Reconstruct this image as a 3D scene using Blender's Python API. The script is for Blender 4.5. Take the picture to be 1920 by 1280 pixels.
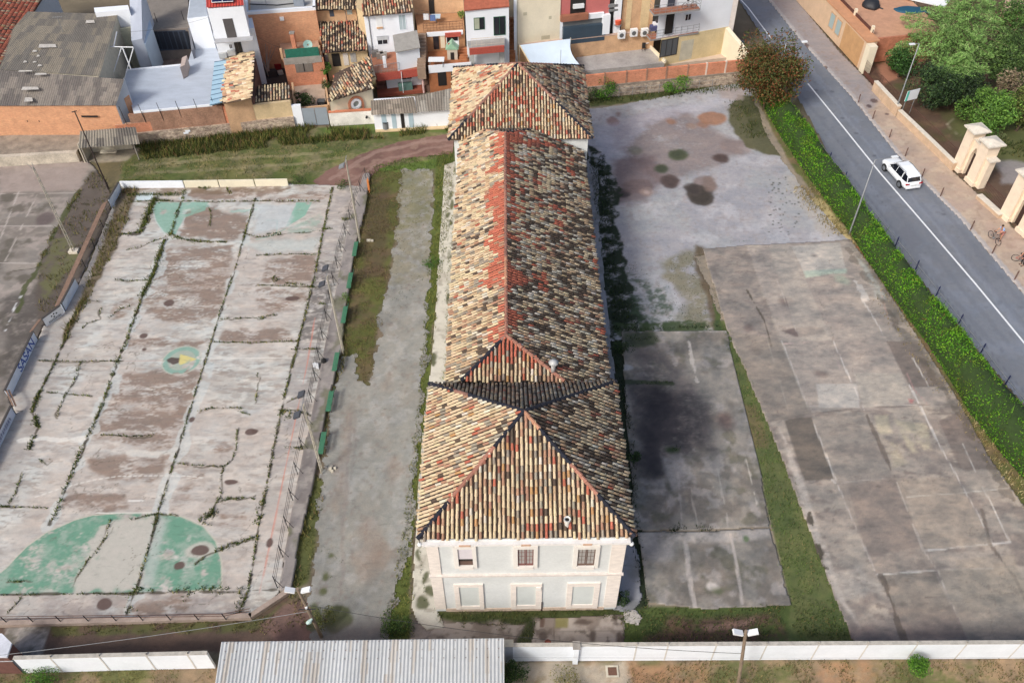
import bpy, math, random
import numpy as np
from mathutils import Vector, Matrix
R = math.radians
SC = bpy.context.scene
for o in list(bpy.data.objects): bpy.data.objects.remove(o)
COL = SC.collection
# ---------------- camera
FPX, HC, PITCH, ROLL = 1626.0, 50.0, R(46.3), R(0.66)
_U = Vector((0, math.sin(PITCH), math.cos(PITCH))); _F = Vector((0, math.cos(PITCH), -math.sin(PITCH)))
_R = Vector((1, 0, 0))*math.cos(ROLL) - _U*math.sin(ROLL)
_U2 = _U*math.cos(ROLL) + Vector((1, 0, 0))*math.sin(ROLL)
cam = bpy.data.cameras.new('camera'); cam.sensor_width = 36; cam.lens = FPX/1920*36; cam.clip_end = 3000; cam.clip_start = 1
camo = bpy.data.objects.new('camera', cam); COL.objects.link(camo)
M3 = Matrix((_R, _U2, -_F)).transposed()
camo.matrix_world = Matrix.Translation((0, 0, HC)) @ M3.to_4x4()
SC.camera = camo
# ---------------- sky, sun, exposure
w = bpy.data.worlds.new('World'); SC.world = w; w.use_nodes = True
nt = w.node_tree; bg = nt.nodes['Background']
sky = nt.nodes.new('ShaderNodeTexSky'); sky.sky_type = 'NISHITA'; sky.sun_disc = False
SUN_EL, SUN_AZ = R(42), R(222)      # azimuth measured clockwise from +Y
sky.sun_elevation = SUN_EL; sky.sun_rotation = SUN_AZ
sky.air_density = 1.0; sky.dust_density = 5.0; sky.ozone_density = 1.0
nt.links.new(sky.outputs[0], bg.inputs[0]); bg.inputs[1].default_value = 0.125
sl = bpy.data.lights.new('sun', 'SUN'); sl.energy = 1.75; sl.angle = R(12); sl.color = (0.985, 1.0, 0.97)
so = bpy.data.objects.new('sun', sl); COL.objects.link(so)
sd = Vector((math.sin(SUN_AZ)*math.cos(SUN_EL), math.cos(SUN_AZ)*math.cos(SUN_EL), math.sin(SUN_EL)))
so.rotation_euler = sd.to_track_quat('Z', 'Y').to_euler(); so.location = (0, 0, 80)
SC.view_settings.view_transform = 'Standard'; SC.view_settings.look = 'None'
SC.view_settings.exposure = 0.24; SC.view_settings.gamma = 1.0
KA = 0.90     # albedo from the tone a surface has

# ---------------- geometry helpers
def ray(x, y):
    return _F + _R*((x-960)/FPX) + _U2*((640-y)/FPX)
def G(x, y, z=0.0):                 # where a sight line meets the height z
    d = ray(x, y); t = (z-HC)/d.z
    return Vector((d.x*t, d.y*t, z))
def GP(px, p0, n):                  # where a sight line meets a plane
    d = ray(*px); o = Vector((0, 0, HC)); t = (Vector(p0)-o).dot(n)/d.dot(n)
    return o + d*t
def GY(x, y, Y):
    d = ray(x, y); t = Y/d.y
    return Vector((d.x*t, Y, HC+d.z*t))
def lin(c):
    c = np.asarray(c, float)/255.0
    return np.where(c <= 0.04045, c/12.92, ((c+0.055)/1.055)**2.4)
def A(r, g, b, k=None):
    v = lin((r, g, b))*(KA if k is None else k)
    return (float(v[0]), float(v[1]), float(v[2]), 1.0)
rng = random.Random(7); nr = np.random.RandomState(5)

# value noise
def _h(ix, iy, s):
    n = (ix.astype(np.int64)*374761393 + iy.astype(np.int64)*668265263 + s*1442695041) & 0xffffffff
    n = ((n ^ (n >> 13))*1274126177) & 0xffffffff
    return ((n ^ (n >> 16)) & 0xffff)/65535.0
def vn(x, y, s=0):
    ix = np.floor(x); iy = np.floor(y); fx = x-ix; fy = y-iy
    fx = fx*fx*(3-2*fx); fy = fy*fy*(3-2*fy)
    a = _h(ix, iy, s); b = _h(ix+1, iy, s); c = _h(ix, iy+1, s); d = _h(ix+1, iy+1, s)
    return a+(b-a)*fx+(c-a)*fy+(a-b-c+d)*fx*fy
def fbm(x, y, sc, oc=4, s=0, sy=None):
    x = np.asarray(x, float)/sc; y = np.asarray(y, float)/(sy or sc); t = 0; a = 0.5; n = 0
    for i in range(oc):
        t = t+a*vn(x, y, s+i*17); n += a; a *= 0.5; x = x*2.03+11.3; y = y*2.03+5.7
    return t/n
def sst(a, b, v):
    t = np.clip((v-a)/(b-a), 0, 1); return t*t*(3-2*t)

# ---------------- materials
MATS = {}
def _mat(name):
    m = bpy.data.materials.new(name); m.use_nodes = True; return m, m.node_tree, m.node_tree.nodes['Principled BSDF']
def _N(nt, t, **k):
    n = nt.nodes.new(t)
    for a, b in k.items(): setattr(n, a, b)
    return n
def _noise(nt, scale, detail=4, rough=0.6, vec=None, stretch=None):
    tc = _N(nt, 'ShaderNodeNewGeometry'); src = tc.outputs['Position']
    if stretch:
        mp = _N(nt, 'ShaderNodeMapping'); mp.inputs['Scale'].default_value = stretch; nt.links.new(src, mp.inputs['Vector']); src = mp.outputs[0]
    n = _N(nt, 'ShaderNodeTexNoise'); n.inputs['Scale'].default_value = scale; n.inputs['Detail'].default_value = detail; n.inputs['Roughness'].default_value = rough
    nt.links.new(src, n.inputs['Vector']); return n
def _vary(nt, bs, colsock, col, amt, scale, seedmix=True, stretch=None):
    n = _noise(nt, scale, stretch=stretch); mr = _N(nt, 'ShaderNodeMapRange'); nt.links.new(n.outputs[0], mr.inputs[0])
    mr.inputs[1].default_value = 0.3; mr.inputs[2].default_value = 0.7; mr.inputs[3].default_value = 1-amt; mr.inputs[4].default_value = 1+amt
    mx = _N(nt, 'ShaderNodeMix', data_type='RGBA', blend_type='MULTIPLY'); mx.inputs[0].default_value = 1
    if colsock: nt.links.new(colsock, mx.inputs[6])
    else: mx.inputs[6].default_value = col
    nt.links.new(mr.outputs[0], mx.inputs[7]); return mx.outputs[2]
def _bump(nt, bs, scale, dist, stretch=None, strength=0.6):
    n = _noise(nt, scale, 5, 0.65, stretch=stretch); b = _N(nt, 'ShaderNodeBump'); b.inputs['Strength'].default_value = strength; b.inputs['Distance'].default_value = dist
    nt.links.new(n.outputs[0], b.inputs['Height']); nt.links.new(b.outputs[0], bs.inputs['Normal'])
def flat(name, c, rough=0.8, metal=0.0, amt=0.12, scale=1.3, bump=0.01, bs_=9, stretch=None):
    if name in MATS: return MATS[name]
    m, nt, bs = _mat(name); bs.inputs['Roughness'].default_value = rough; bs.inputs['Metallic'].default_value = metal
    s = _vary(nt, bs, None, c, amt, scale, stretch=stretch)
    n2 = _vary(nt, bs, s, None, amt*0.6, scale*9)
    nt.links.new(n2, bs.inputs['Base Color'])
    if bump: _bump(nt, bs, bs_, bump)
    MATS[name] = m; return m
def attr(name, rough=0.85, amt=0.12, scale=6, bump=0.01, bscale=14, trans=0.0, fine=0.0, speck=0.0):
    if name in MATS: return MATS[name]
    m, nt, bs = _mat(name); bs.inputs['Roughness'].default_value = rough
    at = _N(nt, 'ShaderNodeAttribute'); at.attribute_name = 'Col'
    s = _vary(nt, bs, at.outputs['Color'], None, amt, scale)
    if fine: s = _vary(nt, bs, s, None, fine, 22)
    if speck:       # scattered small dark grit and streaks
        for sc_, st_, lo_ in ((5.5, None, .60), (2.2, (.45, 1.6, 1), .57)):
            n = _noise(nt, sc_, 8, .7, stretch=st_); mr = _N(nt, 'ShaderNodeMapRange'); nt.links.new(n.outputs[0], mr.inputs[0]); mr.inputs[1].default_value = lo_; mr.inputs[2].default_value = lo_+.07; mr.inputs[3].default_value = 1; mr.inputs[4].default_value = 1-speck
            mx = _N(nt, 'ShaderNodeMix', data_type='RGBA', blend_type='MULTIPLY'); mx.inputs[0].default_value = 1; nt.links.new(s, mx.inputs[6]); nt.links.new(mr.outputs[0], mx.inputs[7]); s = mx.outputs[2]
    nt.links.new(s, bs.inputs['Base Color'])
    if bump: _bump(nt, bs, bscale, bump)
    if trans:
        bs.inputs['Subsurface Weight'].default_value = 0
        tr = _N(nt, 'ShaderNodeBsdfTranslucent'); nt.links.new(s, tr.inputs['Color'])
        ms = _N(nt, 'ShaderNodeMixShader'); ms.inputs[0].default_value = trans
        out = nt.nodes['Material Output']; nt.links.new(bs.outputs[0], ms.inputs[1]); nt.links.new(tr.outputs[0], ms.inputs[2]); nt.links.new(ms.outputs[0], out.inputs['Surface'])
    MATS[name] = m; return m
def brickm(name, c1, c2, mortar, sx=0.28, sz=0.075, msize=0.012, rough=0.9, blotch=0.25):
    if name in MATS: return MATS[name]
    m, nt, bs = _mat(name); bs.inputs['Roughness'].default_value = rough
    g = _N(nt, 'ShaderNodeNewGeometry'); sp = _N(nt, 'ShaderNodeSeparateXYZ'); nt.links.new(g.outputs['Position'], sp.inputs[0])
    ad = _N(nt, 'ShaderNodeMath', operation='ADD'); nt.links.new(sp.outputs[0], ad.inputs[0]); nt.links.new(sp.outputs[1], ad.inputs[1])
    cb = _N(nt, 'ShaderNodeCombineXYZ'); nt.links.new(ad.outputs[0], cb.inputs[0]); nt.links.new(sp.outputs[2], cb.inputs[1])
    b = _N(nt, 'ShaderNodeTexBrick'); b.inputs['Scale'].default_value = 1; b.inputs['Brick Width'].default_value = sx; b.inputs['Row Height'].default_value = sz
    b.inputs['Mortar Size'].default_value = msize; b.inputs['Color1'].default_value = c1; b.inputs['Color2'].default_value = c2; b.inputs['Mortar'].default_value = mortar
    nt.links.new(cb.outputs[0], b.inputs['Vector'])
    s = _vary(nt, bs, b.outputs['Color'], None, blotch, 0.9); s = _vary(nt, bs, s, None, blotch*0.7, 6)
    nt.links.new(s, bs.inputs['Base Color'])
    bp = _N(nt, 'ShaderNodeBump'); bp.inputs['Strength'].default_value = 0.5; bp.inputs['Distance'].default_value = 0.01; nt.links.new(b.outputs['Fac'], bp.inputs['Height']); bp.invert = True
    nt.links.new(bp.outputs[0], bs.inputs['Normal']); MATS[name] = m; return m
def stonem(name, c1, c2, c3, scale=3.0):
    if name in MATS: return MATS[name]
    m, nt, bs = _mat(name); bs.inputs['Roughness'].default_value = 0.95
    g = _N(nt, 'ShaderNodeNewGeometry'); v = _N(nt, 'ShaderNodeTexVoronoi'); v.inputs['Scale'].default_value = scale
    mp = _N(nt, 'ShaderNodeMapping'); mp.inputs['Scale'].default_value = (1, 1, 1.6); nt.links.new(g.outputs['Position'], mp.inputs[0]); nt.links.new(mp.outputs[0], v.inputs['Vector'])
    r = _N(nt, 'ShaderNodeValToRGB'); e = r.color_ramp.elements; e[0].color = c1; e[1].color = c2; k = e.new(0.5); k.color = c3
    sx = _N(nt, 'ShaderNodeSeparateColor'); nt.links.new(v.outputs['Color'], sx.inputs[0]); nt.links.new(sx.outputs[0], r.inputs[0])
    s = _vary(nt, bs, r.outputs[0], None, 0.3, 1.1); s = _vary(nt, bs, s, None, 0.25, 9)
    nt.links.new(s, bs.inputs['Base Color'])
    bp = _N(nt, 'ShaderNodeBump'); bp.inputs['Strength'].default_value = 0.7; bp.inputs['Distance'].default_value = 0.06; nt.links.new(v.outputs['Distance'], bp.inputs['Height']); bp.invert = True
    nt.links.new(bp.outputs[0], bs.inputs['Normal']); MATS[name] = m; return m
def glassm(name, c, rough=0.12):
    if name in MATS: return MATS[name]
    m, nt, bs = _mat(name); bs.inputs['Base Color'].default_value = c; bs.inputs['Roughness'].default_value = rough; bs.inputs['Specular IOR Level'].default_value = 0.7
    MATS[name] = m; return m

# ---------------- mesh building
def tag(o, label=None, cat=None, group=None, kind=None):
    if label: o['label'] = label
    if cat: o['category'] = cat
    if group: o['group'] = group
    if kind: o['kind'] = kind
    return o
def thing(name, label, cat, loc=(0, 0, 0), group=None):
    o = bpy.data.objects.new(name, None); o.empty_display_size = 0.3; COL.objects.link(o); o.location = loc
    return tag(o, label, cat, group)
def _rootloc(p):
    v = Vector((0, 0, 0))
    while p is not None: v = v + p.location; p = p.parent
    return v
class MB:
    def __init__(s): s.v = []; s.f = []; s.c = []
    def face(s, pts, c=None):
        b = len(s.v); s.v += [tuple(p) for p in pts]; s.f.append(list(range(b, b+len(pts)))); s.c.append(c)
    def grid(s, base, faces, c=None):
        b = len(s.v); s.v += [tuple(p) for p in base]
        for f in faces: s.f.append([b+i for i in f]); s.c.append(c)
    def box(s, x0, x1, y0, y1, z0, z1, c=None):
        p = [(x0, y0, z0), (x1, y0, z0), (x1, y1, z0), (x0, y1, z0), (x0, y0, z1), (x1, y0, z1), (x1, y1, z1), (x0, y1, z1)]
        s.grid(p, [(3, 2, 1, 0), (4, 5, 6, 7), (0, 1, 5, 4), (1, 2, 6, 5), (2, 3, 7, 6), (3, 0, 4, 7)], c); return s
    def obox(s, o, a, b, d, c=None):       # o corner, a,b,d edge vectors
        o, a, b, d = Vector(o), Vector(a), Vector(b), Vector(d)
        p = [o, o+a, o+a+b, o+b, o+d, o+a+d, o+a+b+d, o+b+d]
        fl = a.cross(b).dot(d) < 0
        fs = [(3, 2, 1, 0), (4, 5, 6, 7), (0, 1, 5, 4), (1, 2, 6, 5), (2, 3, 7, 6), (3, 0, 4, 7)]
        if fl: fs = [f[::-1] for f in fs]
        s.grid(p, fs, c); return s
    def prism(s, poly, z0, z1, c=None):    # poly list of (x,y); z1 may be a list
        n = len(poly); ar = sum(poly[i][0]*poly[(i+1) % n][1]-poly[(i+1) % n][0]*poly[i][1] for i in range(n))
        zt = z1 if isinstance(z1, (list, tuple)) else [z1]*n
        pz = list(zip(poly, zt))
        if ar < 0: pz = pz[::-1]
        b = [(p[0], p[1], z0) for p, _ in pz]; t = [(p[0], p[1], z) for p, z in pz]
        s.grid(b+t, [list(range(n))[::-1], list(range(n, 2*n))]+[(i, (i+1) % n, n+(i+1) % n, n+i) for i in range(n)], c); return s
    def tube(s, pts, r, n=8, c=None, cap=True):
        pts = [Vector(p) for p in pts]; rs = r if isinstance(r, (list, tuple)) else [r]*len(pts); b = len(s.v); ref = None
        for i, p in enumerate(pts):
            d = (pts[min(i+1, len(pts)-1)]-pts[max(i-1, 0)]).normalized()
            u = (ref-d*ref.dot(d)) if ref is not None else d.cross(Vector((0, 0, 1)) if abs(d.z) < 0.9 else Vector((1, 0, 0)))
            u.normalize(); ref = u; w_ = d.cross(u)
            for k in range(n):
                a = 2*math.pi*k/n; s.v.append(tuple(p+(u*math.cos(a)+w_*math.sin(a))*rs[i]))
        for i in range(len(pts)-1):
            for k in range(n):
                s.f.append([b+i*n+k, b+i*n+(k+1) % n, b+(i+1)*n+(k+1) % n, b+(i+1)*n+k]); s.c.append(c)
        if cap:
            s.f.append([b+k for k in range(n)][::-1]); s.c.append(c); e = b+(len(pts)-1)*n; s.f.append([e+k for k in range(n)]); s.c.append(c)
        return s
    def build(s, name, m, parent=None, smooth=False):
        me = bpy.data.meshes.new(name); off = _rootloc(parent)
        vs = [(a-off.x, b-off.y, z-off.z) for a, b, z in s.v]
        me.from_pydata(vs, [], s.f); me.materials.append(m)
        if any(c is not None for c in s.c):
            ca = me.attributes.new('Col', 'FLOAT_COLOR', 'FACE')
            ca.data.foreach_set('color', [x for c in s.c for x in (c or (0.5, 0.5, 0.5, 1))])
        if smooth: me.polygons.foreach_set('use_smooth', [True]*len(me.polygons))
        me.update(); o = bpy.data.objects.new(name, me); COL.objects.link(o)
        if parent is not None: o.parent = parent
        return o
def npmesh(name, V, F, col, m, parent=None, dom='FACE', smooth=False):
    """V (n,3) float, F (k,4) or (k,3) int, col (k|n,3)"""
    me = bpy.data.meshes.new(name); off = _rootloc(parent)
    V = np.asarray(V, np.float32)-np.array(off, np.float32); F = np.asarray(F, np.int32); k, q = F.shape
    me.vertices.add(len(V)); me.vertices.foreach_set('co', V.ravel())
    me.loops.add(k*q); me.loops.foreach_set('vertex_index', F.ravel())
    me.polygons.add(k); me.polygons.foreach_set('loop_start', np.arange(0, k*q, q, dtype=np.int32)); me.polygons.foreach_set('loop_total', np.full(k, q, np.int32))
    if col is not None:
        ca = me.attributes.new('Col', 'FLOAT_COLOR', dom); cc = np.ones((len(col), 4), np.float32); cc[:, :3] = col; ca.data.foreach_set('color', cc.ravel())
    if smooth: me.polygons.foreach_set('use_smooth', np.ones(k, bool))
    me.update(calc_edges=True); me.validate()
    me.materials.append(m); o = bpy.data.objects.new(name, me); COL.objects.link(o)
    if parent is not None: o.parent = parent
    return o
def dup(root, loc, rotz=None, label=None, group=None):
    r = root.copy(); COL.objects.link(r); r.location = loc
    if rotz is not None: r.rotation_euler = (0, 0, rotz)
    if label: r['label'] = label
    if group: r['group'] = group
    def rec(a, b):
        for ch in list(a.children):
            c = ch.copy(); COL.objects.link(c); c.parent = b; rec(ch, c)
    rec(root, r); return r

# ---------------- painted sheets
def wpoly(px, z=0.0): return [(p.x, p.y) for p in (G(x, y, z) for x, y in px)]
def pip(X, Y, poly):
    ins = np.zeros(X.shape, bool); n = len(poly)
    for i in range(n):
        x1, y1 = poly[i]; x2, y2 = poly[(i+1) % n]
        if y1 == y2: continue
        c = ((y1 > Y) != (y2 > Y)); xi = (x2-x1)*(Y-y1)/(y2-y1)+x1
        ins ^= c & (X < xi)
    return ins
def segd(X, Y, poly, closed=True):
    d = np.full(X.shape, 1e9); n = len(poly)
    for i in range(n if closed else n-1):
        x1, y1 = poly[i]; x2, y2 = poly[(i+1) % n]; dx, dy = x2-x1, y2-y1; L = dx*dx+dy*dy+1e-9
        t = np.clip(((X-x1)*dx+(Y-y1)*dy)/L, 0, 1); d = np.minimum(d, np.hypot(X-x1-t*dx, Y-y1-t*dy))
    return d
def sdf(X, Y, poly):
    d = segd(X, Y, poly); return np.where(pip(X, Y, poly), -d, d)
class Paint:
    def __init__(s, X, Y, c):
        s.X, s.Y = X, Y; s.C = np.tile(np.array(A(*c)[:3]), (X.size, 1)); s.N1 = fbm(X, Y, 1.1, 4, 91)-0.5; s.N2 = fbm(X, Y, 1.1, 4, 137)-0.5; s.NL = fbm(X, Y, 4, 3, 11)-.5
    def mix(s, m, c, idx=None):
        c = np.array(A(*c)[:3]); m = m[:, None]
        if idx is None: s.C = s.C*(1-m)+c*m
        else: s.C[idx] = s.C[idx]*(1-m)+c*m
    def mott(s, amp, sc, sy=None, seed=500, tint=.03):
        q = fbm(s.X, s.Y, sc, 6, seed, sy)*.7+fbm(s.X, s.Y, sc*.22, 4, seed+9, (sy or sc)*.22)*.3; q = np.clip((q-.5)*3.2, -1, 1)[:, None]; s.C = s.C*(1+amp*q)*(1+tint*q*np.array([1, 0, -1]))
    def near(s, poly, pad):
        xs = [p[0] for p in poly]; ys = [p[1] for p in poly]
        return np.nonzero((s.X > min(xs)-pad) & (s.X < max(xs)+pad) & (s.Y > min(ys)-pad) & (s.Y < max(ys)+pad))[0]
    def blob(s, px, c, op=1.0, soft=0.15, rag=0.3, th=None, sc=1.0, sy=None, seed=1, world=False, tw=0.12):
        poly = px if world else wpoly(px); i = s.near(poly, soft+rag+0.5)
        if not len(i): return
        X, Y = s.X[i]+s.N1[i]*2*rag, s.Y[i]+s.N2[i]*2*rag
        m = op*(1-sst(-soft, soft, sdf(X, Y, poly)))
        if th is not None: m = m*sst(th-tw, th+tw, .56*fbm(s.X[i], s.Y[i], sc, 5, seed, sy)+.27*fbm(s.X[i], s.Y[i], .55, 3, seed+3, (sy or sc)/sc*.4)+.17*vn(s.X[i]/.16, s.Y[i]/.09, seed))
        s.mix(m, c, i)
    def ell(s, x, y, rx, ry, c, op=1.0, soft=0.12, rag=0.15, **k):
        p = G(x, y); a = (G(x+rx, y)-p).length; b = (G(x, y-ry)-p).length
        s.blob([(p.x+a*math.cos(t*math.pi/10), p.y+b*math.sin(t*math.pi/10)) for t in range(20)], c, op, soft, rag, world=True, **k)
    def line(s, px, wd, c, op=1.0, rag=0.1, brk=None, bs=0.6, seed=3, soft=0.04, world=False):
        poly = px if world else wpoly(px); i = s.near(poly, wd+rag+0.5)
        if not len(i): return
        X, Y = s.X[i]+s.N1[i]*2*rag, s.Y[i]+s.N2[i]*2*rag
        d = segd(X, Y, poly, False); wv = wd*0.5
        if brk is not None:
            q = fbm(s.X[i], s.Y[i], bs, 3, seed); wv = wv*np.clip((q-brk)*5, 0, 1.6)
        m = op*(1-sst(wv-soft, wv+soft, d)); 
        if brk is not None: m = m*(wv > 0.004)
        s.mix(m, c, i)
    def noise(s, c, op, sc, lo, hi, seed, sy=None, oc=5):
        s.mix(op*sst(lo, hi, fbm(s.X, s.Y, sc, oc, seed, sy)), c)
def sheet(name, poly, res, z, painter, m, rag=0.0, thick=0.0, parent=None, ragsc=1.2, bumpz=0.0):
    xs = [p[0] for p in poly]; ys = [p[1] for p in poly]
    x0, x1, y0, y1 = min(xs)-rag, max(xs)+rag, min(ys)-rag, max(ys)+rag
    nx = int((x1-x0)/res)+2; ny = int((y1-y0)/res)+2
    gx, gy = np.meshgrid(x0+np.arange(nx)*res, y0+np.arange(ny)*res); X, Y = gx.ravel(), gy.ravel()
    j = np.arange((nx-1)*(ny-1)); a = (j//(nx-1))*nx+(j % (nx-1))
    F = np.stack([a, a+1, a+nx+1, a+nx], 1); cx = X[F].mean(1); cy = Y[F].mean(1)
    if rag: keep = sdf(cx+(fbm(cx, cy, ragsc, 4, 21)-.5)*2*rag, cy+(fbm(cx, cy, ragsc, 4, 57)-.5)*2*rag, poly) < 0
    else: keep = pip(cx, cy, poly)
    F = F[keep]; used = np.zeros(X.size, bool); used[F.ravel()] = True
    idx = np.cumsum(used)-1; X, Y = X[used], Y[used]; F = idx[F]
    C = painter(X, Y)
    Z = np.full(X.size, z)
    if bumpz: Z = Z+(fbm(X, Y, 2.5, 4, 5)-.5)*bumpz
    V = np.stack([X, Y, Z], 1)
    if thick:      # skirt round the open edge
        e = np.concatenate([F[:, [0, 1]], F[:, [1, 2]], F[:, [2, 3]], F[:, [3, 0]]]); key = np.sort(e, 1); k = key[:, 0].astype(np.int64)*len(X)+key[:, 1]
        u, inv, cnt = np.unique(k, return_inverse=True, return_counts=True); be = e[cnt[inv] == 1]
        n = len(V); V = np.concatenate([V, V-np.array([0, 0, thick])]); C = np.concatenate([C, C])
        F = np.concatenate([F, np.stack([be[:, 1], be[:, 0], be[:, 0]+n, be[:, 1]+n], 1)])
        usedv = np.unique(F); mp = np.zeros(len(V), int); mp[usedv] = np.arange(len(usedv)); V = V[usedv]; C = C[usedv]; F = mp[F]
    return npmesh(name, V, F, C, m, parent, dom='POINT', smooth=(bumpz > 0 and not thick))

# ---------------- foliage
def leafcards(P, size, C, tilt=1.0, aspect=1.0, seed=0):
    """P centres (n,3); returns V,F,C arrays of small leaf quads with random facing"""
    r = np.random.RandomState(seed); n = len(P)
    nv = r.normal(size=(n, 3)); nv[:, 2] = np.abs(nv[:, 2])*tilt+0.15; nv /= np.linalg.norm(nv, axis=1)[:, None]
    a = np.cross(nv, r.normal(size=(n, 3))); a /= np.linalg.norm(a, axis=1)[:, None]; b = np.cross(nv, a)
    sz = (np.asarray(size)*(0.6+0.8*r.rand(n)))[:, None]
    a = a*sz*0.5; b = b*sz*0.5*aspect
    V = np.stack([P-a, P-b*0.6+a*0.1, P+a, P+b*0.6-a*0.1], 1).reshape(-1, 3)
    F = np.arange(4*n).reshape(n, 4); return V, F, C
def blades(P, h, wd, C, seed=0, lean=0.5):
    r = np.random.RandomState(seed); n = len(P); an = r.rand(n)*6.283
    d = np.stack([np.cos(an), np.sin(an), np.zeros(n)], 1); l = np.stack([-np.sin(an), np.cos(an), np.zeros(n)], 1)
    hh = (np.asarray(h)*(0.5+r.rand(n)))[:, None]; ww = (wd*(0.6+0.8*r.rand(n)))[:, None]
    top = P+np.array([0, 0, 1])*hh+l*hh*lean*r.uniform(-1, 1, (n, 1))+d*hh*lean*r.uniform(-1, 1, (n, 1))
    V = np.stack([P-d*ww, P+d*ww, top], 1).reshape(-1, 3); F = np.arange(3*n).reshape(n, 3); return V, F, C
def colmix(n, cols, wts, seed=0, jit=0.18):
    r = np.random.RandomState(seed); L = np.array([A(*c)[:3] for c in cols]); k = r.choice(len(cols), n, p=np.array(wts)/sum(wts))
    return L[k]*(1+r.uniform(-jit, jit, (n, 1)))
GREEN = [(66, 90, 26), (96, 118, 44), (52, 72, 28), (124, 128, 60), (140, 122, 72)]
def grass_on(name, label, cat, polys=None, lines=None, dens=60, h=0.12, wd=0.03, cols=None, wts=None, seed=1, clump=0.45, csc=0.8, z=0.01, world=False, broad=0.0, kind='stuff', lean=0.6, mat=None, group=None):
    """blades of grass / weeds scattered over polygons or along lines"""
    r = np.random.RandomState(seed); Ps = []
    for px in (polys or []):
        poly = px if world else wpoly(px); xs = [p[0] for p in poly]; ys = [p[1] for p in poly]
        ar = (max(xs)-min(xs))*(max(ys)-min(ys)); n = int(ar*dens); X = r.uniform(min(xs), max(xs), n); Y = r.uniform(min(ys), max(ys), n)
        k = pip(X+(fbm(X, Y, 1, 3, 3)-.5)*0.8, Y+(fbm(X, Y, 1, 3, 8)-.5)*0.8, poly) & (fbm(X, Y, csc, 4, seed) > clump)
        Ps.append(np.stack([X[k], Y[k], np.full(k.sum(), z)], 1))
    for ln in (lines or []):
        px, wl = ln[0], ln[1]; dl = ln[2] if len(ln) > 2 else dens; pl = px if world else wpoly(px)
        for (x1, y1), (x2, y2) in zip(pl[:-1], pl[1:]):
            L = math.hypot(x2-x1, y2-y1); n = int(L*wl*dl*1.5)+1; t = r.rand(n); o = r.normal(size=n)*wl*0.4
            nx, ny = -(y2-y1)/(L+1e-6), (x2-x1)/(L+1e-6); X = x1+(x2-x1)*t+nx*o; Y = y1+(y2-y1)*t+ny*o
            X = X+(fbm(X, Y, 1.1, 4, 91)-.5)*0.2; k = fbm(X, Y, 0.7, 3, seed+5) > clump
            Ps.append(np.stack([X[k], Y[k], np.full(k.sum(), z)], 1))
    P = np.concatenate(Ps); cols = cols or GREEN; wts = wts or [3, 3, 3, 1.5, 1]
    C = colmix(len(P), cols, wts, seed); C = C*(0.75+0.6*fbm(P[:, 0], P[:, 1], 1.7, 3, 44))[:, None]
    V, F, C2 = blades(P, h, wd, C, seed, lean)
    V = V.reshape(-1, 3, 3); 
    if broad:
        nb = int(len(P)*broad); Q = P[:nb]+np.array([0, 0, 1])*(r.rand(nb, 1)*h*0.9); v2, f2, c2 = leafcards(Q, wd*2.6, C[:nb], 1.5, 1, seed)
        # triangles for a uniform face size
        v2 = v2.reshape(-1, 4, 3)[:, :3].reshape(-1, 3, 3); V = np.concatenate([V, v2]); C2 = np.concatenate([C2, c2])
    V = V.reshape(-1, 3); F = np.arange(len(V)).reshape(-1, 3)
    o = npmesh(name, V, F, C2, mat or attr('leaf', 0.7, 0.1, 3, 0, trans=0.25))
    tag(o, label, cat, group, kind); return o
# ================= SETTING: ground, courts, lane, paths, road
def struct(o): o['kind'] = 'structure'; return o
big = MB(); big.face([(-1500, -600, -0.12), (1500, -600, -0.12), (1500, 2400, -0.12), (-1500, 2400, -0.12)])
struct(big.build('ground', flat('earth_far', A(120, 108, 88), 0.95, amt=0.3, scale=0.05)))
M_GR = attr('ground_paint', 0.95, 0.08, 3, 0.03, 7, fine=0.16, speck=.16)
M_CO = attr('concrete_paint', 0.85, 0.05, 2.2, 0.008, 12, fine=0.09, speck=.15)

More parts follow.
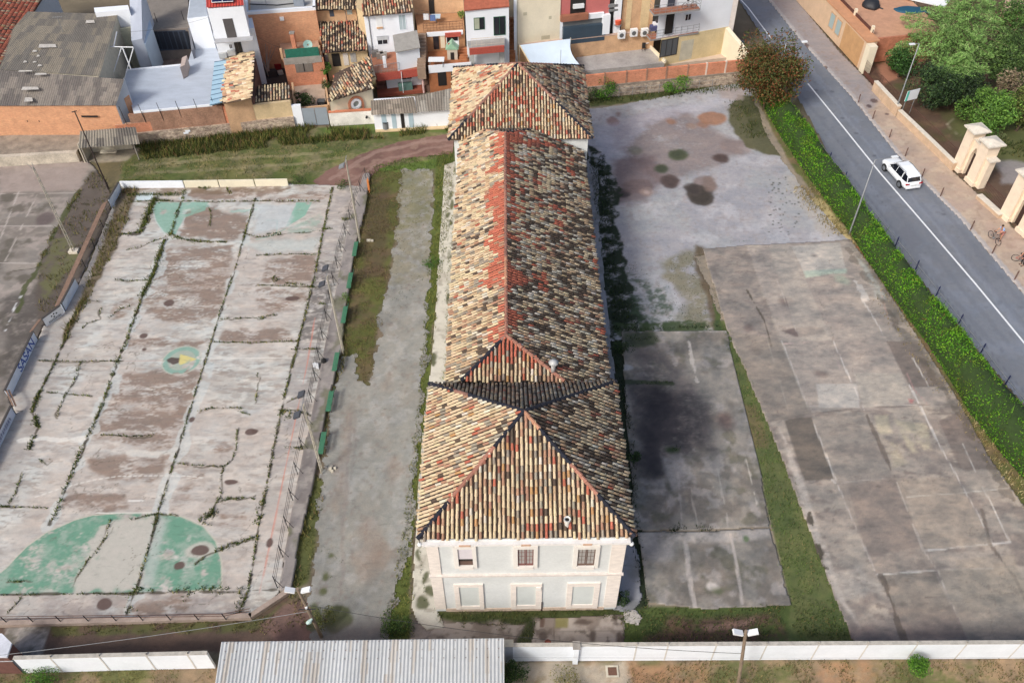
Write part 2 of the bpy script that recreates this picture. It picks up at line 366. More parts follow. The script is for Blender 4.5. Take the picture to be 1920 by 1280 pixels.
def p_yard(X, Y):
    p = Paint(X, Y, (122, 108, 90))
    p.noise((98, 96, 62), .8, 3, .42, .62, 1); p.noise((86, 74, 60), .7, 1.6, .5, .7, 2); p.noise((150, 138, 118), .5, .7, .55, .75, 3)
    # field in front of the white wall
    p.blob([(-200, 1240), (2200, 1232), (2300, 1500), (-400, 1500)], (150, 128, 102), 1, .2, .3)
    p.blob([(-200, 1240), (2200, 1232), (2300, 1500), (-400, 1500)], (96, 104, 56), .85, .2, .3, th=.52, sc=2.5)
    p.blob([(960, 1242), (1180, 1240), (1190, 1290), (950, 1290)], (176, 164, 148), .9, .15, .3, th=.42, sc=1.2)
    p.blob([(1180, 1242), (1330, 1242), (1330, 1300), (1190, 1300)], (168, 128, 98), .8, .3, .5, th=.45, sc=1.5)
    p.blob([(1540, 1240), (1640, 1240), (1660, 1300), (1500, 1300)], (170, 130, 100), .8, .3, .5, th=.42, sc=1.5)
    p.blob([(1090, 165), (1450, 130), (1700, 560), (2000, 1000), (2000, 1215), (1150, 1215)], (150, 138, 122), 1, .3, .3)
    # soil between court kerb and white wall
    p.blob([(-40, 1168), (470, 1160), (540, 1118), (600, 1190), (600, 1215), (-40, 1235)], (96, 78, 68), 1, .1, .2)
    p.blob([(90, 1172), (470, 1164), (560, 1120), (590, 1160), (420, 1185), (100, 1192)], (92, 94, 54), .9, .15, .3, th=.4, sc=.8)
    p.blob([(10, 1175), (92, 1172), (78, 1235), (5, 1235)], (168, 160, 154), .95, .08, .15)
    p.blob([(10, 1175), (92, 1172), (78, 1235), (5, 1235)], (88, 84, 72), .8, .1, .15, th=.52, sc=.9)
    p.blob([(490, 1165), (560, 1120), (580, 1130), (600, 1190), (600, 1215), (520, 1215)], (128, 100, 92), .9, .2, .3)
    # in front of the school
    p.blob([(770, 1160), (1175, 1150), (1200, 1215), (760, 1215)], (156, 144, 136), 1, .1, .2)
    p.blob([(770, 1160), (1175, 1150), (1200, 1215), (760, 1215)], (112, 100, 92), .8, .1, .2, th=.5, sc=1.0)
    p.blob([(815, 1146), (1185, 1140), (1180, 1160), (1150, 1162), (1000, 1160), (980, 1170), (880, 1164), (820, 1160)], (66, 76, 34), .95, .12, .25)
    p.blob([(990, 1160), (1005, 1160), (995, 1215), (960, 1215)], (60, 70, 36), .9, .1, .25)
    p.blob([(1160, 1140), (1490, 1125), (1560, 1140), (1605, 1206), (1165, 1212)], (78, 92, 46), 1, .15, .3)
    p.blob([(1250, 1160), (1450, 1150), (1500, 1212), (1200, 1212)], (100, 74, 66), .9, .3, .4, th=.42, sc=1.4)
    p.blob([(1315, 1172), (1380, 1165), (1420, 1154), (1400, 1172), (1330, 1184)], (150, 118, 104), .9, .15, .15)
    # grass strip beside the lane
    p.blob([(682, 322), (760, 315), (742, 450), (712, 590), (692, 725), (625, 725), (645, 600), (668, 460)], (104, 90, 62), 1, .2, .4)
    p.blob([(682, 322), (760, 315), (742, 450), (712, 590), (692, 725), (640, 725), (645, 600), (668, 460)], (90, 96, 44), .9, .2, .4, th=.47, sc=1.2)
    p.blob([(690, 360), (730, 360), (725, 520), (680, 520)], (92, 72, 58), .6, .3, .4)
    p.blob([(590, 890), (610, 900), (600, 980), (575, 1090), (548, 1110), (560, 1000)], (92, 96, 52), 1, .15, .25)
    # far grass, track
    p.blob([(225, 262), (560, 238), (845, 236), (850, 300), (700, 318), (560, 352), (225, 345)], (104, 106, 60), 1, .3, .4)
    p.blob([(225, 262), (560, 238), (845, 236), (850, 300), (700, 318), (560, 352), (225, 345)], (134, 124, 92), .8, .3, .4, th=.5, sc=1.2)
    p.blob([(225, 262), (560, 238), (845, 236), (850, 300), (700, 318), (560, 352), (225, 345)], (76, 92, 40), .8, .3, .4, th=.52, sc=1.5, seed=5)
    p.line([(250, 310), (420, 297), (560, 290), (620, 284)], .45, (150, 142, 108), .55, .25); p.line([(255, 325), (420, 316), (560, 306), (640, 295)], .45, (146, 138, 106), .5, .25)
    p.blob([(600, 240), (720, 222), (845, 235), (845, 246), (700, 250), (620, 260)], (88, 112, 44), .8, .3, .3)
    p.blob([(690, 318), (850, 292), (850, 306), (800, 318), (745, 322)], (96, 118, 50), .95, .2, .3)
    # left corner by the retaining wall
    p.blob([(160, 300), (228, 300), (215, 372), (160, 400), (150, 350)], (108, 98, 70), 1, .2, .3)
    p.blob([(150, 285), (270, 275), (235, 300), (150, 306)], (176, 164, 146), .8, .2, .3)
    # beside the school, left
    p.blob([(818, 285), (852, 282), (838, 450), (812, 610), (800, 800), (775, 1000), (765, 1195), (705, 1195), (735, 1100), (762, 900), (785, 700), (800, 520), (812, 400)], (92, 102, 46), 1, .1, .2)
    p.blob([(835, 420), (850, 420), (845, 640), (835, 720), (820, 720), (828, 600)], (84, 92, 44), .9, .12, .25, th=.42, sc=1)
    # east of the school
    p.blob([(1340, 600), (1375, 600), (1450, 790), (1530, 980), (1615, 1210), (1480, 1210), (1482, 1130), (1440, 950), (1400, 780)], (88, 100, 56), 1, .1, .2)
    p.blob([(1340, 600), (1375, 600), (1450, 790), (1530, 980), (1615, 1210), (1480, 1210), (1482, 1130), (1440, 950), (1400, 780)], (110, 112, 70), .6, .1, .2, th=.5, sc=1.4)
    p.blob([(1385, 760), (1420, 760), (1440, 840), (1405, 840)], (120, 104, 74), .7, .2, .3)
    p.blob([(1090, 270), (1130, 290), (1190, 620), (1215, 1140), (1160, 1145), (1140, 700)], (40, 50, 32), 1, .1, .2)  # moss and weeds, with the school's shadow painted into the dark green
    # hedge foot
    p.blob([(1420, 190), (1460, 190), (1600, 430), (1760, 640), (1960, 960), (1960, 1010), (1900, 980), (1800, 790), (1590, 455), (1480, 300)], (122, 104, 76), 1, .15, .25)
    p.blob([(1420, 190), (1460, 190), (1600, 430), (1760, 640), (1960, 960), (1960, 1010), (1900, 980), (1800, 790), (1590, 455), (1480, 300)], (96, 104, 54), .9, .15, .25, th=.48, sc=1.0)
    p.blob([(1500, 370), (1540, 370), (1605, 455), (1560, 450)], (190, 172, 124), .9, .2, .3)
    p.blob([(1590, 460), (1610, 460), (1760, 690), (1740, 690)], (150, 96, 70), .8, .2, .2)
    p.blob([(1100, 176), (1230, 168), (1400, 150), (1400, 158), (1250, 182), (1150, 196), (1105, 200)], (86, 92, 52), 1, .2, .3)
    p.mott(.22, 1.4, None, 570, .05); p.mott(.15, .5, None, 571)
    return p.C
YARD = [(-62, 17), (46, 17), (46, 60), (34, 90), (-62, 90)]
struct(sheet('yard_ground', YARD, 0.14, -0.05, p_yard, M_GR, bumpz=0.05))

def p_lane(X, Y):
    p = Paint(X, Y, (149, 147, 140))
    p.noise((138, 135, 128), .7, 2.5, .4, .65, 4); p.noise((168, 166, 162), .5, .8, .5, .7, 5); p.noise((132, 120, 112), .55, .35, .6, .75, 6)
    p.blob([(745, 318), (812, 316), (806, 520), (720, 540)], (136, 130, 112), .85, .4, .6, th=.46, sc=.6)
    p.blob([(745, 318), (812, 316), (806, 420), (735, 430)], (120, 118, 84), .6, .4, .6, th=.45, sc=.9)
    for x, y, rx, ry in [(690, 1030, 26, 60), (715, 1040, 20, 25), (735, 880, 12, 25), (725, 715, 8, 18), (640, 900, 10, 60), (655, 800, 6, 50)]: p.ell(x, y, rx, ry, (142, 122, 108), .45, .5, .5)
    p.line([(660, 780), (650, 900), (640, 1100)], .25, (138, 128, 122), .5, .3); p.line([(668, 780), (660, 900)], .15, (138, 128, 122), .4, .3)
    for x, y, rx, ry in [(630, 1160, 26, 24), (619, 1045, 5, 5), (607, 1075, 6, 10), (580, 1160, 20, 30), (600, 1110, 10, 8)]: p.ell(x, y, rx, ry, (84, 88, 52), .9, .15, .4)
    p.blob([(580, 1185), (770, 1150), (770, 1215), (580, 1215)], (120, 110, 108), .7, .8, .3)
    p.mott(.13, 1.6, 2.5, 560); p.mott(.10, .4, None, 561)
    return p.C
LANE = [(752, 318), (812, 316), (806, 480), (800, 640), (783, 860), (768, 1020), (742, 1100), (722, 1215), (588, 1215), (578, 1120), (592, 1000), (604, 900), (612, 800), (628, 735), (640, 672), (664, 664), (672, 704), (688, 728), (700, 706), (712, 600), (742, 440)]
struct(sheet('gravel_lane', wpoly(LANE), 0.1, 0.0, p_lane, M_GR, rag=0.6, ragsc=.8))

def p_track(X, Y):
    p = Paint(X, Y, (132, 100, 90)); p.noise((112, 84, 76), .8, 1.5, .4, .65, 7); p.noise((156, 128, 114), .6, .8, .55, .7, 8)
    p.line([(620, 335), (700, 287), (780, 268), (850, 262)], .5, (160, 132, 120), .6, .3); p.line([(650, 345), (720, 300), (800, 280), (850, 272)], .4, (158, 130, 118), .5, .3)
    return p.C
struct(sheet('dirt_track', wpoly([(585, 340), (615, 318), (690, 283), (760, 264), (850, 250), (850, 288), (760, 296), (710, 318), (676, 350), (600, 350)]), 0.12, 0.0, p_track, M_GR, rag=0.3))

# ---- big left sports court
WEED = (74, 80, 42); CRK = (78, 70, 58); BRN = (134, 115, 102)
J1 = [(347, 357), (322, 437), (307, 455), (292, 505), (277, 537), (267, 557), (237, 640), (225, 668), (190, 765), (158, 835), (128, 905), (110, 950), (95, 985)]
J2 = [(480, 372), (460, 437), (445, 492), (420, 567), (410, 597), (397, 640), (375, 710), (335, 840), (300, 950), (282, 1020), (256, 1105), (240, 1150)]
J3 = [(624, 352), (605, 440), (590, 520), (560, 640), (532, 750), (506, 880), (493, 950), (465, 1110), (450, 1150)]
J0 = [(162, 557), (130, 610), (122, 640), (105, 677), (77, 732), (60, 772), (72, 800), (55, 845)]
JD = [(290, 372), (272, 420), (262, 437), (225, 441)]
CR = [[(152, 678), (143, 710), (123, 742), (110, 770), (108, 783)], [(43, 887), (30, 925), (14, 950), (0, 953)], [(312, 446), (290, 452), (262, 465), (237, 470)], [(322, 440), (345, 450), (380, 454), (425, 455)],
      [(217, 525), (240, 528), (275, 527)], [(165, 563), (187, 566)], [(190, 578), (186, 593), (189, 600), (165, 607), (155, 617)], [(205, 597), (225, 580), (245, 575)], [(190, 816), (240, 819), (275, 818), (290, 816)],
      [(333, 870), (380, 874), (420, 875), (437, 862), (443, 838), (446, 805)], [(420, 875), (414, 900), (415, 930), (402, 950), (396, 968)], [(405, 943), (430, 937), (455, 935), (478, 930)], [(0, 950), (45, 952), (90, 953)],
      [(372, 773), (395, 766), (425, 766)], [(445, 772), (470, 778)], [(455, 437), (480, 446), (560, 438), (600, 433)], [(410, 600), (480, 597), (520, 590)], [(400, 642), (470, 644), (560, 640)],
      [(245, 380), (280, 378), (345, 378), (392, 380), (480, 378), (560, 378), (600, 378)], [(480, 480), (540, 477), (595, 479)], [(480, 536), (540, 537), (590, 540)], [(392, 388), (397, 405), (393, 425)], [(206, 975), (200, 1005), (185, 1030), (165, 1050), (135, 1100)],
      [(245, 975), (290, 965), (335, 966)], [(405, 1030), (440, 1018), (478, 1007)], [(365, 1060), (385, 1045), (420, 1028)], [(15, 1090), (60, 1093)], [(70, 677), (140, 679), (230, 678)], [(520, 770), (560, 772), (600, 786)], [(535, 838), (570, 842)],
      [(75, 735), (150, 742), (175, 744)], [(97, 862), (88, 870), (75, 863)], [(15, 1150), (35, 1128), (42, 1118)], [(480, 755), (485, 700)], [(545, 655), (600, 655)], [(535, 755), (560, 745)]]
def p_court(X, Y):
    p = Paint(X, Y, (196, 194, 187))
    p.noise((204, 206, 202), .75, 3.5, .46, .62, 16, 2); p.noise((150, 138, 128), .45, 1.6, .56, .66, 17, .35); p.noise((214, 208, 198), .5, .7, .58, .7, 18, .3); p.noise((128, 112, 102), .55, .9, .62, .69, 19, .22)
    p.noise((198, 194, 188), .5, 3, .4, .65, 10); p.noise((176, 168, 160), .7, 2, .45, .7, 12, 1.0); p.noise((196, 182, 172), .5, 5, .4, .6, 14); p.noise((162, 152, 144), .6, .8, .56, .74, 15, .4)
    # dirtier outer bays
    p.blob([(225, 440), (150, 640), (60, 860), (20, 950), (0, 960), (-20, 830), (60, 640), (210, 400)], (168, 160, 154), .6, .8, .6)
    p.blob([(640, 350), (600, 440), (560, 640), (500, 900), (540, 900), (610, 600), (660, 360)], (164, 156, 152), .7, .3, .4, th=.45, sc=1.0, sy=.5)
    p.blob([(600, 480), (570, 600), (560, 640), (600, 640), (630, 500)], (112, 106, 102), .85, .3, .4, th=.46, sc=.5, sy=.25); p.blob([(655, 352), (690, 352), (668, 440), (640, 540), (612, 640), (580, 780), (560, 780), (600, 600), (640, 430)], (122, 116, 110), .7, .3, .4, th=.47, sc=.6, sy=.3)
    p.blob([(0, 1115), (460, 1110), (455, 1165), (-20, 1170)], (160, 148, 142), .6, .3, .4, th=.45, sc=1.2, sy=.6)
    # brown stripped areas
    for q, th in [([(345, 400), (392, 388), (470, 408), (455, 440), (440, 452), (337, 442)], .36), ([(320, 462), (440, 462), (432, 490), (425, 540), (400, 600), (370, 610), (270, 590), (285, 520)], .47),
                  ([(415, 622), (545, 618), (548, 640), (410, 644)], .38), ([(240, 655), (375, 650), (385, 640), (240, 636)], .5), ([(235, 695), (372, 700), (368, 730), (355, 770), (330, 846), (250, 832), (165, 822), (190, 765), (205, 735)], .44),
                  ([(165, 862), (240, 856), (320, 858), (312, 885), (290, 900), (205, 895), (175, 885)], .40), ([(128, 922), (240, 922), (245, 950), (170, 970), (118, 948)], .42), ([(338, 915), (365, 905), (350, 950), (325, 950)], .45),
                  ([(500, 488), (595, 480), (585, 532), (488, 535)], .42), ([(480, 540), (585, 545), (560, 580), (482, 585)], .48), ([(265, 1130), (330, 1118), (360, 1130), (340, 1145), (250, 1150)], .38), ([(300, 392), (340, 388), (335, 440), (310, 440)], .6),
                  ([(470, 380), (600, 358), (640, 360), (600, 378)], .5), ([(360, 358), (478, 355), (475, 372), (350, 374)], .42), ([(485, 360), (540, 350), (545, 352), (480, 372)], .3), ([(245, 560), (260, 575), (215, 600), (210, 575)], .55),
                  ([(415, 830), (440, 835), (430, 850), (395, 845)], .45), ([(345, 875), (400, 870), (385, 893), (342, 890)], .5), ([(410, 965), (460, 960), (465, 985), (415, 990)], .52)]:
        p.blob(q, BRN, .86, .25, .6, th=th+.035, sc=1.5, sy=.55, seed=31, tw=.07); p.blob(q, (148, 128, 116), .5, .12, .4, th=.5, sc=.8, sy=.25, seed=33)
    # pale strips along joints
    for J, wd in ((J1, .9), (J2, .8)): p.line([(x+4, y) for x, y in J], wd, (200, 206, 204), .55, .2, .36, 1.2, 5)
    p.line([(25, 826), (90, 824), (155, 824)], .35, (222, 218, 210), .8, .08, .3, 1, 4); p.line([(210, 848), (260, 850), (330, 848)], .5, (206, 202, 194), .8, .2, .35, 1, 4)
    p.mott(.10, 1.6, .6, 500); p.mott(.09, .5, .22, 501)
    # goal-area green paint
    ga = [(-40, 1117), (-25, 1090), (2, 1073), (12, 1065), (50, 1025), (88, 998), (140, 975), (175, 966), (225, 962), (295, 962), (340, 968), (382, 987), (405, 1015), (415, 1050), (417, 1105), (350, 1108), (240, 1110), (60, 1114)]
    p.blob(ga, (100, 150, 126), .95, .06, .03, th=.42, sc=1.0, seed=8, tw=.10)
    p.blob(ga, (168, 178, 166), .55, .06, .03, th=.55, sc=.8, seed=9, tw=.12)
    p.blob([(200, 980), (245, 975), (295, 968), (262, 1095), (200, 1112), (128, 1110), (150, 1070), (165, 1045)], (192, 186, 176), .95, .2, .7, th=.22, sc=.9, seed=3)
    p.blob([(290, 970), (310, 975), (300, 1030), (285, 1100), (262, 1100)], (186, 190, 184), .7, .4, .4)
    p.ell(376, 1033, 28, 16, (200, 192, 182), .8, .15, .2)
    p.line(ga[2:16], .08, (206, 196, 180), .8, .02)
    fa = [(287, 392), (295, 380), (345, 380), (392, 380), (385, 395), (345, 410), (330, 440), (322, 442), (305, 435), (292, 415)]
    p.blob(fa, (130, 176, 158), .8, .08, .1, th=.36, sc=.9, seed=6)
    p.blob([(556, 380), (585, 380), (572, 405), (535, 428), (545, 405)], (128, 176, 156), .85, .05, .05, th=.36, sc=.6, seed=6); p.blob([(535, 432), (605, 398), (600, 435), (540, 440)], (150, 172, 158), .7, .15, .2, th=.45, sc=.6)
    p.line([(480, 450), (510, 443), (535, 430)], .12, (130, 168, 154), .8, .02); p.line([(285, 392), (292, 415), (310, 440)], .07, (205, 220, 216), .8, .02); p.line([(392, 388), (420, 398), (470, 396), (500, 390)], .35, (150, 186, 176), .6, .15, .4, .8)
    p.line([(500, 414), (520, 414), (519, 436)], .1, (150, 182, 176), .7, .02); p.blob([(480, 385), (555, 382), (540, 425), (480, 440)], (190, 200, 204), .6, .3, .3)
    p.blob([(440, 455), (600, 446), (590, 470), (500, 475)], (186, 200, 198), .5, .4, .4)
    # logo in the middle
    c = G(341, 676); cx, cy = c.x, c.y; d = np.hypot(X-cx, Y-cy); nn = fbm(X, Y, .5, 4, 70)
    p.mix((1-sst(1.5, 1.55, d))*sst(.30, .42, nn)*.9, (134, 170, 156)); p.mix((1-sst(1.0, 1.1, d))*.5, (186, 178, 166)); p.mix(sst(1.42, 1.46, d)*(1-sst(1.52, 1.56, d))*.7, (196, 190, 176))
    p.blob([(339, 664), (370, 674), (338, 685), (335, 676)], (214, 200, 126), .9, .03, .04, th=.36, sc=.5); p.blob([(313, 675), (322, 670), (338, 671), (336, 680), (325, 684), (315, 679)], (84, 70, 66), .95, .04, .08)
    # markings
    p.line([(372, 673), (470, 672), (556, 672)], .07, (228, 224, 216), .85, .01); p.line([(70, 678), (310, 677)], .05, (196, 160, 150), .6, .01)
    for L in ([(67, 932), (117, 915), (175, 900), (222, 893), (290, 892), (352, 893), (385, 896)], [(300, 499), (340, 499), (380, 499)]):
        W = [np.array((G(*q).x, G(*q).y)) for q in L]
        for a, b in zip(W[:-1], W[1:]):
            n = max(1, int(np.linalg.norm(b-a)/.36))
            for k in range(n): s0, s1 = a+(b-a)*k/n, a+(b-a)*(k+.5)/n; p.line([tuple(s0), tuple(s1)], .09, (226, 222, 214), .85, 0, world=True)
    p.line([(242, 939), (268, 939)], .12, (232, 228, 222), .9, .01); p.line([(180, 962), (298, 962)], .08, (226, 224, 216), .8, .01)
    p.line([(597, 560), (575, 690), (545, 830), (520, 955), (488, 1110)], .06, (206, 128, 110), .75, .02, .3, 1.5, 6)
    p.blob([(246, 363), (288, 362), (286, 376), (246, 377)], (206, 222, 228), .8, .08, .1)
    for x, y, rx, ry in [(317, 569, 10, 6), (548, 560, 13, 4), (360, 787, 5, 5), (472, 810, 12, 6), (433, 903, 13, 5), (375, 1033, 17, 10), (337, 1061, 10, 7), (196, 1132, 14, 11), (480, 808, 6, 4), (269, 630, 8, 5), (270, 656, 4, 3), (506, 1018, 7, 9)]: p.ell(x, y, rx, ry, (96, 76, 70), .95, .05, .12)
    f = fbm(X, Y, 2.2, 5, 222); p.mix(.6*(1-sst(.0, .008, np.abs(f-.5)))*sst(.52, .6, fbm(X, Y, 5, 3, 223)), (84, 78, 60))
    # joints and cracks
    for J, wd in ((J1, .18), (J2, .13), (J3, .15), (J0, .17), (JD, .5)): p.line(J, wd, CRK, .9, .14, .38, .45, 8); p.line(J, .05, CRK, .7, .1)
    for q in CR: p.line(q, .09, (92, 84, 70), .8, .26, .34, .5, 9); p.line(q, .035, (96, 88, 76), .6, .26)
    p.line([(0, 1115), (245, 1112), (460, 1108), (520, 1106)], .14, CRK, .9, .08, .3, .8, 9)
    # thin random cracking
    f = fbm(X, Y, 3.2, 5, 200); p.mix(.55*(1-sst(.0, .006, np.abs(f-.5)))*sst(.45, .6, fbm(X, Y, 6, 3, 201)), (110, 100, 90))
    # soil along the barrier
    p.blob([(222, 350), (262, 352), (246, 385), (232, 430), (205, 490), (165, 560), (125, 640), (115, 632), (150, 560), (185, 480), (212, 400)], (112, 98, 76), .95, .15, .3)
    p.blob([(222, 352), (545, 348), (540, 360), (350, 366), (230, 366)], (118, 98, 78), .7, .15, .4, th=.42, sc=1)
    p.blob([(245, 575), (245, 590), (200, 610)], (118, 98, 78), .1, .15, .4)
    return p.C
COURT = [(225, 349), (545, 346), (692, 350), (668, 440), (640, 560), (600, 720), (560, 900), (522, 1112), (470, 1160), (-60, 1172), (-60, 960), (0, 835), (30, 775), (17, 742), (73, 635), (82, 612), (124, 582), (166, 500), (212, 385)]
struct(sheet('sports_court', wpoly(COURT), 0.075, 0.05, p_court, M_CO, thick=0.12))
def p_kerb(X, Y):
    p = Paint(X, Y, (150, 142, 138)); p.noise((124, 116, 112), .8, 1, .45, .65, 40, 3); p.noise((172, 164, 156), .6, .6, .55, .7, 41)
    p.noise((98, 100, 62), .6, 1.5, .58, .7, 43); return p.C
STEP = [(682, 330), (694, 328), (686, 390), (668, 460), (650, 570), (640, 660), (620, 740), (602, 820), (590, 900), (560, 1020), (548, 1105), (526, 1108), (545, 980), (560, 900), (583, 790), (600, 710), (622, 590), (640, 500), (656, 420)]
struct(sheet('court_edge_step', wpoly(STEP), 0.09, 0.28, p_kerb, M_CO, thick=0.3))

# ---- old court beyond the barrier
def p_old(X, Y):
    p = Paint(X, Y, (146, 138, 130)); p.mott(.25, 1.5, .8, 540); p.noise((124, 116, 108), .8, 2.2, .42, .62, 50, 1); p.noise((170, 158, 150), .7, 1.1, .54, .7, 51); p.noise((96, 90, 80), .8, 1.6, .58, .72, 52)
    p.blob([(0, 560), (120, 520), (150, 560), (80, 620), (20, 740), (0, 760)], (76, 70, 66), .8, .8, .6, th=.4, sc=2.2)
    p.blob([(172, 322), (200, 330), (222, 372), (150, 520), (70, 640), (70, 500), (100, 440), (150, 357)], (92, 82, 74), .9, .2, .3)
    p.blob([(100, 450), (130, 440), (150, 480), (90, 560), (70, 520)], (104, 104, 66), .85, .2, .4, th=.42, sc=.9)
    p.blob([(0, 312), (168, 304), (150, 357), (0, 362)], (168, 152, 144), .7, .3, .2)
    p.ell(85, 410, 18, 12, (104, 92, 90), .9, .2, .2)
    for q in ([(0, 364), (148, 362)], [(0, 424), (105, 424)], [(0, 493), (70, 494)], [(35, 360), (0, 450)], [(70, 365), (10, 490)]): p.line(q, .1, (198, 188, 180), .6, .03, .3, 1)
    p.line([(150, 357), (100, 440), (70, 502), (45, 545), (30, 600)], .35, WEED, .9, .2, .36, .8); p.line([(10, 620), (30, 570), (40, 555)], .12, (220, 220, 220), .8, .02, .35, .4); p.line([(80, 500), (20, 510)], .1, CRK, .8, .1)
    return p.C
struct(sheet('old_court', wpoly([(-90, 318), (0, 312), (168, 303), (200, 345), (216, 378), (162, 500), (120, 582), (80, 610), (70, 636), (14, 742), (26, 775), (-10, 838), (-130, 1000)]), 0.12, 0.02, p_old, M_CO, rag=.15, thick=.1))

# ---- concrete path along the school
def p_path(X, Y):
    p = Paint(X, Y, (206, 200, 186)); p.noise((186, 178, 164), .8, 1.5, .45, .7, 60); p.noise((150, 142, 128), .6, .5, .6, .72, 61)
    p.line([(838, 330), (845, 600)], .2, WEED, .5, .3, .5, .6)
    for yy in (700, 760, 850, 940, 1040, 1090): p.line([(770, yy), (850, yy)], .05, (120, 112, 98), .7, .03)
    for x, y, rx, ry in [(846, 365, 3, 6), (842, 372, 3, 4), (846, 385, 4, 10), (842, 405, 4, 5), (843, 420, 3, 6), (838, 560, 5, 10), (812, 675, 7, 12), (806, 1110, 10, 10), (785, 1040, 4, 12), (797, 1085, 5, 10), (790, 1130, 12, 12), (812, 1060, 5, 12)]: p.ell(x, y, rx, ry, (80, 84, 50), .9, .1, .3)
    return p.C
struct(sheet('path', wpoly([(833, 310), (862, 300), (858, 460), (850, 640), (846, 718), (820, 740), (800, 1000), (822, 1146), (830, 1175), (800, 1182), (782, 1165), (772, 1130), (778, 1040), (786, 900), (800, 740), (812, 660), (822, 500)]), 0.09, 0.03, p_path, M_CO, rag=.12, thick=.1))
def p_apron(X, Y):
    p = Paint(X, Y, (150, 150, 156)); p.noise((120, 120, 120), .8, 1.2, .45, .7, 62); p.line([(1160, 1060), (1200, 1062)], .05, (90, 90, 84), .7, .03); return p.C
struct(sheet('path', wpoly([(1100, 300), (1120, 320), (1128, 480), (1145, 640), (1160, 760), (1180, 1000), (1198, 1050), (1203, 1120), (1185, 1148), (1150, 1146), (1150, 1000), (1100, 700)]), 0.1, 0.03, p_apron, M_CO, rag=.2, thick=.1))
def p_front(X, Y):
    p = Paint(X, Y, (170, 158, 148)); p.noise((128, 114, 104), .85, 1.1, .48, .64, 63); p.noise((104, 92, 84), .8, .5, .6, .7, 64)
    p.blob([(1042, 1156), (1066, 1156), (1065, 1176), (1041, 1176)], (130, 122, 74), .9, .05, .03); p.blob([(1014, 1158), (1022, 1158), (1020, 1176), (1012, 1176)], (96, 72, 60), .9, .05, .08); p.line([(1040, 1150), (1038, 1215)], .05, (96, 84, 74), .8, .02); p.line([(1005, 1184), (1170, 1182)], .05, (110, 98, 88), .6, .02)
    for x, y, rx, ry in [(1095, 1168, 16, 4), (1090, 1164, 6, 5), (1152, 1160, 4, 6), (1110, 1190, 6, 10), (1020, 1195, 12, 10), (1165, 1195, 8, 12)]: p.ell(x, y, rx, ry, (86, 72, 64), .85, .1, .3)
    return p.C
struct(sheet('path', wpoly([(1005, 1158), (1050, 1156), (1172, 1152), (1170, 1214), (996, 1216)]), 0.08, 0.0, p_front, M_CO, rag=.12, thick=.06)); struct(sheet('path', wpoly([(812, 1166), (880, 1164), (985, 1168), (965, 1200), (950, 1216), (830, 1216), (800, 1195)]), 0.08, 0.0, p_front, M_CO, rag=.25, thick=.06))
struct(sheet('path', wpoly([(1170, 1148), (1192, 1142), (1206, 1160), (1196, 1172), (1172, 1168)]), 0.08, 0.05, lambda X, Y: Paint(X, Y, (196, 188, 180)).C, M_CO, rag=.2, thick=.1))

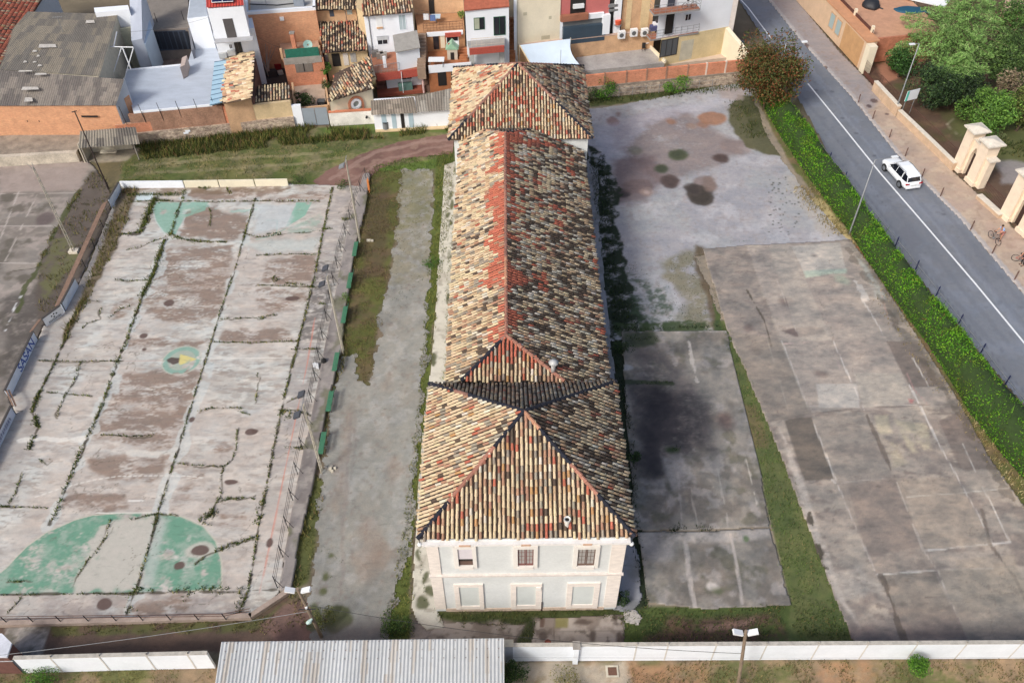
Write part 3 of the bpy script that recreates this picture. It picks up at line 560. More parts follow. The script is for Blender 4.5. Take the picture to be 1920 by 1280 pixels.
# ---- gravel yard east of the school
def p_east(X, Y):
    p = Paint(X, Y, (166, 166, 168)); p.noise((164, 161, 166), .7, 3, .42, .6, 70); p.noise((190, 188, 192), .6, 2, .52, .7, 71); p.noise((158, 150, 148), .5, .4, .58, .7, 72)
    B = (140, 128, 126)
    p.blob([(1150, 235), (1180, 222), (1225, 208), (1290, 206), (1330, 235), (1350, 255), (1400, 262), (1395, 290), (1350, 300), (1320, 320), (1280, 330), (1230, 340), (1180, 300), (1150, 275)], B, .92, .7, .7, th=.34, sc=2)
    p.blob([(1150, 300), (1230, 290), (1245, 335), (1210, 380), (1150, 385)], (118, 100, 100), .8, .6, .5)
    for x, y, rx, ry, c, o in [(1336, 222, 27, 13, (156, 112, 84), .9), (1317, 233, 12, 6, (150, 108, 84), .7), (1257, 227, 9, 7, (150, 110, 86), .8), (1296, 236, 9, 6, (160, 130, 110), .6), (1150, 229, 12, 9, (140, 110, 104), .8), (1159, 214, 5, 4, (136, 112, 106), .7),
                               (1272, 290, 20, 12, (78, 86, 62), .95), (1240, 316, 12, 9, (76, 82, 62), .95), (1192, 283, 14, 8, (104, 104, 90), .7), (1320, 345, 22, 14, (128, 110, 104), .8), (1312, 366, 27, 20, (72, 64, 58), 1.0), (1300, 355, 16, 12, (74, 66, 62), 1.0), (1330, 345, 12, 14, (126, 108, 100), .8), (1352, 297, 16, 8, (92, 76, 72), 1.0),
                               (1256, 340, 20, 13, (88, 74, 72), 1.0), (1166, 362, 16, 10, (74, 66, 70), 1.0), (1195, 350, 30, 14, (112, 94, 92), .7), (1212, 361, 14, 8, (150, 130, 122), .9), (1257, 268, 22, 14, (150, 140, 138), .5), (1300, 268, 26, 12, (150, 138, 134), .5), (1380, 275, 30, 14, (134, 118, 114), .6)]:
        p.ell(x, y, rx, ry, c, o*.97, .25, .25)
        if c[0] < 96: p.ell(x, y, rx*.7, ry*.7, tuple(int(v*.86) for v in c), .8, .2, .2)
    p.ell(1213, 361, 6, 4, (176, 156, 148), .9, .15, .1)
    p.blob([(1115, 240), (1200, 215), (1380, 178), (1380, 192), (1230, 225), (1150, 300), (1120, 300)], (192, 190, 200), .5, .6, .6)
    p.blob([(1362, 205), (1385, 180), (1450, 180), (1500, 300), (1440, 290), (1400, 276), (1372, 240)], (92, 90, 62), .97, .2, .35); p.blob([(1385, 180), (1450, 180), (1480, 260), (1410, 250)], (70, 74, 44), .8, .4, .4, th=.4, sc=1); p.blob([(1340, 165), (1400, 165), (1390, 190), (1350, 185)], (170, 156, 150), .7, .3, .4)  # grass under the tree, the tree's shadow mixed into the dark olive
    p.blob([(1470, 330), (1500, 330), (1570, 440), (1540, 445)], (176, 168, 158), .6, .3, .4)
    # weeds eating in from school and court corner; school side darkened for its shadow
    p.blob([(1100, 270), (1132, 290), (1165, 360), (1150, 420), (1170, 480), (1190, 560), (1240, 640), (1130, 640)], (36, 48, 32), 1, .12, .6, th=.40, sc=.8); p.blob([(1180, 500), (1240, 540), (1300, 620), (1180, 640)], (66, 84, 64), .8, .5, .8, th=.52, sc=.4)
    p.blob([(1240, 490), (1300, 465), (1330, 470), (1372, 640), (1250, 640), (1290, 560), (1245, 520)], (130, 124, 100), .85, .5, .5, th=.4, sc=1.1)
    p.blob([(1305, 458), (1325, 466), (1345, 540), (1370, 640), (1345, 640), (1325, 560), (1300, 490)], (102, 86, 66), .9, .25, .3); p.blob([(1335, 520), (1345, 520), (1375, 640), (1345, 640)], (78, 96, 46), .9, .15, .2)
    p.blob([(1150, 605), (1350, 600), (1360, 625), (1150, 628)], (62, 78, 46), .9, .15, .3, th=.36, sc=1)
    p.mott(.12, 2.2, 1.2, 550); p.mott(.07, .6, None, 551)
    for k in range(60): x, y = rng.uniform(1440, 1500), rng.uniform(330, 440); p.ell(x, y, rng.uniform(1, 2.2), rng.uniform(.8, 1.6), (70, 72, 66), .8, .04, .05)
    return p.C
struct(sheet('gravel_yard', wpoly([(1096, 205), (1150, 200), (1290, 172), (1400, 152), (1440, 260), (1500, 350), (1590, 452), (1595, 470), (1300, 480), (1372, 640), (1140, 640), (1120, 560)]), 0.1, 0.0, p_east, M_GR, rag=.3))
for nm, q, dark in (('concrete_court', [(1166, 622), (1362, 620), (1378, 690), (1398, 770), (1425, 880), (1442, 988), (1320, 992), (1190, 994), (1176, 800)], 1), ('concrete_court', [(1196, 998), (1320, 996), (1444, 991), (1462, 1060), (1482, 1132), (1330, 1140), (1215, 1128)], 0)):
    def p_mid(X, Y, dark=dark):
        p = Paint(X, Y, (140, 135, 128)); p.noise((116, 109, 102), .8, 1.6, .42, .62, 80); p.noise((158, 152, 148), .75, .9, .55, .7, 81); p.noise((98, 96, 82), .7, 1.2, .58, .72, 82)
        if dark:
            p.blob([(1185, 640), (1250, 650), (1330, 740), (1345, 800), (1340, 850), (1240, 860), (1190, 880), (1180, 720)], (98, 92, 92), .8, 1.0, .6, th=.4, sc=1.4)
            p.blob([(1195, 728), (1250, 725), (1315, 745), (1330, 800), (1330, 835), (1245, 845), (1240, 885), (1208, 895), (1195, 800)], (62, 58, 62), .9, .9, .6, th=.34, sc=1.6, tw=.2)
            p.ell(1230, 752, 32, 30, (44, 42, 48), .7, 1.0, .5); p.ell(1222, 868, 20, 26, (48, 46, 52), .8, .8, .4); p.ell(1225, 820, 22, 24, (50, 47, 52), .6, .9, .4); p.ell(1362, 790, 17, 17, (104, 88, 84), .9, .5, .2)
            p.ell(1280, 655, 26, 10, (88, 84, 82), .6, .5, .3); p.ell(1174, 690, 12, 5, (170, 172, 176), .8, .12, .1)
            p.blob([(1166, 622), (1230, 620), (1238, 640), (1200, 652), (1166, 645)], (52, 66, 38), .8, .25, .3); p.line([(1170, 718), (1262, 718)], .4, (48, 62, 36), .8, .2); p.ell(1262, 843, 12, 5, (56, 76, 40), .9, .2, .2)
            p.line([(1290, 640), (1297, 672), (1308, 715)], .25, (180, 174, 168), .8, .1, .4, .8); p.blob([(1240, 855), (1280, 850), (1300, 900), (1270, 920), (1248, 890)], (168, 164, 162), .7, .3, .5, th=.42, sc=1)
            p.line([(1268, 870), (1275, 930), (1278, 990)], .14, (170, 164, 160), .6, .1, .35, .8); p.line([(1292, 875), (1298, 940), (1310, 990)], .08, (176, 168, 160), .6, .08, .35, .8); p.line([(1345, 880), (1360, 950), (1366, 990)], .12, (168, 162, 156), .7, .1, .35, .8); p.line([(1395, 850), (1420, 945)], .1, (190, 184, 176), .7, .05, .3)
            p.line([(1180, 620), (1360, 620)], .35, (176, 170, 164), .7, .15, .4, .7)
        else:
            p.blob([(1196, 998), (1442, 992), (1446, 1010), (1200, 1024)], (172, 166, 162), .8, .3, .4, th=.38, sc=1.2); p.line([(1284, 1020), (1291, 1060), (1296, 1100), (1304, 1138)], .3, (178, 170, 164), .9, .12); p.line([(1370, 1000), (1380, 1060), (1392, 1130)], .2, (178, 170, 164), .85, .1)
            p.ell(1235, 1035, 26, 18, (164, 160, 160), .6, .5, .5); p.ell(1337, 1100, 10, 8, (196, 190, 186), .8, .15, .2); p.ell(1345, 1108, 8, 6, (84, 92, 66), .8, .2, .2); p.ell(1398, 1010, 5, 6, (84, 110, 66), .8, .1, .15)
        p.mott(.33, 1.3, None, 530, .06); p.mott(.22, .45, None, 531)
        return p.C
    struct(sheet(nm, wpoly(q), 0.09, 0.05, p_mid, M_CO, rag=.12, thick=.12))
# ---- big right court
def p_rc(X, Y):
    p = Paint(X, Y, (160, 150, 140)); p.noise((132, 122, 116), .8, 3, .42, .62, 90, 1.6); p.noise((172, 162, 150), .7, 1.5, .5, .68, 91, .8); p.noise((120, 110, 104), .7, .7, .58, .74, 92, .35)
    def q(pts, c, op=.75, **k): p.blob(pts, c, op, .08, .08, **k)
    q([(1318, 466), (1400, 462), (1460, 640), (1520, 775), (1440, 790), (1364, 620)], (136, 126, 120), .5)
    q([(1400, 462), (1590, 452), (1690, 640), (1800, 760), (1520, 775), (1465, 640)], (168, 158, 150), .55)
    q([(1484, 462), (1574, 456), (1586, 508), (1508, 514)], (184, 178, 170), .85); p.blob([(1506, 508), (1586, 504), (1586, 512), (1545, 516), (1512, 522)], (166, 188, 172), .6, .15, .15); p.ell(1580, 525, 12, 10, (146, 160, 144), .6, .3, .3)
    q([(1530, 720), (1605, 720), (1612, 765), (1535, 765)], (190, 184, 176), .8); q([(1600, 700), (1690, 700), (1712, 755), (1618, 765)], (182, 174, 162), .6)
    q([(1662, 640), (1720, 640), (1760, 725), (1706, 728)], (116, 106, 100), .85); q([(1470, 788), (1520, 781), (1566, 898), (1508, 902)], (108, 100, 92), .95); q([(1522, 781), (1618, 772), (1672, 895), (1570, 902)], (142, 134, 126), .6)
    p.blob([(1640, 780), (1665, 780), (1672, 810), (1650, 815)], (184, 174, 152), .8, .15, .2); p.blob([(1680, 790), (1735, 795), (1745, 845), (1712, 850)], (180, 170, 148), .8, .15, .3, th=.4, sc=1.2); p.blob([(1650, 820), (1690, 830), (1700, 870), (1670, 880)], (172, 162, 142), .7, .2, .4, th=.45, sc=.9)
    q([(1590, 910), (1680, 900), (1730, 1025), (1625, 1045)], (116, 106, 102), .75); q([(1700, 930), (1800, 920), (1850, 1015), (1735, 1028)], (138, 128, 120), .5); q([(1650, 1076), (1750, 1070), (1812, 1195), (1700, 1200)], (132, 122, 110), .5); q([(1790, 1050), (1900, 1040), (1930, 1130), (1810, 1150)], (160, 148, 134), .6)
    q([(1800, 770), (1830, 770), (1890, 880), (1800, 880), (1760, 790)], (118, 106, 100), .7)
    p.blob([(1560, 1070), (1620, 1060), (1650, 1110), (1590, 1120)], (186, 178, 168), .6, .3, .5, th=.42, sc=1.1); p.blob([(1460, 800), (1490, 860), (1560, 1060), (1610, 1180), (1570, 1120), (1500, 940)], (190, 180, 170), .8, .15, .2, th=.36, sc=1)
    p.blob([(1560, 1165), (1960, 1150), (1960, 1215), (1600, 1215)], (112, 100, 98), .65, .7, .5); p.blob([(1590, 455), (1625, 480), (1800, 760), (1780, 760), (1700, 640), (1640, 545)], (110, 104, 98), .7, .3, .5, th=.42, sc=.8)  # first blob paints the white wall's shadow along the near edge
    p.blob([(1605, 480), (1625, 500), (1660, 560), (1640, 560)], (168, 172, 168), .7, .2, .4, th=.45, sc=.6)
    for x, y, rx, ry in [(1475, 566, 14, 8), (1417, 656, 10, 9), (1540, 702, 12, 6), (1527, 480, 4, 2), (1405, 615, 9, 8)]: p.ell(x, y, rx, ry, (112, 100, 96), .8, .25, .2)
    p.blob([(1464, 622), (1490, 614), (1545, 614), (1548, 628), (1490, 632)], (104, 92, 90), .9, .15, .2)
    for L, wd, c in (([(1400, 545), (1432, 600), (1446, 650)], .12, CRK), ([(1465, 640), (1520, 780), (1567, 902), (1592, 960), (1640, 1070)], .09, (206, 198, 190)), ([(1562, 640), (1620, 770)], .1, (214, 206, 198)), ([(1625, 778), (1676, 895)], .22, (108, 98, 90)), ([(1680, 905), (1730, 1030), (1757, 1070), (1815, 1197)], .09, (206, 198, 188)),
                     ([(1704, 722), (1726, 763), (1756, 826)], .09, (206, 200, 194)), ([(1711, 672), (1733, 711), (1758, 760)], .07, (208, 202, 196)), ([(1756, 826), (1792, 890), (1828, 956), (1862, 1024)], .07, (196, 188, 180)), ([(1804, 833), (1829, 886), (1861, 951), (1893, 1017)], .07, (204, 198, 190)), ([(1893, 1017), (1736, 1032)], .09, (208, 202, 196)),
                     ([(1840, 955), (1856, 1020), (1900, 1080), (1940, 1160)], .16, (112, 102, 94)), ([(1645, 1077), (1755, 1069)], .12, (208, 202, 194)), ([(1755, 1069), (1860, 1066)], .06, (188, 180, 170)), ([(1575, 905), (1676, 896)], .07, (200, 192, 184)), ([(1700, 932), (1800, 925), (1896, 915)], .08, (200, 194, 184)), ([(1430, 792), (1520, 776), (1618, 766), (1720, 760), (1804, 758)], .14, (130, 120, 112)),
                     ([(1516, 763), (1720, 760)], .05, (186, 178, 170)), ([(1652, 1080), (1675, 1140), (1697, 1204)], .3, (96, 86, 78)), ([(1605, 545), (1640, 600), (1662, 640)], .08, (200, 194, 188)), ([(1604, 530), (1620, 560)], .5, (196, 190, 184)), ([(1560, 650), (1575, 690)], .05, (190, 170, 164)), ([(1580, 545), (1645, 541)], .05, (196, 184, 176)),
                     ([(1700, 700), (1712, 730), (1740, 760)], .05, (176, 140, 136)), ([(1440, 640), (1455, 690), (1478, 770)], .06, (176, 168, 160)), ([(1650, 543), (1665, 600)], .05, (180, 150, 140)), ([(1446, 500), (1470, 560), (1500, 640)], .05, (176, 168, 160)), ([(1470, 645), (1515, 642)], .06, (206, 180, 172)), ([(1560, 900), (1566, 905)], .2, (196, 188, 180)), ([(1735, 1120), (1890, 1115)], .05, (120, 110, 102))):
        p.line(L, wd, c, .85, .04, .26, 1.2, 13)
    p.blob([(1704, 748), (1714, 750), (1712, 758), (1706, 756)], (190, 110, 110), .7, .1, .1)
    p.line([(1516, 962), (1522, 985), (1532, 1025), (1540, 1055), (1556, 1065)], .25, (70, 64, 54), .9, .15, .36, .5); p.line([(1590, 470), (1700, 640), (1800, 780), (1900, 940)], .5, (96, 86, 76), .5, .4, .4, 1)
    for k, q_ in enumerate(([(1364, 620), (1465, 640), (1520, 776), (1440, 790)], [(1567, 902), (1676, 896), (1757, 1069), (1640, 1075)], [(1676, 896), (1792, 896), (1862, 1024), (1735, 1030)], [(1757, 1069), (1900, 1060), (1990, 1200), (1815, 1200)], [(1440, 462), (1482, 460), (1560, 640), (1500, 640)])): p.blob(q_, ((138, 130, 120), (146, 134, 124), (164, 152, 138), (150, 142, 130), (172, 164, 154))[k], .55, .05, .06)
    p.mott(.33, 1.8, .9, 520, .06); p.mott(.2, .5, .3, 521)
    f = fbm(X, Y, 4, 5, 210); p.mix(.4*(1-sst(.0, .005, np.abs(f-.5))), (104, 94, 86))
    return p.C
struct(sheet('concrete_court', wpoly([(1318, 467), (1400, 461), (1595, 450), (1640, 510), (1700, 600), (1800, 756), (1850, 850), (1920, 950), (2010, 1100), (2040, 1214), (1606, 1214), (1570, 1130), (1520, 1000), (1475, 880), (1440, 792), (1395, 690), (1364, 620), (1340, 540)]), 0.1, 0.06, p_rc, M_CO, rag=.08, thick=.14))

# ---- road and pavement
KL = [(1360, -40), (1440, 85), (1520, 225), (1560, 300), (1660, 440), (1820, 640), (1925, 765), (2100, 975)]     # west road edge
KR = [(1412, -40), (1440, 0), (1502, 77), (1595, 180), (1677, 283), (1727, 337), (1802, 412), (1920, 552), (2050, 700)]
def p_road(X, Y):
    p = Paint(X, Y, (124, 128, 136)); p.noise((113, 117, 125), .6, 4, .42, .62, 100); p.noise((132, 138, 150), .5, 1.5, .52, .7, 101)
    p.line([(1500, 210), (1620, 360), (1760, 540), (1920, 735)], .06, (100, 104, 116), .7, .03, .2, 2); p.line([(1450, 40), (1520, 130), (1640, 280), (1780, 450), (1920, 620)], .8, (134, 140, 152), .5, .3)
    for x, y in [(1770, 402), (1530, 170), (1560, 172), (1472, 60), (1605, 250), (1580, 222), (1640, 292)]: p.ell(x, y, 4, 2, (84, 86, 94), .7, .08, .1)
    p.noise((96, 100, 110), .4, .5, .66, .8, 104); p.mott(.06, 3, 3, 590); p.mott(.05, .4, None, 591)
    for dx in (-62, -30, 28, 60): p.line([(1515+dx, 157), (1650+dx, 324), (1920+dx, 642)], .45, (108, 112, 122), .4, .15)
    p.line([(1560, 250), (1640, 360), (1700, 430)], .04, (84, 88, 98), .7, .3, .4, .8); p.blob([(1700, 420), (1730, 455), (1712, 468), (1682, 434)], (112, 115, 124), .8, .04, .03); return p.C
struct(sheet('road', wpoly(KL+KR[::-1]), 0.16, 0.0, p_road, attr('asphalt', .8, .05, 3, .006, 30, fine=.05)))
m = MB()
for L, wd in (([(1380, -10), (1403, 15), (1448, 75)], .16), ([(1515, 157), (1580, 237), (1650, 324), (1740, 428), (1830, 533), (1920, 642), (2020, 765)], .17)):
    W = [G(x, y, .006) for x, y in L]
    for a, b in zip(W[:-1], W[1:]):
        n = Vector((-(b-a).y, (b-a).x, 0)).normalized()*wd/2; m.face([a-n, b-n, b+n, a+n])
struct(m.build('road_marking', flat('road_white', A(238, 240, 242), .7, amt=.08, scale=4)))
PW = [(1440, -60), (1510, 22), (1570, 95), (1632, 158), (1680, 212), (1780, 318), (1840, 372), (1870, 400), (1920, 450), (2050, 560)]
def p_pav(X, Y):
    p = Paint(X, Y, (186, 166, 148)); p.noise((172, 152, 138), .7, 2, .42, .62, 110); p.noise((198, 180, 160), .6, .9, .52, .7, 111); p.noise((182, 158, 146), .5, 1.5, .5, .7, 112)
    p.blob([(1400, -80), (1500, 0), (1590, 100), (1650, 190), (1625, 210), (1500, 77), (1380, -60)], (152, 146, 148), .85, .6, .5)
    p.line(KR, .7, (176, 172, 172), .8, .08)
    for x, y, rx, ry in [(1629, 201, 5, 3), (1638, 191, 7, 4), (1662, 216, 4, 2), (1612, 207, 4, 3), (1512, 87, 4, 4), (1547, 128, 4, 3)]: p.ell(x, y, rx, ry, (88, 72, 72), .9, .04, .02)
    p.noise((150, 128, 112), .4, .5, .62, .74, 113); p.mott(.08, 1.5, .5, 580); return p.C
struct(sheet('pavement', wpoly(KR+PW[::-1]), 0.14, 0.12, p_pav, attr('paving', .85, .06, 3, .006, 20, fine=.08), thick=.16))
def p_park(X, Y):
    p = Paint(X, Y, (104, 82, 66)); p.noise((86, 66, 54), .7, 1.5, .45, .65, 120); p.noise((124, 100, 76), .6, .8, .54, .7, 121)
    p.blob([(1780, 210), (1960, 180), (1990, 330), (1860, 310), (1800, 262)], (98, 104, 58), .85, .6, .7); p.blob([(1600, 40), (1720, 40), (1740, 110), (1660, 160)], (176, 124, 100), .9, .3, .4)
    p.blob([(1865, 300), (1990, 305), (1990, 350), (1880, 345)], (156, 148, 146), .85, .3, .4); p.line([(1800, 255), (1775, 235), (1790, 222)], .15, (176, 164, 146), .8, .1)
    p.noise((78, 86, 44), .6, 2, .56, .7, 123); return p.C
struct(sheet('park_ground', [(q[0]+.3, q[1]) for q in wpoly(PW)]+[(100, 60), (100, 115), (40, 115)], 0.3, 0.0, p_park, M_GR))
# ================= THE SCHOOL
CREAM = (214, 193, 160); TAN = (192, 164, 132); GRY = (156, 146, 131); DRK = (92, 78, 67); RED = (188, 108, 86); PNK = (178, 138, 114); OCH = (188, 146, 100); WHT = (214, 205, 188); DRED = (142, 92, 78)
PAL = np.array([A(*c)[:3] for c in (CREAM, TAN, GRY, DRK, RED, PNK, OCH, WHT, DRED)])
def tiles(O, U, Vv, poly, wfn, s=0.257, L=0.40, r=0.079, seed=0, jit=1.0):
    """barrel tiles over a roof plane. O eave origin, U along the eave, Vv up the slope (unit), poly in (u,v)."""
    O, U, Vv = np.array(O, float), np.array(U, float), np.array(Vv, float); Nn = np.cross(U, Vv); rs = np.random.RandomState(seed)
    us = [p[0] for p in poly]; vs = [p[1] for p in poly]
    iu = np.arange(min(us)+s*.5, max(us), s); iv = np.arange(min(vs)-.0, max(vs)+L*.3, L)
    uu, vv_ = np.meshgrid(iu, iv); off = (rs.rand(len(iu))-.5)*L*.5*jit; vv_ = vv_+off[None, :]; col_i = np.tile(np.arange(len(iu)), len(iv))
    u, v = uu.ravel(), vv_.ravel(); k = pip(u, v+L*.5, poly) | (pip(u, v+L*.8, poly) & (v < min(vs)+L*.6)); u, v, col_i = u[k], v[k], col_i[k]; n = len(u)
    cj = (rs.rand(len(iu))-.5)*.03*jit; u = u+cj[col_i]+rs.normal(size=n)*.008*jit; tw = rs.normal(size=n)*.02*jit
    ang = np.linspace(0, math.pi, 6); ring = []
    r0 = r*(1+.12*(rs.rand(n)-.5)); v0 = v-.03; v1 = np.minimum(v+L+.06, max(vs)+.1)
    for e in (0, 1):
        for a in ang:
            rr = r0*(1.12 if e == 0 else .86); du = -np.cos(a)*rr+(tw*L if e else 0); dn = np.sin(a)*rr*1.12+(.055 if e == 0 else .022)
            ring.append(O+np.outer(u+du, U)+np.outer(v0 if e == 0 else v1, Vv)+np.outer(dn, Nn))
    V = np.stack(ring, 1).reshape(-1, 3); b = (np.arange(n)*12)[:, None]
    F = np.concatenate([np.stack([b[:, 0]+i, b[:, 0]+i+1, b[:, 0]+7+i, b[:, 0]+6+i], 1) for i in range(5)]+[np.stack([b[:, 0]+0, b[:, 0]+5, b[:, 0]+4, b[:, 0]+1], 1), np.stack([b[:, 0]+1, b[:, 0]+4, b[:, 0]+3, b[:, 0]+2], 1)])
    cen = O+np.outer(u, U)+np.outer(v+L/2, Vv); w = np.clip(wfn(cen[:, 0], cen[:, 1], cen[:, 2], n, rs), 0, None); cw = np.cumsum(w, 1)/w.sum(1)[:, None]
    ki = (rs.rand(n)[:, None] > cw).sum(1).clip(0, 8)
    C = PAL[ki]*(1+rs.uniform(-.14, .12, (n, 1)))*(1+rs.uniform(-.03, .03, (n, 3)))
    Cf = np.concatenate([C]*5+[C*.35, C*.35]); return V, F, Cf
def cat(parts):
    V, F, C = [], [], []; b = 0
    for v, f, c in parts: V.append(v); F.append(f+b); C.append(c); b += len(v)
    return np.concatenate(V), np.concatenate(F), np.concatenate(C)
M_TILE = attr('clay_tile', .9, .12, 7, .004, 40, fine=.12)
M_PAN = attr('clay_pan', .95, .3, 5, .01, 20, fine=.3)
def roofplane(pts, wfn, seed, U=None, **kw):
    """pts: eave-left, eave-right, then the rest, counter-clockwise seen from above"""
    P0, P1 = Vector(pts[0]), Vector(pts[1]); U = (P1-P0).normalized(); n = (P1-P0).cross(Vector(pts[2])-P0).normalized(); Vv = n.cross(U)
    poly = [((Vector(p)-P0).dot(U), (Vector(p)-P0).dot(Vv)) for p in pts]
    return tiles(P0, U, Vv, poly, wfn, seed=seed, **kw)
def wconst(*w):
    w = np.array(w, float)
    def f(x, y, z, n, rs):
        W = np.tile(w, (n, 1)); q = fbm(x+y*.3, y, 1.4, 4, 300)-.5; W[:, 3] *= np.exp(q*4.5); W[:, 2] *= np.exp(q*3); W[:, 0] *= np.exp(-q*2.5); q2 = fbm(x, y, 1.1, 3, 320)-.5; W[:, 4] *= np.exp(q2*7); return W
    return f
def ridge(mb, a, b, seed, dark=True, r=.13, sag=.01):
    a, b = Vector(a), Vector(b); L = (b-a).length; n = max(1, int(L/.42)); q = random.Random(seed); run = 0; tn = None
    for i in range(n):
        if run <= 0: run = q.randint(3, 9); tn = (A(34, 36, 48) if r != .121 and q.random() < (.6 if dark else .15) else A(*q.choice([(168, 118, 100), (150, 110, 96), (190, 140, 112)])))
        run -= 1; p, e = a.lerp(b, i/n), a.lerp(b, (i+1.12)/n); p = p+Vector((q.uniform(-.015, .015), q.uniform(-.015, .015), .03+q.uniform(0, .02)))
        k = 1+q.uniform(-.15, .15); mb.tube([p, e], [r*1.08, r*.9], 8, (tn[0]*k, tn[1]*k, tn[2]*k, 1))
EZ, AZ = 8.3, 11.95
def pav(x0, x1, y0, y1, ap):
    a = (x0, y0, EZ); b = (x1, y0, EZ); c = (x1, y1, EZ); d = (x0, y1, EZ); p = (ap[0], ap[1], AZ)
    return a, b, c, d, p
sch = thing('school_building', 'long building with weathered clay tile roof and pale facade in the yard', 'school building', (.6, 24.9, 0))
PA = pav(-5.3, 6.58, 24.98, 36.2, (.63, 30.9)); PB = pav(-5.25, 7.1, 63.75, 76.0, (.8, 69.9))
RZ, RX = 10.25, -.36; WLX, WLZ, WRX, WRZ = -4.3, 8.0, 6.42, 6.95
def lz(x): return RZ-(RX-x)*(RZ-WLZ)/(RX-WLX)
def rz(x): return RZ-(x-RX)*(RZ-WRZ)/(WRX-RX)
RA, RB = (RX, 38.5, RZ), (RX, 61.7, RZ); hl, hr = -3.25, 3.3
HL, HR = (hl, 36.15, lz(hl)), (hr, 36.15, rz(hr))
FL, FR = (-2.3, 63.9, lz(-2.3)), (1.9, 63.9, rz(1.9))
#            cream tan  gry  drk  red  pnk  och  wht dred
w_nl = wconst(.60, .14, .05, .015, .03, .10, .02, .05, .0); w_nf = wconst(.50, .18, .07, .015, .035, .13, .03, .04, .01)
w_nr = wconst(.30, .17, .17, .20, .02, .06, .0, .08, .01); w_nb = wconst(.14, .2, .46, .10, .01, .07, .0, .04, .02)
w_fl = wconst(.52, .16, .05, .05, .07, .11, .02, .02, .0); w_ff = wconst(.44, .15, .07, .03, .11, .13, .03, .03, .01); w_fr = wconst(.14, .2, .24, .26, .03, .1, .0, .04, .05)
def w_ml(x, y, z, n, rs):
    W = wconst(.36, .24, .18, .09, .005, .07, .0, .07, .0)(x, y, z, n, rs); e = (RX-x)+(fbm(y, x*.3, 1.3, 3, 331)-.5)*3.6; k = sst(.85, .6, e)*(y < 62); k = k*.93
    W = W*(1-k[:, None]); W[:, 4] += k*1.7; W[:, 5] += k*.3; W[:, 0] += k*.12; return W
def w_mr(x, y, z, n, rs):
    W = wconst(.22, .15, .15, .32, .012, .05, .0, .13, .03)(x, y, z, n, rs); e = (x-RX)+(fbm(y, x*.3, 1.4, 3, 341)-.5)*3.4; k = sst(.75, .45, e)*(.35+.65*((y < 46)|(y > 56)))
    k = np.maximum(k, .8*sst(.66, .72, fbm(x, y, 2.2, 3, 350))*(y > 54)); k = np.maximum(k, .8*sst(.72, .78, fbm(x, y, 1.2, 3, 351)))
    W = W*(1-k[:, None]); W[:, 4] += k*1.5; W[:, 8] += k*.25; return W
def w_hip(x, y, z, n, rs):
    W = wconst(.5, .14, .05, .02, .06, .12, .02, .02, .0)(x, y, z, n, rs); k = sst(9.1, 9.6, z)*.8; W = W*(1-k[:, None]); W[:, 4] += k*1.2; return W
T = []
planes = []
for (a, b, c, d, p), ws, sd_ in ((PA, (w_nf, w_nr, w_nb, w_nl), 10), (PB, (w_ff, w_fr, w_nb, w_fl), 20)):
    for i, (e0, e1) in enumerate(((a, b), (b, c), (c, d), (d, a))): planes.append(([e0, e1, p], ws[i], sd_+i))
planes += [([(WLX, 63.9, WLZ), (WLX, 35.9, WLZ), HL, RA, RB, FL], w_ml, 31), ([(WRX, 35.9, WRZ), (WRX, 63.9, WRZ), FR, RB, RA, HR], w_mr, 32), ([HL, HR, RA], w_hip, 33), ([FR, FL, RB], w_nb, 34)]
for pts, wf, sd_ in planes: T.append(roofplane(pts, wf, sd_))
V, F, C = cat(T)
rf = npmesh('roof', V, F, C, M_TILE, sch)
m = MB()
for pts, wf, sd_ in planes:
    P = [Vector(q) for q in pts]; nn = (P[1]-P[0]).cross(P[2]-P[0]).normalized(); m.face([q+nn*.004 for q in P], A(66, 52, 44)); m.face([q-nn*.12 for q in P][::-1], A(120, 104, 90))  # deck top darkened to paint shadow lines between the tile columns
    e = (P[0]-P[1]); m.face([P[0]+nn*.004, P[0]-nn*.12, P[1]-nn*.12, P[1]+nn*.004], A(150, 130, 110))
m.build('roof_deck', M_PAN, rf)
k = 60; RG = [(e, p, 1, .13) for (a, b, c, d, p) in (PA, PB) for e in (a, b, c, d)]+[(RA, RB, 0, .121), (HL, RA, 1, .13), (HR, RA, 0, .13), (FL, RB, 0, .09), (FR, RB, 1, .09)]
for a_, b_, dk_, r_ in RG: m = MB(); k += 1; ridge(m, a_, b_, k, bool(dk_), r_); m.build('ridge', M_TILE, rf)
# red ridge capping
# ---- walls
wallm = flat('school_render', A(222, 224, 222), .88, amt=.08, scale=.7, bump=.006, bs_=14); quoin = flat('school_stone', A(240, 229, 219), .85, amt=.10, scale=2.2, bump=.008, stretch=(1, 1, 3)); framem = flat('school_frame', A(240, 234, 226), .8, amt=.05, scale=2)
X0, X1, Y0 = -4.83, 6.15, 24.93
m = MB(); m.box(X0, X1, Y0, 35.9, 0, 8.28); m.box(-3.98, 6.05, 35.9, 64.0, 0, 6.9); m.prism([(-3.98, 35.9), (-3.98, 64.1), (-3.2, 64.1), (-3.2, 35.9)], 6.9, [7.95, 7.95, 8.3, 8.3]); m.box(-4.8, 6.75, 64.1, 75.6, 0, 8.28)
walls = m.build('wall', wallm, sch)
def yp(x, y): q = GY(x, y, Y0); return q.x, q.z
m = MB()
m.box(X0-.03, X0+.62, Y0-.06, Y0+.6, .35, 8.1); m.build('pilaster', quoin, sch); m = MB(); m.box(X1-.75, X1+.03, Y0-.06, Y0+.6, .35, 8.1); m.build('pilaster', quoin, sch)
z = yp(980, 1075)[1]
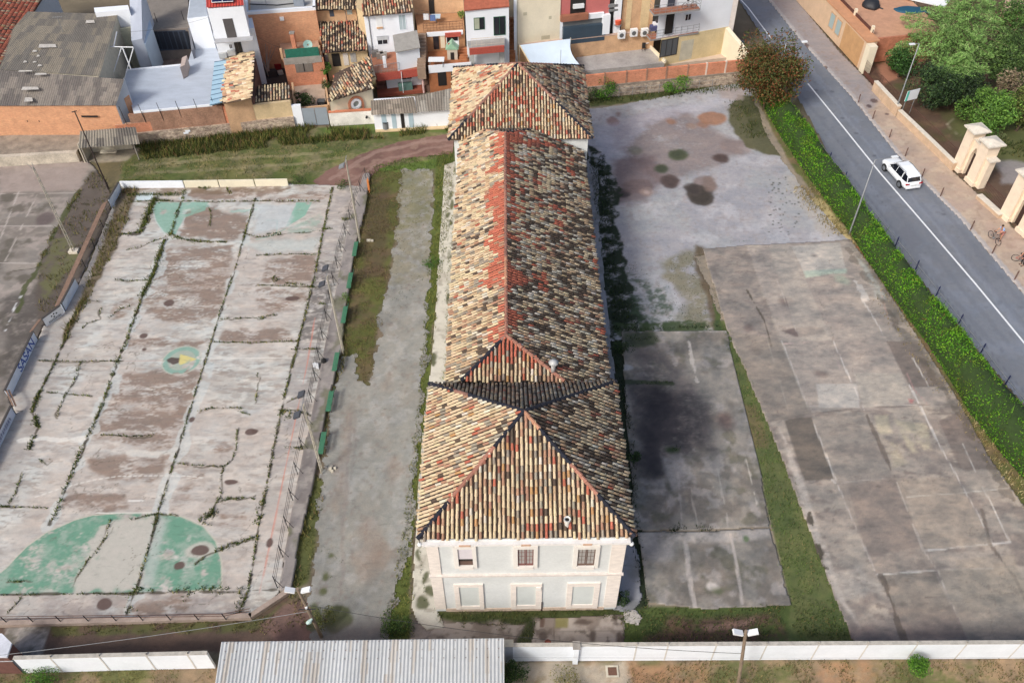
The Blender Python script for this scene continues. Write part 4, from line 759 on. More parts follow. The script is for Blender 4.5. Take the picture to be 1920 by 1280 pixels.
m = MB(); m.box(X0-.12, X1+.12, Y0-.16, Y0, z-.07, z+.07); m.box(X0-.10, X1+.10, Y0-.11, Y0, z-.16, z-.072); m.build('string_course', flat('course', A(222, 212, 204), .85, amt=.12, scale=3), sch)
m = MB(); zc = 7.78; m.box(X0-.2, X1+.2, Y0-.26, Y0+.2, 8.02, 8.2); m.box(X0-.12, X1+.12, Y0-.14, Y0+.1, zc+.05, 8.018); m.build('cornice', flat('cornice_white', A(240, 236, 232), .8, amt=.08, scale=3), sch)
m = MB(); m.box(X0-.02, X1+.02, Y0-.05, Y0, zc-.1, zc+.045); m.build('frieze', quoin, sch); m = MB(); m.box(X0+.6, X1-.7, Y0-.045, Y0, 0, .34); m.build('plinth', flat('plinth_stone', A(206, 184, 166), .9, amt=.22, scale=1.6, bump=.015), sch)
for k, (xa, xb, fa, fb) in enumerate(((856.8, 887.5, 848.5, 895), (970, 1000, 962, 1007.5), (1083.5, 1113.5, 1077, 1120.5))):
    wx = thing  # (window: frame, shutter, recess)
    x0, zt = yp(xa, 1026); x1, zb = yp(xb, 1058); f0, ft = yp(fa, 1021.5); f1, fb_ = yp(fb, 1061.5); x0 += .02
    m = MB(); m.box(f0, x0, Y0-.13, Y0, fb_, ft); m.box(x1, f1, Y0-.13, Y0, fb_, ft); m.box(x0, x1, Y0-.128, Y0, zt, ft); m.box(x0, x1, Y0-.19, Y0, fb_-.05, zb); wn = m.build('window', framem, sch)
    m = MB(); m.box(x0, x1, Y0-.012, Y0-.002, zb, zt); m.build('recess', flat('dark_interior', A(52, 44, 40), .9), wn)
    brn = flat('brown_wood', A(112, 88, 78), .7, amt=.15, scale=5)
    if k == 0:
        m = MB(); m.box(x0+.01, x1-.01, Y0-.045, Y0-.02, zb+(zt-zb)*.38, zt-.01); m.build('roller_blind', flat('blind', A(226, 218, 222), .6, amt=.05, scale=3), wn)
        m = MB(); 
        for j in range(3): m.box(x0+.02, x1-.02, Y0-.05, Y0-.014, zb+.08+j*.14, zb+.15+j*.14)
        m.build('shutter', brn, wn)
    else:
        m = MB(); mx = (x0+x1)/2
        for a_, b_ in ((x0+.01, mx-.015), (mx+.015, x1-.01)):
            m.box(a_, a_+.05, Y0-.05, Y0-.014, zb+.02, zt-.01); m.box(b_-.05, b_, Y0-.05, Y0-.014, zb+.02, zt-.01); m.box(a_+.05, b_-.05, Y0-.05, Y0-.014, zt-.07, zt-.01); m.box(a_+.05, b_-.05, Y0-.048, Y0-.014, zb+.02, zb+.22)
            m.box((a_+b_)/2-.012, (a_+b_)/2+.012, Y0-.046, Y0-.014, zb+.22, zt-.07)
            for q in range(1, 4): zz = zb+.22+(zt-zb-.29)*q/4; m.box(a_+.05, b_-.05, Y0-.044, Y0-.016, zz-.01, zz+.01)
        m.build('casement', brn if k == 2 else flat('red_wood', A(130, 84, 80), .7, amt=.15, scale=5), wn)
        m = MB(); m.box(x0+.06, x1-.06, Y0-.03, Y0-.022, zb+.22, zt-.07); m.build('pane', glassm('old_glass', A(176, 172, 168) if k == 1 else A(120, 112, 108), .3), wn)
for k, (xa, xb, fa, fb, yt, yb, gt, gb) in enumerate(((860, 900, 850.5, 908.5, 1098, 1133.5, 1093.5, 1139), (967.5, 1004, 957.5, 1015, 1097, 1132, 1092.5, 1138), (1073.5, 1110.5, 1064, 1119.5, 1096.5, 1131, 1091, 1137))):
    x0, zt = yp(xa, yt); x1, zb = yp(xb, yb); f0, ft = yp(fa, gt); f1, gb_ = yp(fb, gb); x0 += .01
    m = MB(); m.box(f0, x0, Y0-.10, Y0, gb_, ft); m.box(x1, f1, Y0-.10, Y0, gb_, ft); m.box(x0, x1, Y0-.098, Y0, zt, ft); m.box(x0, x1, Y0-.078, Y0, gb_, zb); wn = m.build('blocked_window', quoin, sch)
    m = MB(); m.box(x0, x1, Y0-.03, Y0-.004, zb, zt); m.build('infill', flat('infill_grey', A(212, 216, 212), .9, amt=.05, scale=1.5), wn)
m = MB(); q = yp(1008, 1100); m.box(q[0]-.1, q[0]+.2, Y0-.16, Y0-.102, q[1]-.15, q[1]+.2); m.build('meter_box', framem, sch)
m = MB(); q = yp(1015.5, 1130); m.tube([(q[0], Y0-.06, .0), (q[0], Y0-.06, 1.1)], .05); m.build('drain_pipe', flat('rust_dark', A(70, 56, 50), .8), sch)
# attic vents just below the eave
for xa, xb in ((860, 882), (977, 995), (1093, 1110)): m = MB(); q0, q1 = yp(xa, 1008), yp(xb, 1008); m.box(q0[0], q1[0], Y0-.30, Y0-.262, 8.04, 8.19); m.build('attic_vent', flat('vent_buff', A(214, 176, 150), .9), sch)
# side windows of the long wing (seen from a step aside)
dk = flat('dark_interior', A(52, 44, 40), .9)
for sx, xw in ((-1, -3.98), (1, 6.05)):
    for j in range(8):
        yy = 38+j*3.3
        m = MB(); m.box(*( (xw-.06, xw) if sx < 0 else (xw, xw+.06)), yy-.15, yy+1.15, 4.1, 5.9); wn = m.build('window', framem, sch)
        m = MB(); m.box(*( (xw-.075, xw-.062) if sx < 0 else (xw+.062, xw+.075)), yy, yy+1.0, 4.25, 5.75); m.build('recess', dk, wn)
# ---- things standing on the roof
def on_roof(px, z): return G(px[0], px[1], z)
q = G(1037, 697, 7.95); z0 = rz(q.x); q = G(1037, 698, z0)
v = thing('roof_vent', 'grey stove pipe with wide round cap on the dark right slope', 'vent pipe', (q.x, q.y, z0))
gm = flat('galv_pale', A(196, 196, 194), .6, .2, amt=.12, scale=5)
m = MB(); m.tube([(q.x, q.y, z0-.1), (q.x, q.y, z0+.9)], .14, 12); m.build('pipe', gm, v, True)
m = MB(); m.tube([(q.x, q.y, z0+.88), (q.x, q.y, z0+.95), (q.x, q.y, z0+1.12)], [.30, .32, .08], 14); m.build('cap', gm, v, True)
z0 = 8.3+(26.9-24.98)*3.65/5.92; q = G(1064, 968, z0+.02); z0 = 8.3+(q.y-24.98)*3.65/5.92
v = thing('chimney_pipe', 'white open-topped vent pipe sticking out of the front roof slope above the facade', 'vent pipe', (q.x, q.y, z0))
m = MB(); wp = flat('white_pipe', A(228, 226, 220), .6, amt=.06, scale=4); m.tube([(q.x, q.y, z0-.1), (q.x, q.y, z0+.45)], .13, 14, cap=False); m.tube([(q.x, q.y, z0+.45), (q.x, q.y, z0+.62)], .19, 14, cap=False); m.tube([(q.x, q.y, z0+.62), (q.x, q.y, z0+.60), (q.x, q.y, z0+.45)], [.19, .12, .12], 14, cap=False); m.build('pipe', wp, v, True)
m = MB(); m.tube([(q.x, q.y, z0+.5), (q.x, q.y, z0+.55)], .118, 14); m.build('opening', flat('mouth_black', A(22, 20, 20), .9), v)  # black disc closing the pipe mouth
for sx, px, lab in ((-1, (787, 1020), 'white globe lamp on a bracket at the left corner of the facade'), (1, (1184, 1018.5), 'white globe lamp on a bracket at the right corner of the facade')):
    cx = (X0-.1) if sx < 0 else (X1+.1); g = GY(px[0], px[1], Y0-.15); v = thing('wall_lamp', lab, 'lamp', (cx, Y0, g.z), 'globe lamps on the school corners')
    m = MB(); m.tube([(cx, Y0+.1, g.z+.35), (cx+sx*.2, Y0-.05, g.z+.42), (g.x, Y0-.15, g.z+.3), (g.x, Y0-.15, g.z+.1)], .02, 6); m.build('bracket', flat('black_iron', A(40, 40, 42), .6), v)
    m = MB(); pts = [(g.x, Y0-.15, g.z+.14*math.cos(t)) for t in np.linspace(0, math.pi, 9)]; m.tube(pts, [.001+.14*math.sin(t) for t in np.linspace(0, math.pi, 9)], 12, cap=False); m.build('globe', flat('opal_glass', A(244, 244, 242), .3, amt=.02), v, True)
q = G(801, 870, EZ); v = thing('rusty_pipe_stub', 'short red clay pipe end poking out of the left eave of the near roof', 'pipe', (q.x, q.y, EZ))
m = MB(); m.tube([(q.x+.25, q.y, EZ+.25), (q.x-.1, q.y, EZ+.1)], .13, 10, cap=False); m.build('sleeve', flat('clay_red', A(176, 96, 76), .9), v, True); m = MB(); m.tube([(q.x+.2, q.y, EZ+.235), (q.x-.05, q.y, EZ+.12)], .10, 10); m.build('pipe_end', flat('rust_dark', A(70, 56, 50), .8), v, True)
# ================= YARD OBJECTS
gal = flat('galvanised', A(150, 152, 154), .5, .3, amt=.12, scale=4); blk = flat('black_iron', A(40, 40, 42), .6); whitew = flat('white_wall', A(242, 247, 254), .85, amt=.05, scale=.8, bump=.006)
conc = flat('grey_concrete', A(158, 152, 144), .9, amt=.16, scale=2.2, bump=.01); palec = flat('pale_concrete', A(198, 190, 172), .9, amt=.14, scale=3, bump=.01); rustm = flat('rust_brown', A(104, 74, 60), .85, amt=.2, scale=5)
def wallseg(mb, a, b, h, th, z0=0, c=None):
    a, b = Vector((a[0], a[1], z0)), Vector((b[0], b[1], z0)); n = Vector((-(b-a).y, (b-a).x, 0)).normalized()*th; mb.obox(a, b-a, n, (0, 0, h), c)
def corr(name, p00, p10, p01, p11, m_, parent, sp=.2, amp=.03, rows=2, th=.0, cols=None, colfn=None):
    """corrugated sheet; ribs run from p00->p01"""
    p00, p10, p01, p11 = map(Vector, (p00, p10, p01, p11)); n = int((p10-p00).length/sp)*6; nn = (p10-p00).cross(p01-p00).normalized()
    if nn.z < 0: nn = -nn
    t = np.linspace(0, 1, n+1); q = np.linspace(0, 1, rows+1); T, Q = np.meshgrid(t, q); T, Q = T.ravel()[:, None], Q.ravel()[:, None]
    a, b, c, d = [np.array(v) for v in (p00, p10, p01, p11)]
    V = a*(1-T)*(1-Q)+b*T*(1-Q)+c*(1-T)*Q+d*T*Q; h = np.sin(T*n/6*2*math.pi)*amp; V = V+h*np.array(nn)
    nx = n+1; j = np.arange(n*rows); s = (j//n)*nx+(j % n); F = np.stack([s, s+1, s+nx+1, s+nx], 1)
    C = colfn(V[F].mean(1)) if colfn else None
    return npmesh(name, V, F, C, m_, parent, smooth=True)
def fibre(base, pale):
    def f(c):
        q = fbm(c[:, 0]*2, c[:, 1]+c[:, 2], 1.6, 4, 401)[:, None]; b = np.array(A(*base)[:3]); p = np.array(A(*pale)[:3]); q = sst(.42, .62, q); return (b*(1-q)+p*q)*(.85+.3*fbm(c[:, 0], c[:, 1], .4, 2, 7)[:, None])
    return f
M_FIB = attr('fibre_cement', .9, .14, 5, .004, 30, fine=.14)
def leafobj(name, P, size, C, parent, seed, asp=.8, tilt=1.0): return npmesh(name, *leafcards(np.asarray(P), size, C, tilt, asp, seed), attr('leaf', .7, .1, 3, 0, trans=.25), parent)
CLUMPK = {}
def crown(center, rx, ry, rz_, n, cols, wts, size, seed, lobes=14, flatn=0.0, lobe=.42):
    r = np.random.RandomState(seed); c = np.array(center); d = r.normal(size=(lobes, 3)); d /= np.linalg.norm(d, axis=1)[:, None]; d[:, 2] = d[:, 2]*.8+.1
    L = c+d*np.array([rx, ry, rz_])*(.45+.4*r.rand(lobes, 1)); lr = lobe*(.7+.6*r.rand(lobes)); k = r.randint(0, lobes, n); e = r.normal(size=(n, 3)); e /= np.linalg.norm(e, axis=1)[:, None]
    P = L[k]+e*(lr[k]*(.55+.5*r.rand(n)**.6))[:, None]*np.array([rx, ry, rz_*(1-flatn)]); P[:, 2] = np.maximum(P[:, 2], .05)
    tone = (.75+.5*r.rand(lobes))[k][:, None]; return P, colmix(n, cols, wts, seed+1)*tone
def tree(name, label, base, cz, rx, rz_, cols, wts, n=2500, size=.28, seed=1, trunk=.16, group=None, ry=None, lobes=14, cat_='tree', off=(0, 0), flatn=0.0, lobe=.42, twist=.25):
    b = Vector((base[0], base[1], 0)); t = thing(name, label, cat_, b, group); q = random.Random(seed); c = b+Vector((off[0], off[1], cz)); m = MB()
    m.tube([b-Vector((0, 0, .1)), b.lerp(c, .35)+Vector((q.uniform(-.2, .2), q.uniform(-.2, .2), 0)), c-Vector((0, 0, rz_*.1))], [trunk, trunk*.7, trunk*.35], 8)
    for i in range(9):
        s = b.lerp(c, .3+.07*i); a = q.uniform(0, 6.28); e = c+Vector((math.cos(a)*rx*.65, math.sin(a)*(ry or rx)*.65, q.uniform(-.2, .5)*rz_)); m.tube([s, s.lerp(e, .5)+Vector((0, 0, -.1)), e], [trunk*.4, trunk*.25, trunk*.08], 6)
    m.build('trunk', flat('bark', A(98, 82, 68), .95, amt=.2, scale=5), t)
    P, C = crown(c, rx, ry or rx, rz_, n, cols, wts, size, seed, lobes, flatn, lobe); leafobj('crown', P, size, C, t, seed); return t
def bush(name, label, px, r_, h, cols, wts, n=500, size=.14, seed=1, group=None, cat_='bush', z=0, ry=None):
    g = G(px[0], px[1], z); t = thing(name, label, cat_, g, group); P, C = crown((g.x, g.y, z+h*.5), r_, ry or r_, h*.55, n, cols, wts, size, seed, 9); leafobj('foliage', P, size, C, t, seed)
    m = MB(); q = random.Random(seed)
    for i in range(5): a = q.uniform(0, 6.28); m.tube([(g.x, g.y, z-.03), (g.x+math.cos(a)*r_*.5, g.y+math.sin(a)*r_*.5, z+h*.7)], [.03, .01], 5)
    m.build('stem', flat('bark', A(98, 82, 68), .95, amt=.2, scale=5), t); return t
DG = [(58, 84, 36), (78, 108, 44), (44, 66, 30), (98, 124, 52)]; BG = [(96, 146, 40), (122, 172, 52), (74, 118, 36), (60, 96, 32)]; OG = [(100, 104, 50), (122, 118, 58), (78, 84, 40), (140, 126, 70)]

# ---- near white boundary walls
def bwall(label, pts, h, piers, group=None):
    t = thing('boundary_wall', label, 'wall', (pts[0].x, pts[0].y, 0), group); m = MB(); c = MB()
    for a, b in zip(pts[:-1], pts[1:]): wallseg(m, a, b, h, .16); n = Vector((-(b-a).y, (b-a).x, 0)).normalized(); wallseg(c, a-n*.03, b-n*.03, .05, .22, h+.002)
    m.build('wall', whitew, t); c.build('coping', flat('coping_grey', A(186, 180, 170), .9, amt=.2, scale=3), t)
    L = (pts[-1]-pts[0]); n = Vector((-L.y, L.x, 0)).normalized(); u = L.normalized()
    for p in piers:
        q = G(*p); q = pts[0]+u*(q-pts[0]).dot(u); m = MB(); big_ = len(p) > 2; w_ = .16 if big_ else .045
        m.obox(q-u*w_-n*(.07 if big_ else .012), u*w_*2, n*(.3 if big_ else .2), (0, 0, h+(.1 if big_ else .001))); m.build('pier', whitew if big_ else flat('seam_grey', A(214, 210, 204), .9), t)
        if not big_: m = MB(); m.box(q.x-.03, q.x+.03, q.y+.02, q.y+.1, h+.052, h+.2); m.build('post_stub', flat('coping_grey', A(186, 180, 170), .9, amt=.2, scale=3), t)
    return t
G3 = lambda x, y: G(x, y)
bwall('long white rendered wall running right from the corrugated metal roof', [G(942, 1239), G(1500, 1236), G(2040, 1233)], 2.0, [(1078, 1238, )+(0,)] and [(1188, 1238), (1245, 1237), (1333, 1237), (1425, 1237), (1520, 1236), (1610, 1236), (1700, 1235), (1790, 1235), (1890, 1235)])
bwall('white panelled boundary wall left of the corrugated metal roof', [G(50, 1261), G(230, 1256), G(404, 1252)], 1.9, [(118, 1259), (207, 1257), (293, 1254), (368, 1253)])
q = G(1078, 1241); t = thing('wall_pier', 'grey capped pier standing proud of the long white wall', 'pier', q); m = MB(); m.box(q.x-.15, q.x+.15, q.y-.12, q.y+.02, 0, 2.0); m.build('shaft', whitew, t); m = MB(); m.box(q.x-.22, q.x+.22, q.y-.15, q.y+.32, 2.06, 2.16); m.build('cap', conc, t)
# ---- big metal roof shed
t = thing('metal_shed', 'low shed with a pale ribbed metal roof at the bottom edge, between the white walls', 'shed', G(670, 1260))
a, b, c_, d = G(396, 1330, 2.8), G(946, 1330, 2.8), G(415, 1203, 3.15), G(945, 1196, 3.15)
corr('roof', a, b, c_, d, attr('metal_roof', .45, .05, 2, 0, fine=.05), t, .205, .03, 6, colfn=lambda c: np.array(A(196, 198, 198)[:3])*(.88+.2*fbm(c[:, 0], c[:, 1]*.3, 1.2, 3, 5)[:, None])*(.95+.1*vn(np.floor(c[:, 0]/1.05)*3.7, c[:, 1]*0, 3)[:, None])*(1-.22*sst(.60, .70, fbm(c[:, 0]*2.5, c[:, 1]*.35, 1, 4, 77))[:, None]*np.array([.4, .8, 1.2])))
m = MB(); wl = [(a.x+.2, a.y+.1), (b.x-.2, b.y+.1), (d.x-.2, d.y-.15), (c_.x+.2, c_.y-.15)]; m.prism(wl, 0, [2.7, 2.7, 3.03, 3.03]); m.build('wall', palec, t)
for f_ in (.08, .5, .92):
    for k_ in range(26): m = MB(); p_ = c_.lerp(d, (k_+.5)/26).lerp(a.lerp(b, (k_+.5)/26), f_*.3); m.tube([p_+Vector((0, 0, .0)), p_+Vector((0, 0, .055))], .022, 5); m.build('screw', rustm, t)
m = MB(); m.tube([c_+Vector((0, .02, -.05)), d+Vector((0, .02, -.05))], .03, 6); m.build('gutter', gal, t)
q = G(955, 1209, 1.9); t = thing('concrete_block_pier', 'grey block filling the gap between metal roof and long white wall', 'pier', (q.x, q.y, 0)); m = MB(); m.box(q.x-.25, q.x+.2, q.y-.2, q.y+.15, 0, 2.2); m.build('block', flat('bluegrey', A(168, 174, 186), .8, amt=.1), t); m = MB(); m.box(q.x-.29, q.x+.24, q.y-.24, q.y+.19, 2.202, 2.26); m.build('cap', palec, t)
# little gate house bottom left
t = thing('gate_shelter', 'small white-topped brick gate pier at the bottom left corner', 'gate pier', G(8, 1262))
m = MB(); P = [G(-20, 1186, 2.2), G(5, 1188, 2.2), G(23, 1206, 2.2), G(14, 1232, 2.2), G(-30, 1232, 2.2)]; m.prism([(p.x, p.y) for p in P], 0, 2.15); m.build('pier', flat('brown_brick', A(110, 74, 66), .9, amt=.2), t); m = MB(); m.prism([(p.x, p.y) for p in P], 2.152, 2.28); m.build('top', flat('pale_top', A(214, 216, 224), .8), t)
t = thing('metal_gate', 'dark blue-grey metal gate beside the white panelled wall', 'gate', G(10, 1262)); g0, g1 = G(-30, 1262), G(48, 1261); m = MB(); wallseg(m, g0, g1, 1.7, .05); m.build('leaf', flat('gate_blue', A(86, 92, 104), .5, amt=.1), t); m = MB(); m.tube([g0+Vector((0, -.03, 1.72)), g1+Vector((0, -.03, 1.72))], .04); m.build('rail', gal, t)

# ---- low white wall at the head of the court
t = thing('low_white_wall', 'low white wall of panels along the far end of the sports court', 'wall', G(380, 352))
for k, (x0, x1) in enumerate(((229, 346), (348, 411), (413, 478), (480, 541))):
    m = MB(); a, b = G(x0, 354-k*1.2), G(x1, 353-k*1.2); wallseg(m, a, b, .82, .12); m.build('panel', whitew if k == 0 else flat('cream_panel', A(236, 228, 204), .85, amt=.06), t)
q0, q1 = G(267, 352), G(279, 352); m = MB(); m.box(q0.x, q1.x, q0.y-.03, q0.y+.0, .4, .55); o = m.build('slot', blk, t)

# ---- barrier boards on the left touchline
def textmesh(txt, size, m_, parent, M, depth=.004, name='lettering', bold=0.0):
    cu = bpy.data.curves.new('t', 'FONT'); cu.body = txt; cu.size = size; cu.extrude = depth; cu.align_x = 'CENTER'; cu.align_y = 'CENTER'; cu.offset = bold
    o = bpy.data.objects.new('t', cu); COL.objects.link(o); bpy.context.view_layer.update(); me = bpy.data.meshes.new_from_object(o.evaluated_get(bpy.context.evaluated_depsgraph_get())); bpy.data.objects.remove(o)
    me.name = name; me.materials.clear(); me.materials.append(m_); off = _rootloc(parent); me.transform(Matrix.Translation(-off) @ M); x = bpy.data.objects.new(name, me); COL.objects.link(x); x.parent = parent; return x
def board(label, p0, p1, h, mt, deco=None, txt=None):
    a, b = G(*p0), G(*p1); t = thing('advertising_board', label, 'board', a, 'advertising boards along the court'); m = MB(); u = (b-a).normalized(); n = Vector((u.y, -u.x, 0))   # n towards court
    m.obox(a, b-a, n*.05, (0, 0, h)); m.build('panel', mt, t); m = MB(); m.obox(a-n*.06, b-a, n*.17, (0, 0, .05)); o = m.build('top_cap', flat('cap_dark', A(70, 66, 64), .8), t)
    o.location.z += h+.002
    for f in (.04, .96): m = MB(); p = a.lerp(b, f); m.tube([p-n*.05, p-n*.05+Vector((0, 0, h))], .035, 6); m.build('post', rustm, t)
    if txt:
        c = a.lerp(b, txt[3])+n*.056+Vector((0, 0, h*.5)); M = Matrix.Translation(c) @ Matrix((u, Vector((0, 0, 1)), n)).transposed().to_4x4(); textmesh(txt[0], txt[1], txt[2], t, M, bold=.012)
    return t, a, b, u, n
def board_marks(a, b, u, n, t, mt, f0, f1, z0, h, k):      # lettering too faded to read: worn strokes
    m = MB(); q = random.Random(k); L = (b-a).length; w_ = L*(f1-f0)/k
    for i in range(k):
        x = a.lerp(b, f0+(f1-f0)*i/k)+n*.056
        for j in range(3):
            hh = h*q.choice([1, 1, .6]); m.obox(x+u*w_*(.05+.25*j)+Vector((0, 0, z0+q.choice([0, h-hh]))), u*w_*.13, n*.004, (0, 0, hh))
        m.obox(x+u*w_*.05+Vector((0, 0, z0+q.choice([0, .45, .85])*h)), u*w_*.6, n*.005, (0, 0, h*.15))
    m.build('worn_lettering', mt, t)
bpan = flat('board_blue', A(232, 240, 252), .7, amt=.1, scale=1.2); wpan = flat('board_white', A(250, 250, 250), .7, amt=.05); blue = flat('letter_blue', A(46, 84, 170), .6)
board('blue-grey board with the blue word SASAN, left of the court', (18, 748), (70, 637), .95, bpan, txt=('SASAN', 1.05, blue, .66))
board('small faded blue board at the far left corner of the court', (209, 390), (228, 357), .95, bpan)
board('pale blue board right above the white board with black marks', (121, 586), (147, 537), .95, bpan)
_t, _a, _b, _u, _n = board('faded lettered blue-grey board cut by the left edge of the picture', (-40, 920), (30, 776), .95, flat('board_greyblue', A(220, 226, 240), .7, amt=.1, scale=1.2))
board_marks(_a, _b, _u, _n, _t, flat('letter_faded', A(96, 104, 140), .7), .35, .9, .3, .34, 15)
t, a, b, u, n = board('white board with four black dots above a line of black lettering', (87, 613), (121, 588), .95, wpan)
dkm = flat('letter_black', A(40, 42, 50), .7)
for f, zz in ((.42, .62), (.52, .45), (.55, .7), (.68, .6)):
    m = MB(); c = a.lerp(b, f)+n*.056+Vector((0, 0, zz)); m.tube([c, c+n*.006], .07, 8); m.build('emblem_dot', dkm, t)
board_marks(a, b, u, n, t, dkm, .2, .86, .13, .2, 9)
# plank railing between the boards
wood = flat('plank_brown', A(138, 112, 96), .9, amt=.22, scale=4)
for lab, p0, p1 in (('weathered plank railing between the blue boards on the left touchline', (123, 584), (209, 392)), ('short bare railing at the kink beside the SASAN board', (18, 747), (31, 777)), ('short dark railing between the SASAN board and the white board', (70, 636), (87, 613))):
    a, b = G(*p0), G(*p1); t = thing('railing', lab, 'railing', a); L = (b-a).length; n_ = max(1, int(L/2.6)); u = (b-a).normalized(); n = Vector((u.y, -u.x, 0))
    for k in range(n_+1): m = MB(); p = a.lerp(b, k/n_); m.tube([p+n*.02, p+n*.02+Vector((0, 0, .95))], .035, 6); m.tube([p+n*.02+Vector((0, 0, .5)), p-n*.5], .02, 5); m.build('post', blk, t)
    for k in range(4 if L > 3 else 2): m = MB(); m.obox(a-n*(.06+.16*k), b-a, -n*.12, (0, 0, .04)); o = m.build('plank', wood, t); o.location.z += .88-.09*k

# ---- side fence of the court (right) with raking stays
FL_ = [(690, 334), (664, 400), (640, 480), (622, 570), (606, 650), (592, 730), (574, 820), (556, 910), (540, 1000), (523, 1098)]
W = [G(x-4, y, .28) for x, y in FL_]
t = thing('court_fence', 'thin black wire fence with raking stays along the right touchline', 'fence', (W[0].x, W[0].y, .28)); tot = sum((b-a).length for a, b in zip(W[:-1], W[1:])); N_ = 20
def along(W, s):
    for a, b in zip(W[:-1], W[1:]):
        L = (b-a).length
        if s <= L: return a.lerp(b, s/L)
        s -= L
    return W[-1]
for k in range(N_+1):
    p = along(W, tot*k/N_); m = MB(); m.tube([p-Vector((0, 0, .3)), p+Vector((0, 0, 1.25))], .028, 6); m.tube([p+Vector((0, 0, .95)), p+Vector((.45, -.12, -.05))], .02, 5); m.build('post', blk, t)
for zz in (.5, .85, 1.22): m = MB(); m.tube([p+Vector((0, 0, zz)) for p in W], .014, 5); m.build('wire', blk, t)
W = [G(x, y, .2) for x, y in [(523, 1098), (468, 1150), (400, 1154), (-60, 1163)]]
t = thing('low_railing', 'low concrete kerb with a rusty rail across the near end of the court', 'railing', W[1])
m = MB(); K = [G(x, y) for x, y in [(547, 1112), (472, 1162), (240, 1170), (-80, 1178)]]
for a, b in zip(K[:-1], K[1:]): wallseg(m, b, a, .32, .32)
m.build('kerb', flat('kerb_tan', A(168, 150, 138), .9, amt=.18, scale=2, bump=.01), t)
for x in (12, 62, 114, 166, 218, 268, 320, 372, 424):
    p = G(x, 1166-(x/470)*6, .3); m = MB(); m.tube([p, p+Vector((-.12, .05, .65))], .03, 6); m.build('post', blk, t)
for zz in (.35, .62): m = MB(); m.tube([G(-30, 1166, .3)+Vector((-.1, .04, zz)), G(424, 1160.5, .3)+Vector((-.1, .04, zz)), G(472, 1152, .3)+Vector((0, .1, zz))], .02, 5); m.build('rail', rustm, t)

# ---- lattice light poles
lum = flat('lamp_white', A(240, 242, 244), .4, amt=.03); ldk = flat('lamp_dark', A(74, 76, 82), .5)
def lattice(m, b, h, w0=.17, w1=.09, ax=Vector((1, 0, 0))):
    ay = Vector((0, 1, 0)); 
    for s in (-1, 1): m.tube([b+ay*s*w0, b+ay*s*w1+Vector((0, 0, h))], [.055, .04], 4)
    n = int(h/.55)
    for k in range(n): f = (k+.5)/n; w_ = w0+(w1-w0)*f; m.tube([b+ay*w_+Vector((0, 0, h*f)), b-ay*w_+Vector((0, 0, h*f))], .04, 4)
def flood(px_base, h, label, heads=2, dark=True, foot=False):
    b = G(*px_base, .05); t = thing('floodlight_pole', label, 'light pole', b, 'old concrete floodlight poles round the court'); m = MB(); lattice(m, b, h); m.build('pole', palec, t)
    if foot: m = MB(); m.box(b.x-.4, b.x+.4, b.y-.28, b.y+.28, .0, .25); m.build('footing', flat('white_foot', A(216, 206, 190), .9), t)
    if heads:
        m = MB(); m.tube([b+Vector((-.1, -.9, h-.15)), b+Vector((-.1, .9, h-.15))], .03, 6); m.build('crossarm', gal, t)
        for s in (-1, 1)[:heads]:
            m = MB(); m.obox(b+Vector((-.42, s*.85-.25, h-.12)), (.42, 0, .22), (0, .5, 0), (-.06, 0, .12)); m.build('floodlight', ldk if dark else gal, t)
    return t
flood((675, 452), 8.6, 'tall concrete light pole farthest along the right touchline', 1, False)
flood((644, 660), 8.0, 'leaning concrete light pole by the middle green bench')
flood((604, 884), 7.3, 'leaning concrete light pole nearest the camera on the right touchline')
b = G(139, 472); t = flood((139, 472), 9.0, 'tall concrete light pole with a white footing on the old court', 0, foot=True)
m = MB(); top = b+Vector((0, 0, 9.05)); m.tube([top-Vector((.1, 0, .2)), top+Vector((-.35, 0, .25))], .02, 5); m.tube([top-Vector((0, 0, .2)), top+Vector((.1, 0, .4))], .02, 5); m.build('bracket', gal, t)
b = G(203, 354); t = thing('lamp_post', 'thin dark rusty post rising beside the corrugated shelter', 'pole', b); m = MB(); m.tube([b-Vector((0, 0, .1)), b+Vector((-.1, 0, 8.5))], [.075, .05], 8); m.build('pole', flat('dark_rust', A(58, 46, 42), .8), t); m = MB(); m.tube([b+Vector((-.35, -.05, 8.4)), b+Vector((.1, 0, 8.5))], .05, 6); m.build('arm', flat('dark_rust', A(58, 46, 42), .8), t); m = MB(); m.tube([b+Vector((-.1, 0, 4.6)), b+Vector((.9, 0, 5.1))], .015, 5); m.build('wire_stay', flat('dark_rust', A(58, 46, 42), .8), t)
# near poles with two white lamps
def twin(base, h, label, lean, sp, wood_=True, extra=False):
    b = Vector((base.x, base.y, 0)); t = thing('yard_lamp_post', label, 'light pole', b); top = b+Vector((lean[0], lean[1], h)); m = MB(); m.tube([b-Vector((0, 0, .1)), b.lerp(top, .5), top], [.11, .10, .085], 8); m.build('pole', flat('pole_wood', A(140, 122, 104), .9, amt=.2, scale=6, stretch=(1, 1, .2)), t)
    for s in (-1, 1):
        c = top+Vector((s*sp*.62, 0, -.18+(0)));
        m = MB(); m.tube([top-Vector((0, 0, .3)), c], .022, 5); m.build('arm', gal, t); o = MB(); u = Vector((s*.86, 0, .36)).normalized(); v = Vector((0, 1, 0)); n = u.cross(v)
        o.obox(c-u*.28-v*.15-n*.06, u*.56, v*.3, n*.12); o.build('lamp_head', lum, t)
    return t, top
q = G(1383, 1290); tp, top1 = twin(GY(1384, 1300, q.y+.0).lerp(G(1383, 1290), 1), 7.4, 'wooden lamp post with two white lamp heads before the long white wall', (-.9, 0), .62)
q = G(603, 1193); tp, top2 = twin(q, 6.0, 'wooden lamp post with two white lamp heads behind the metal roof', (-.35, 0), .72)
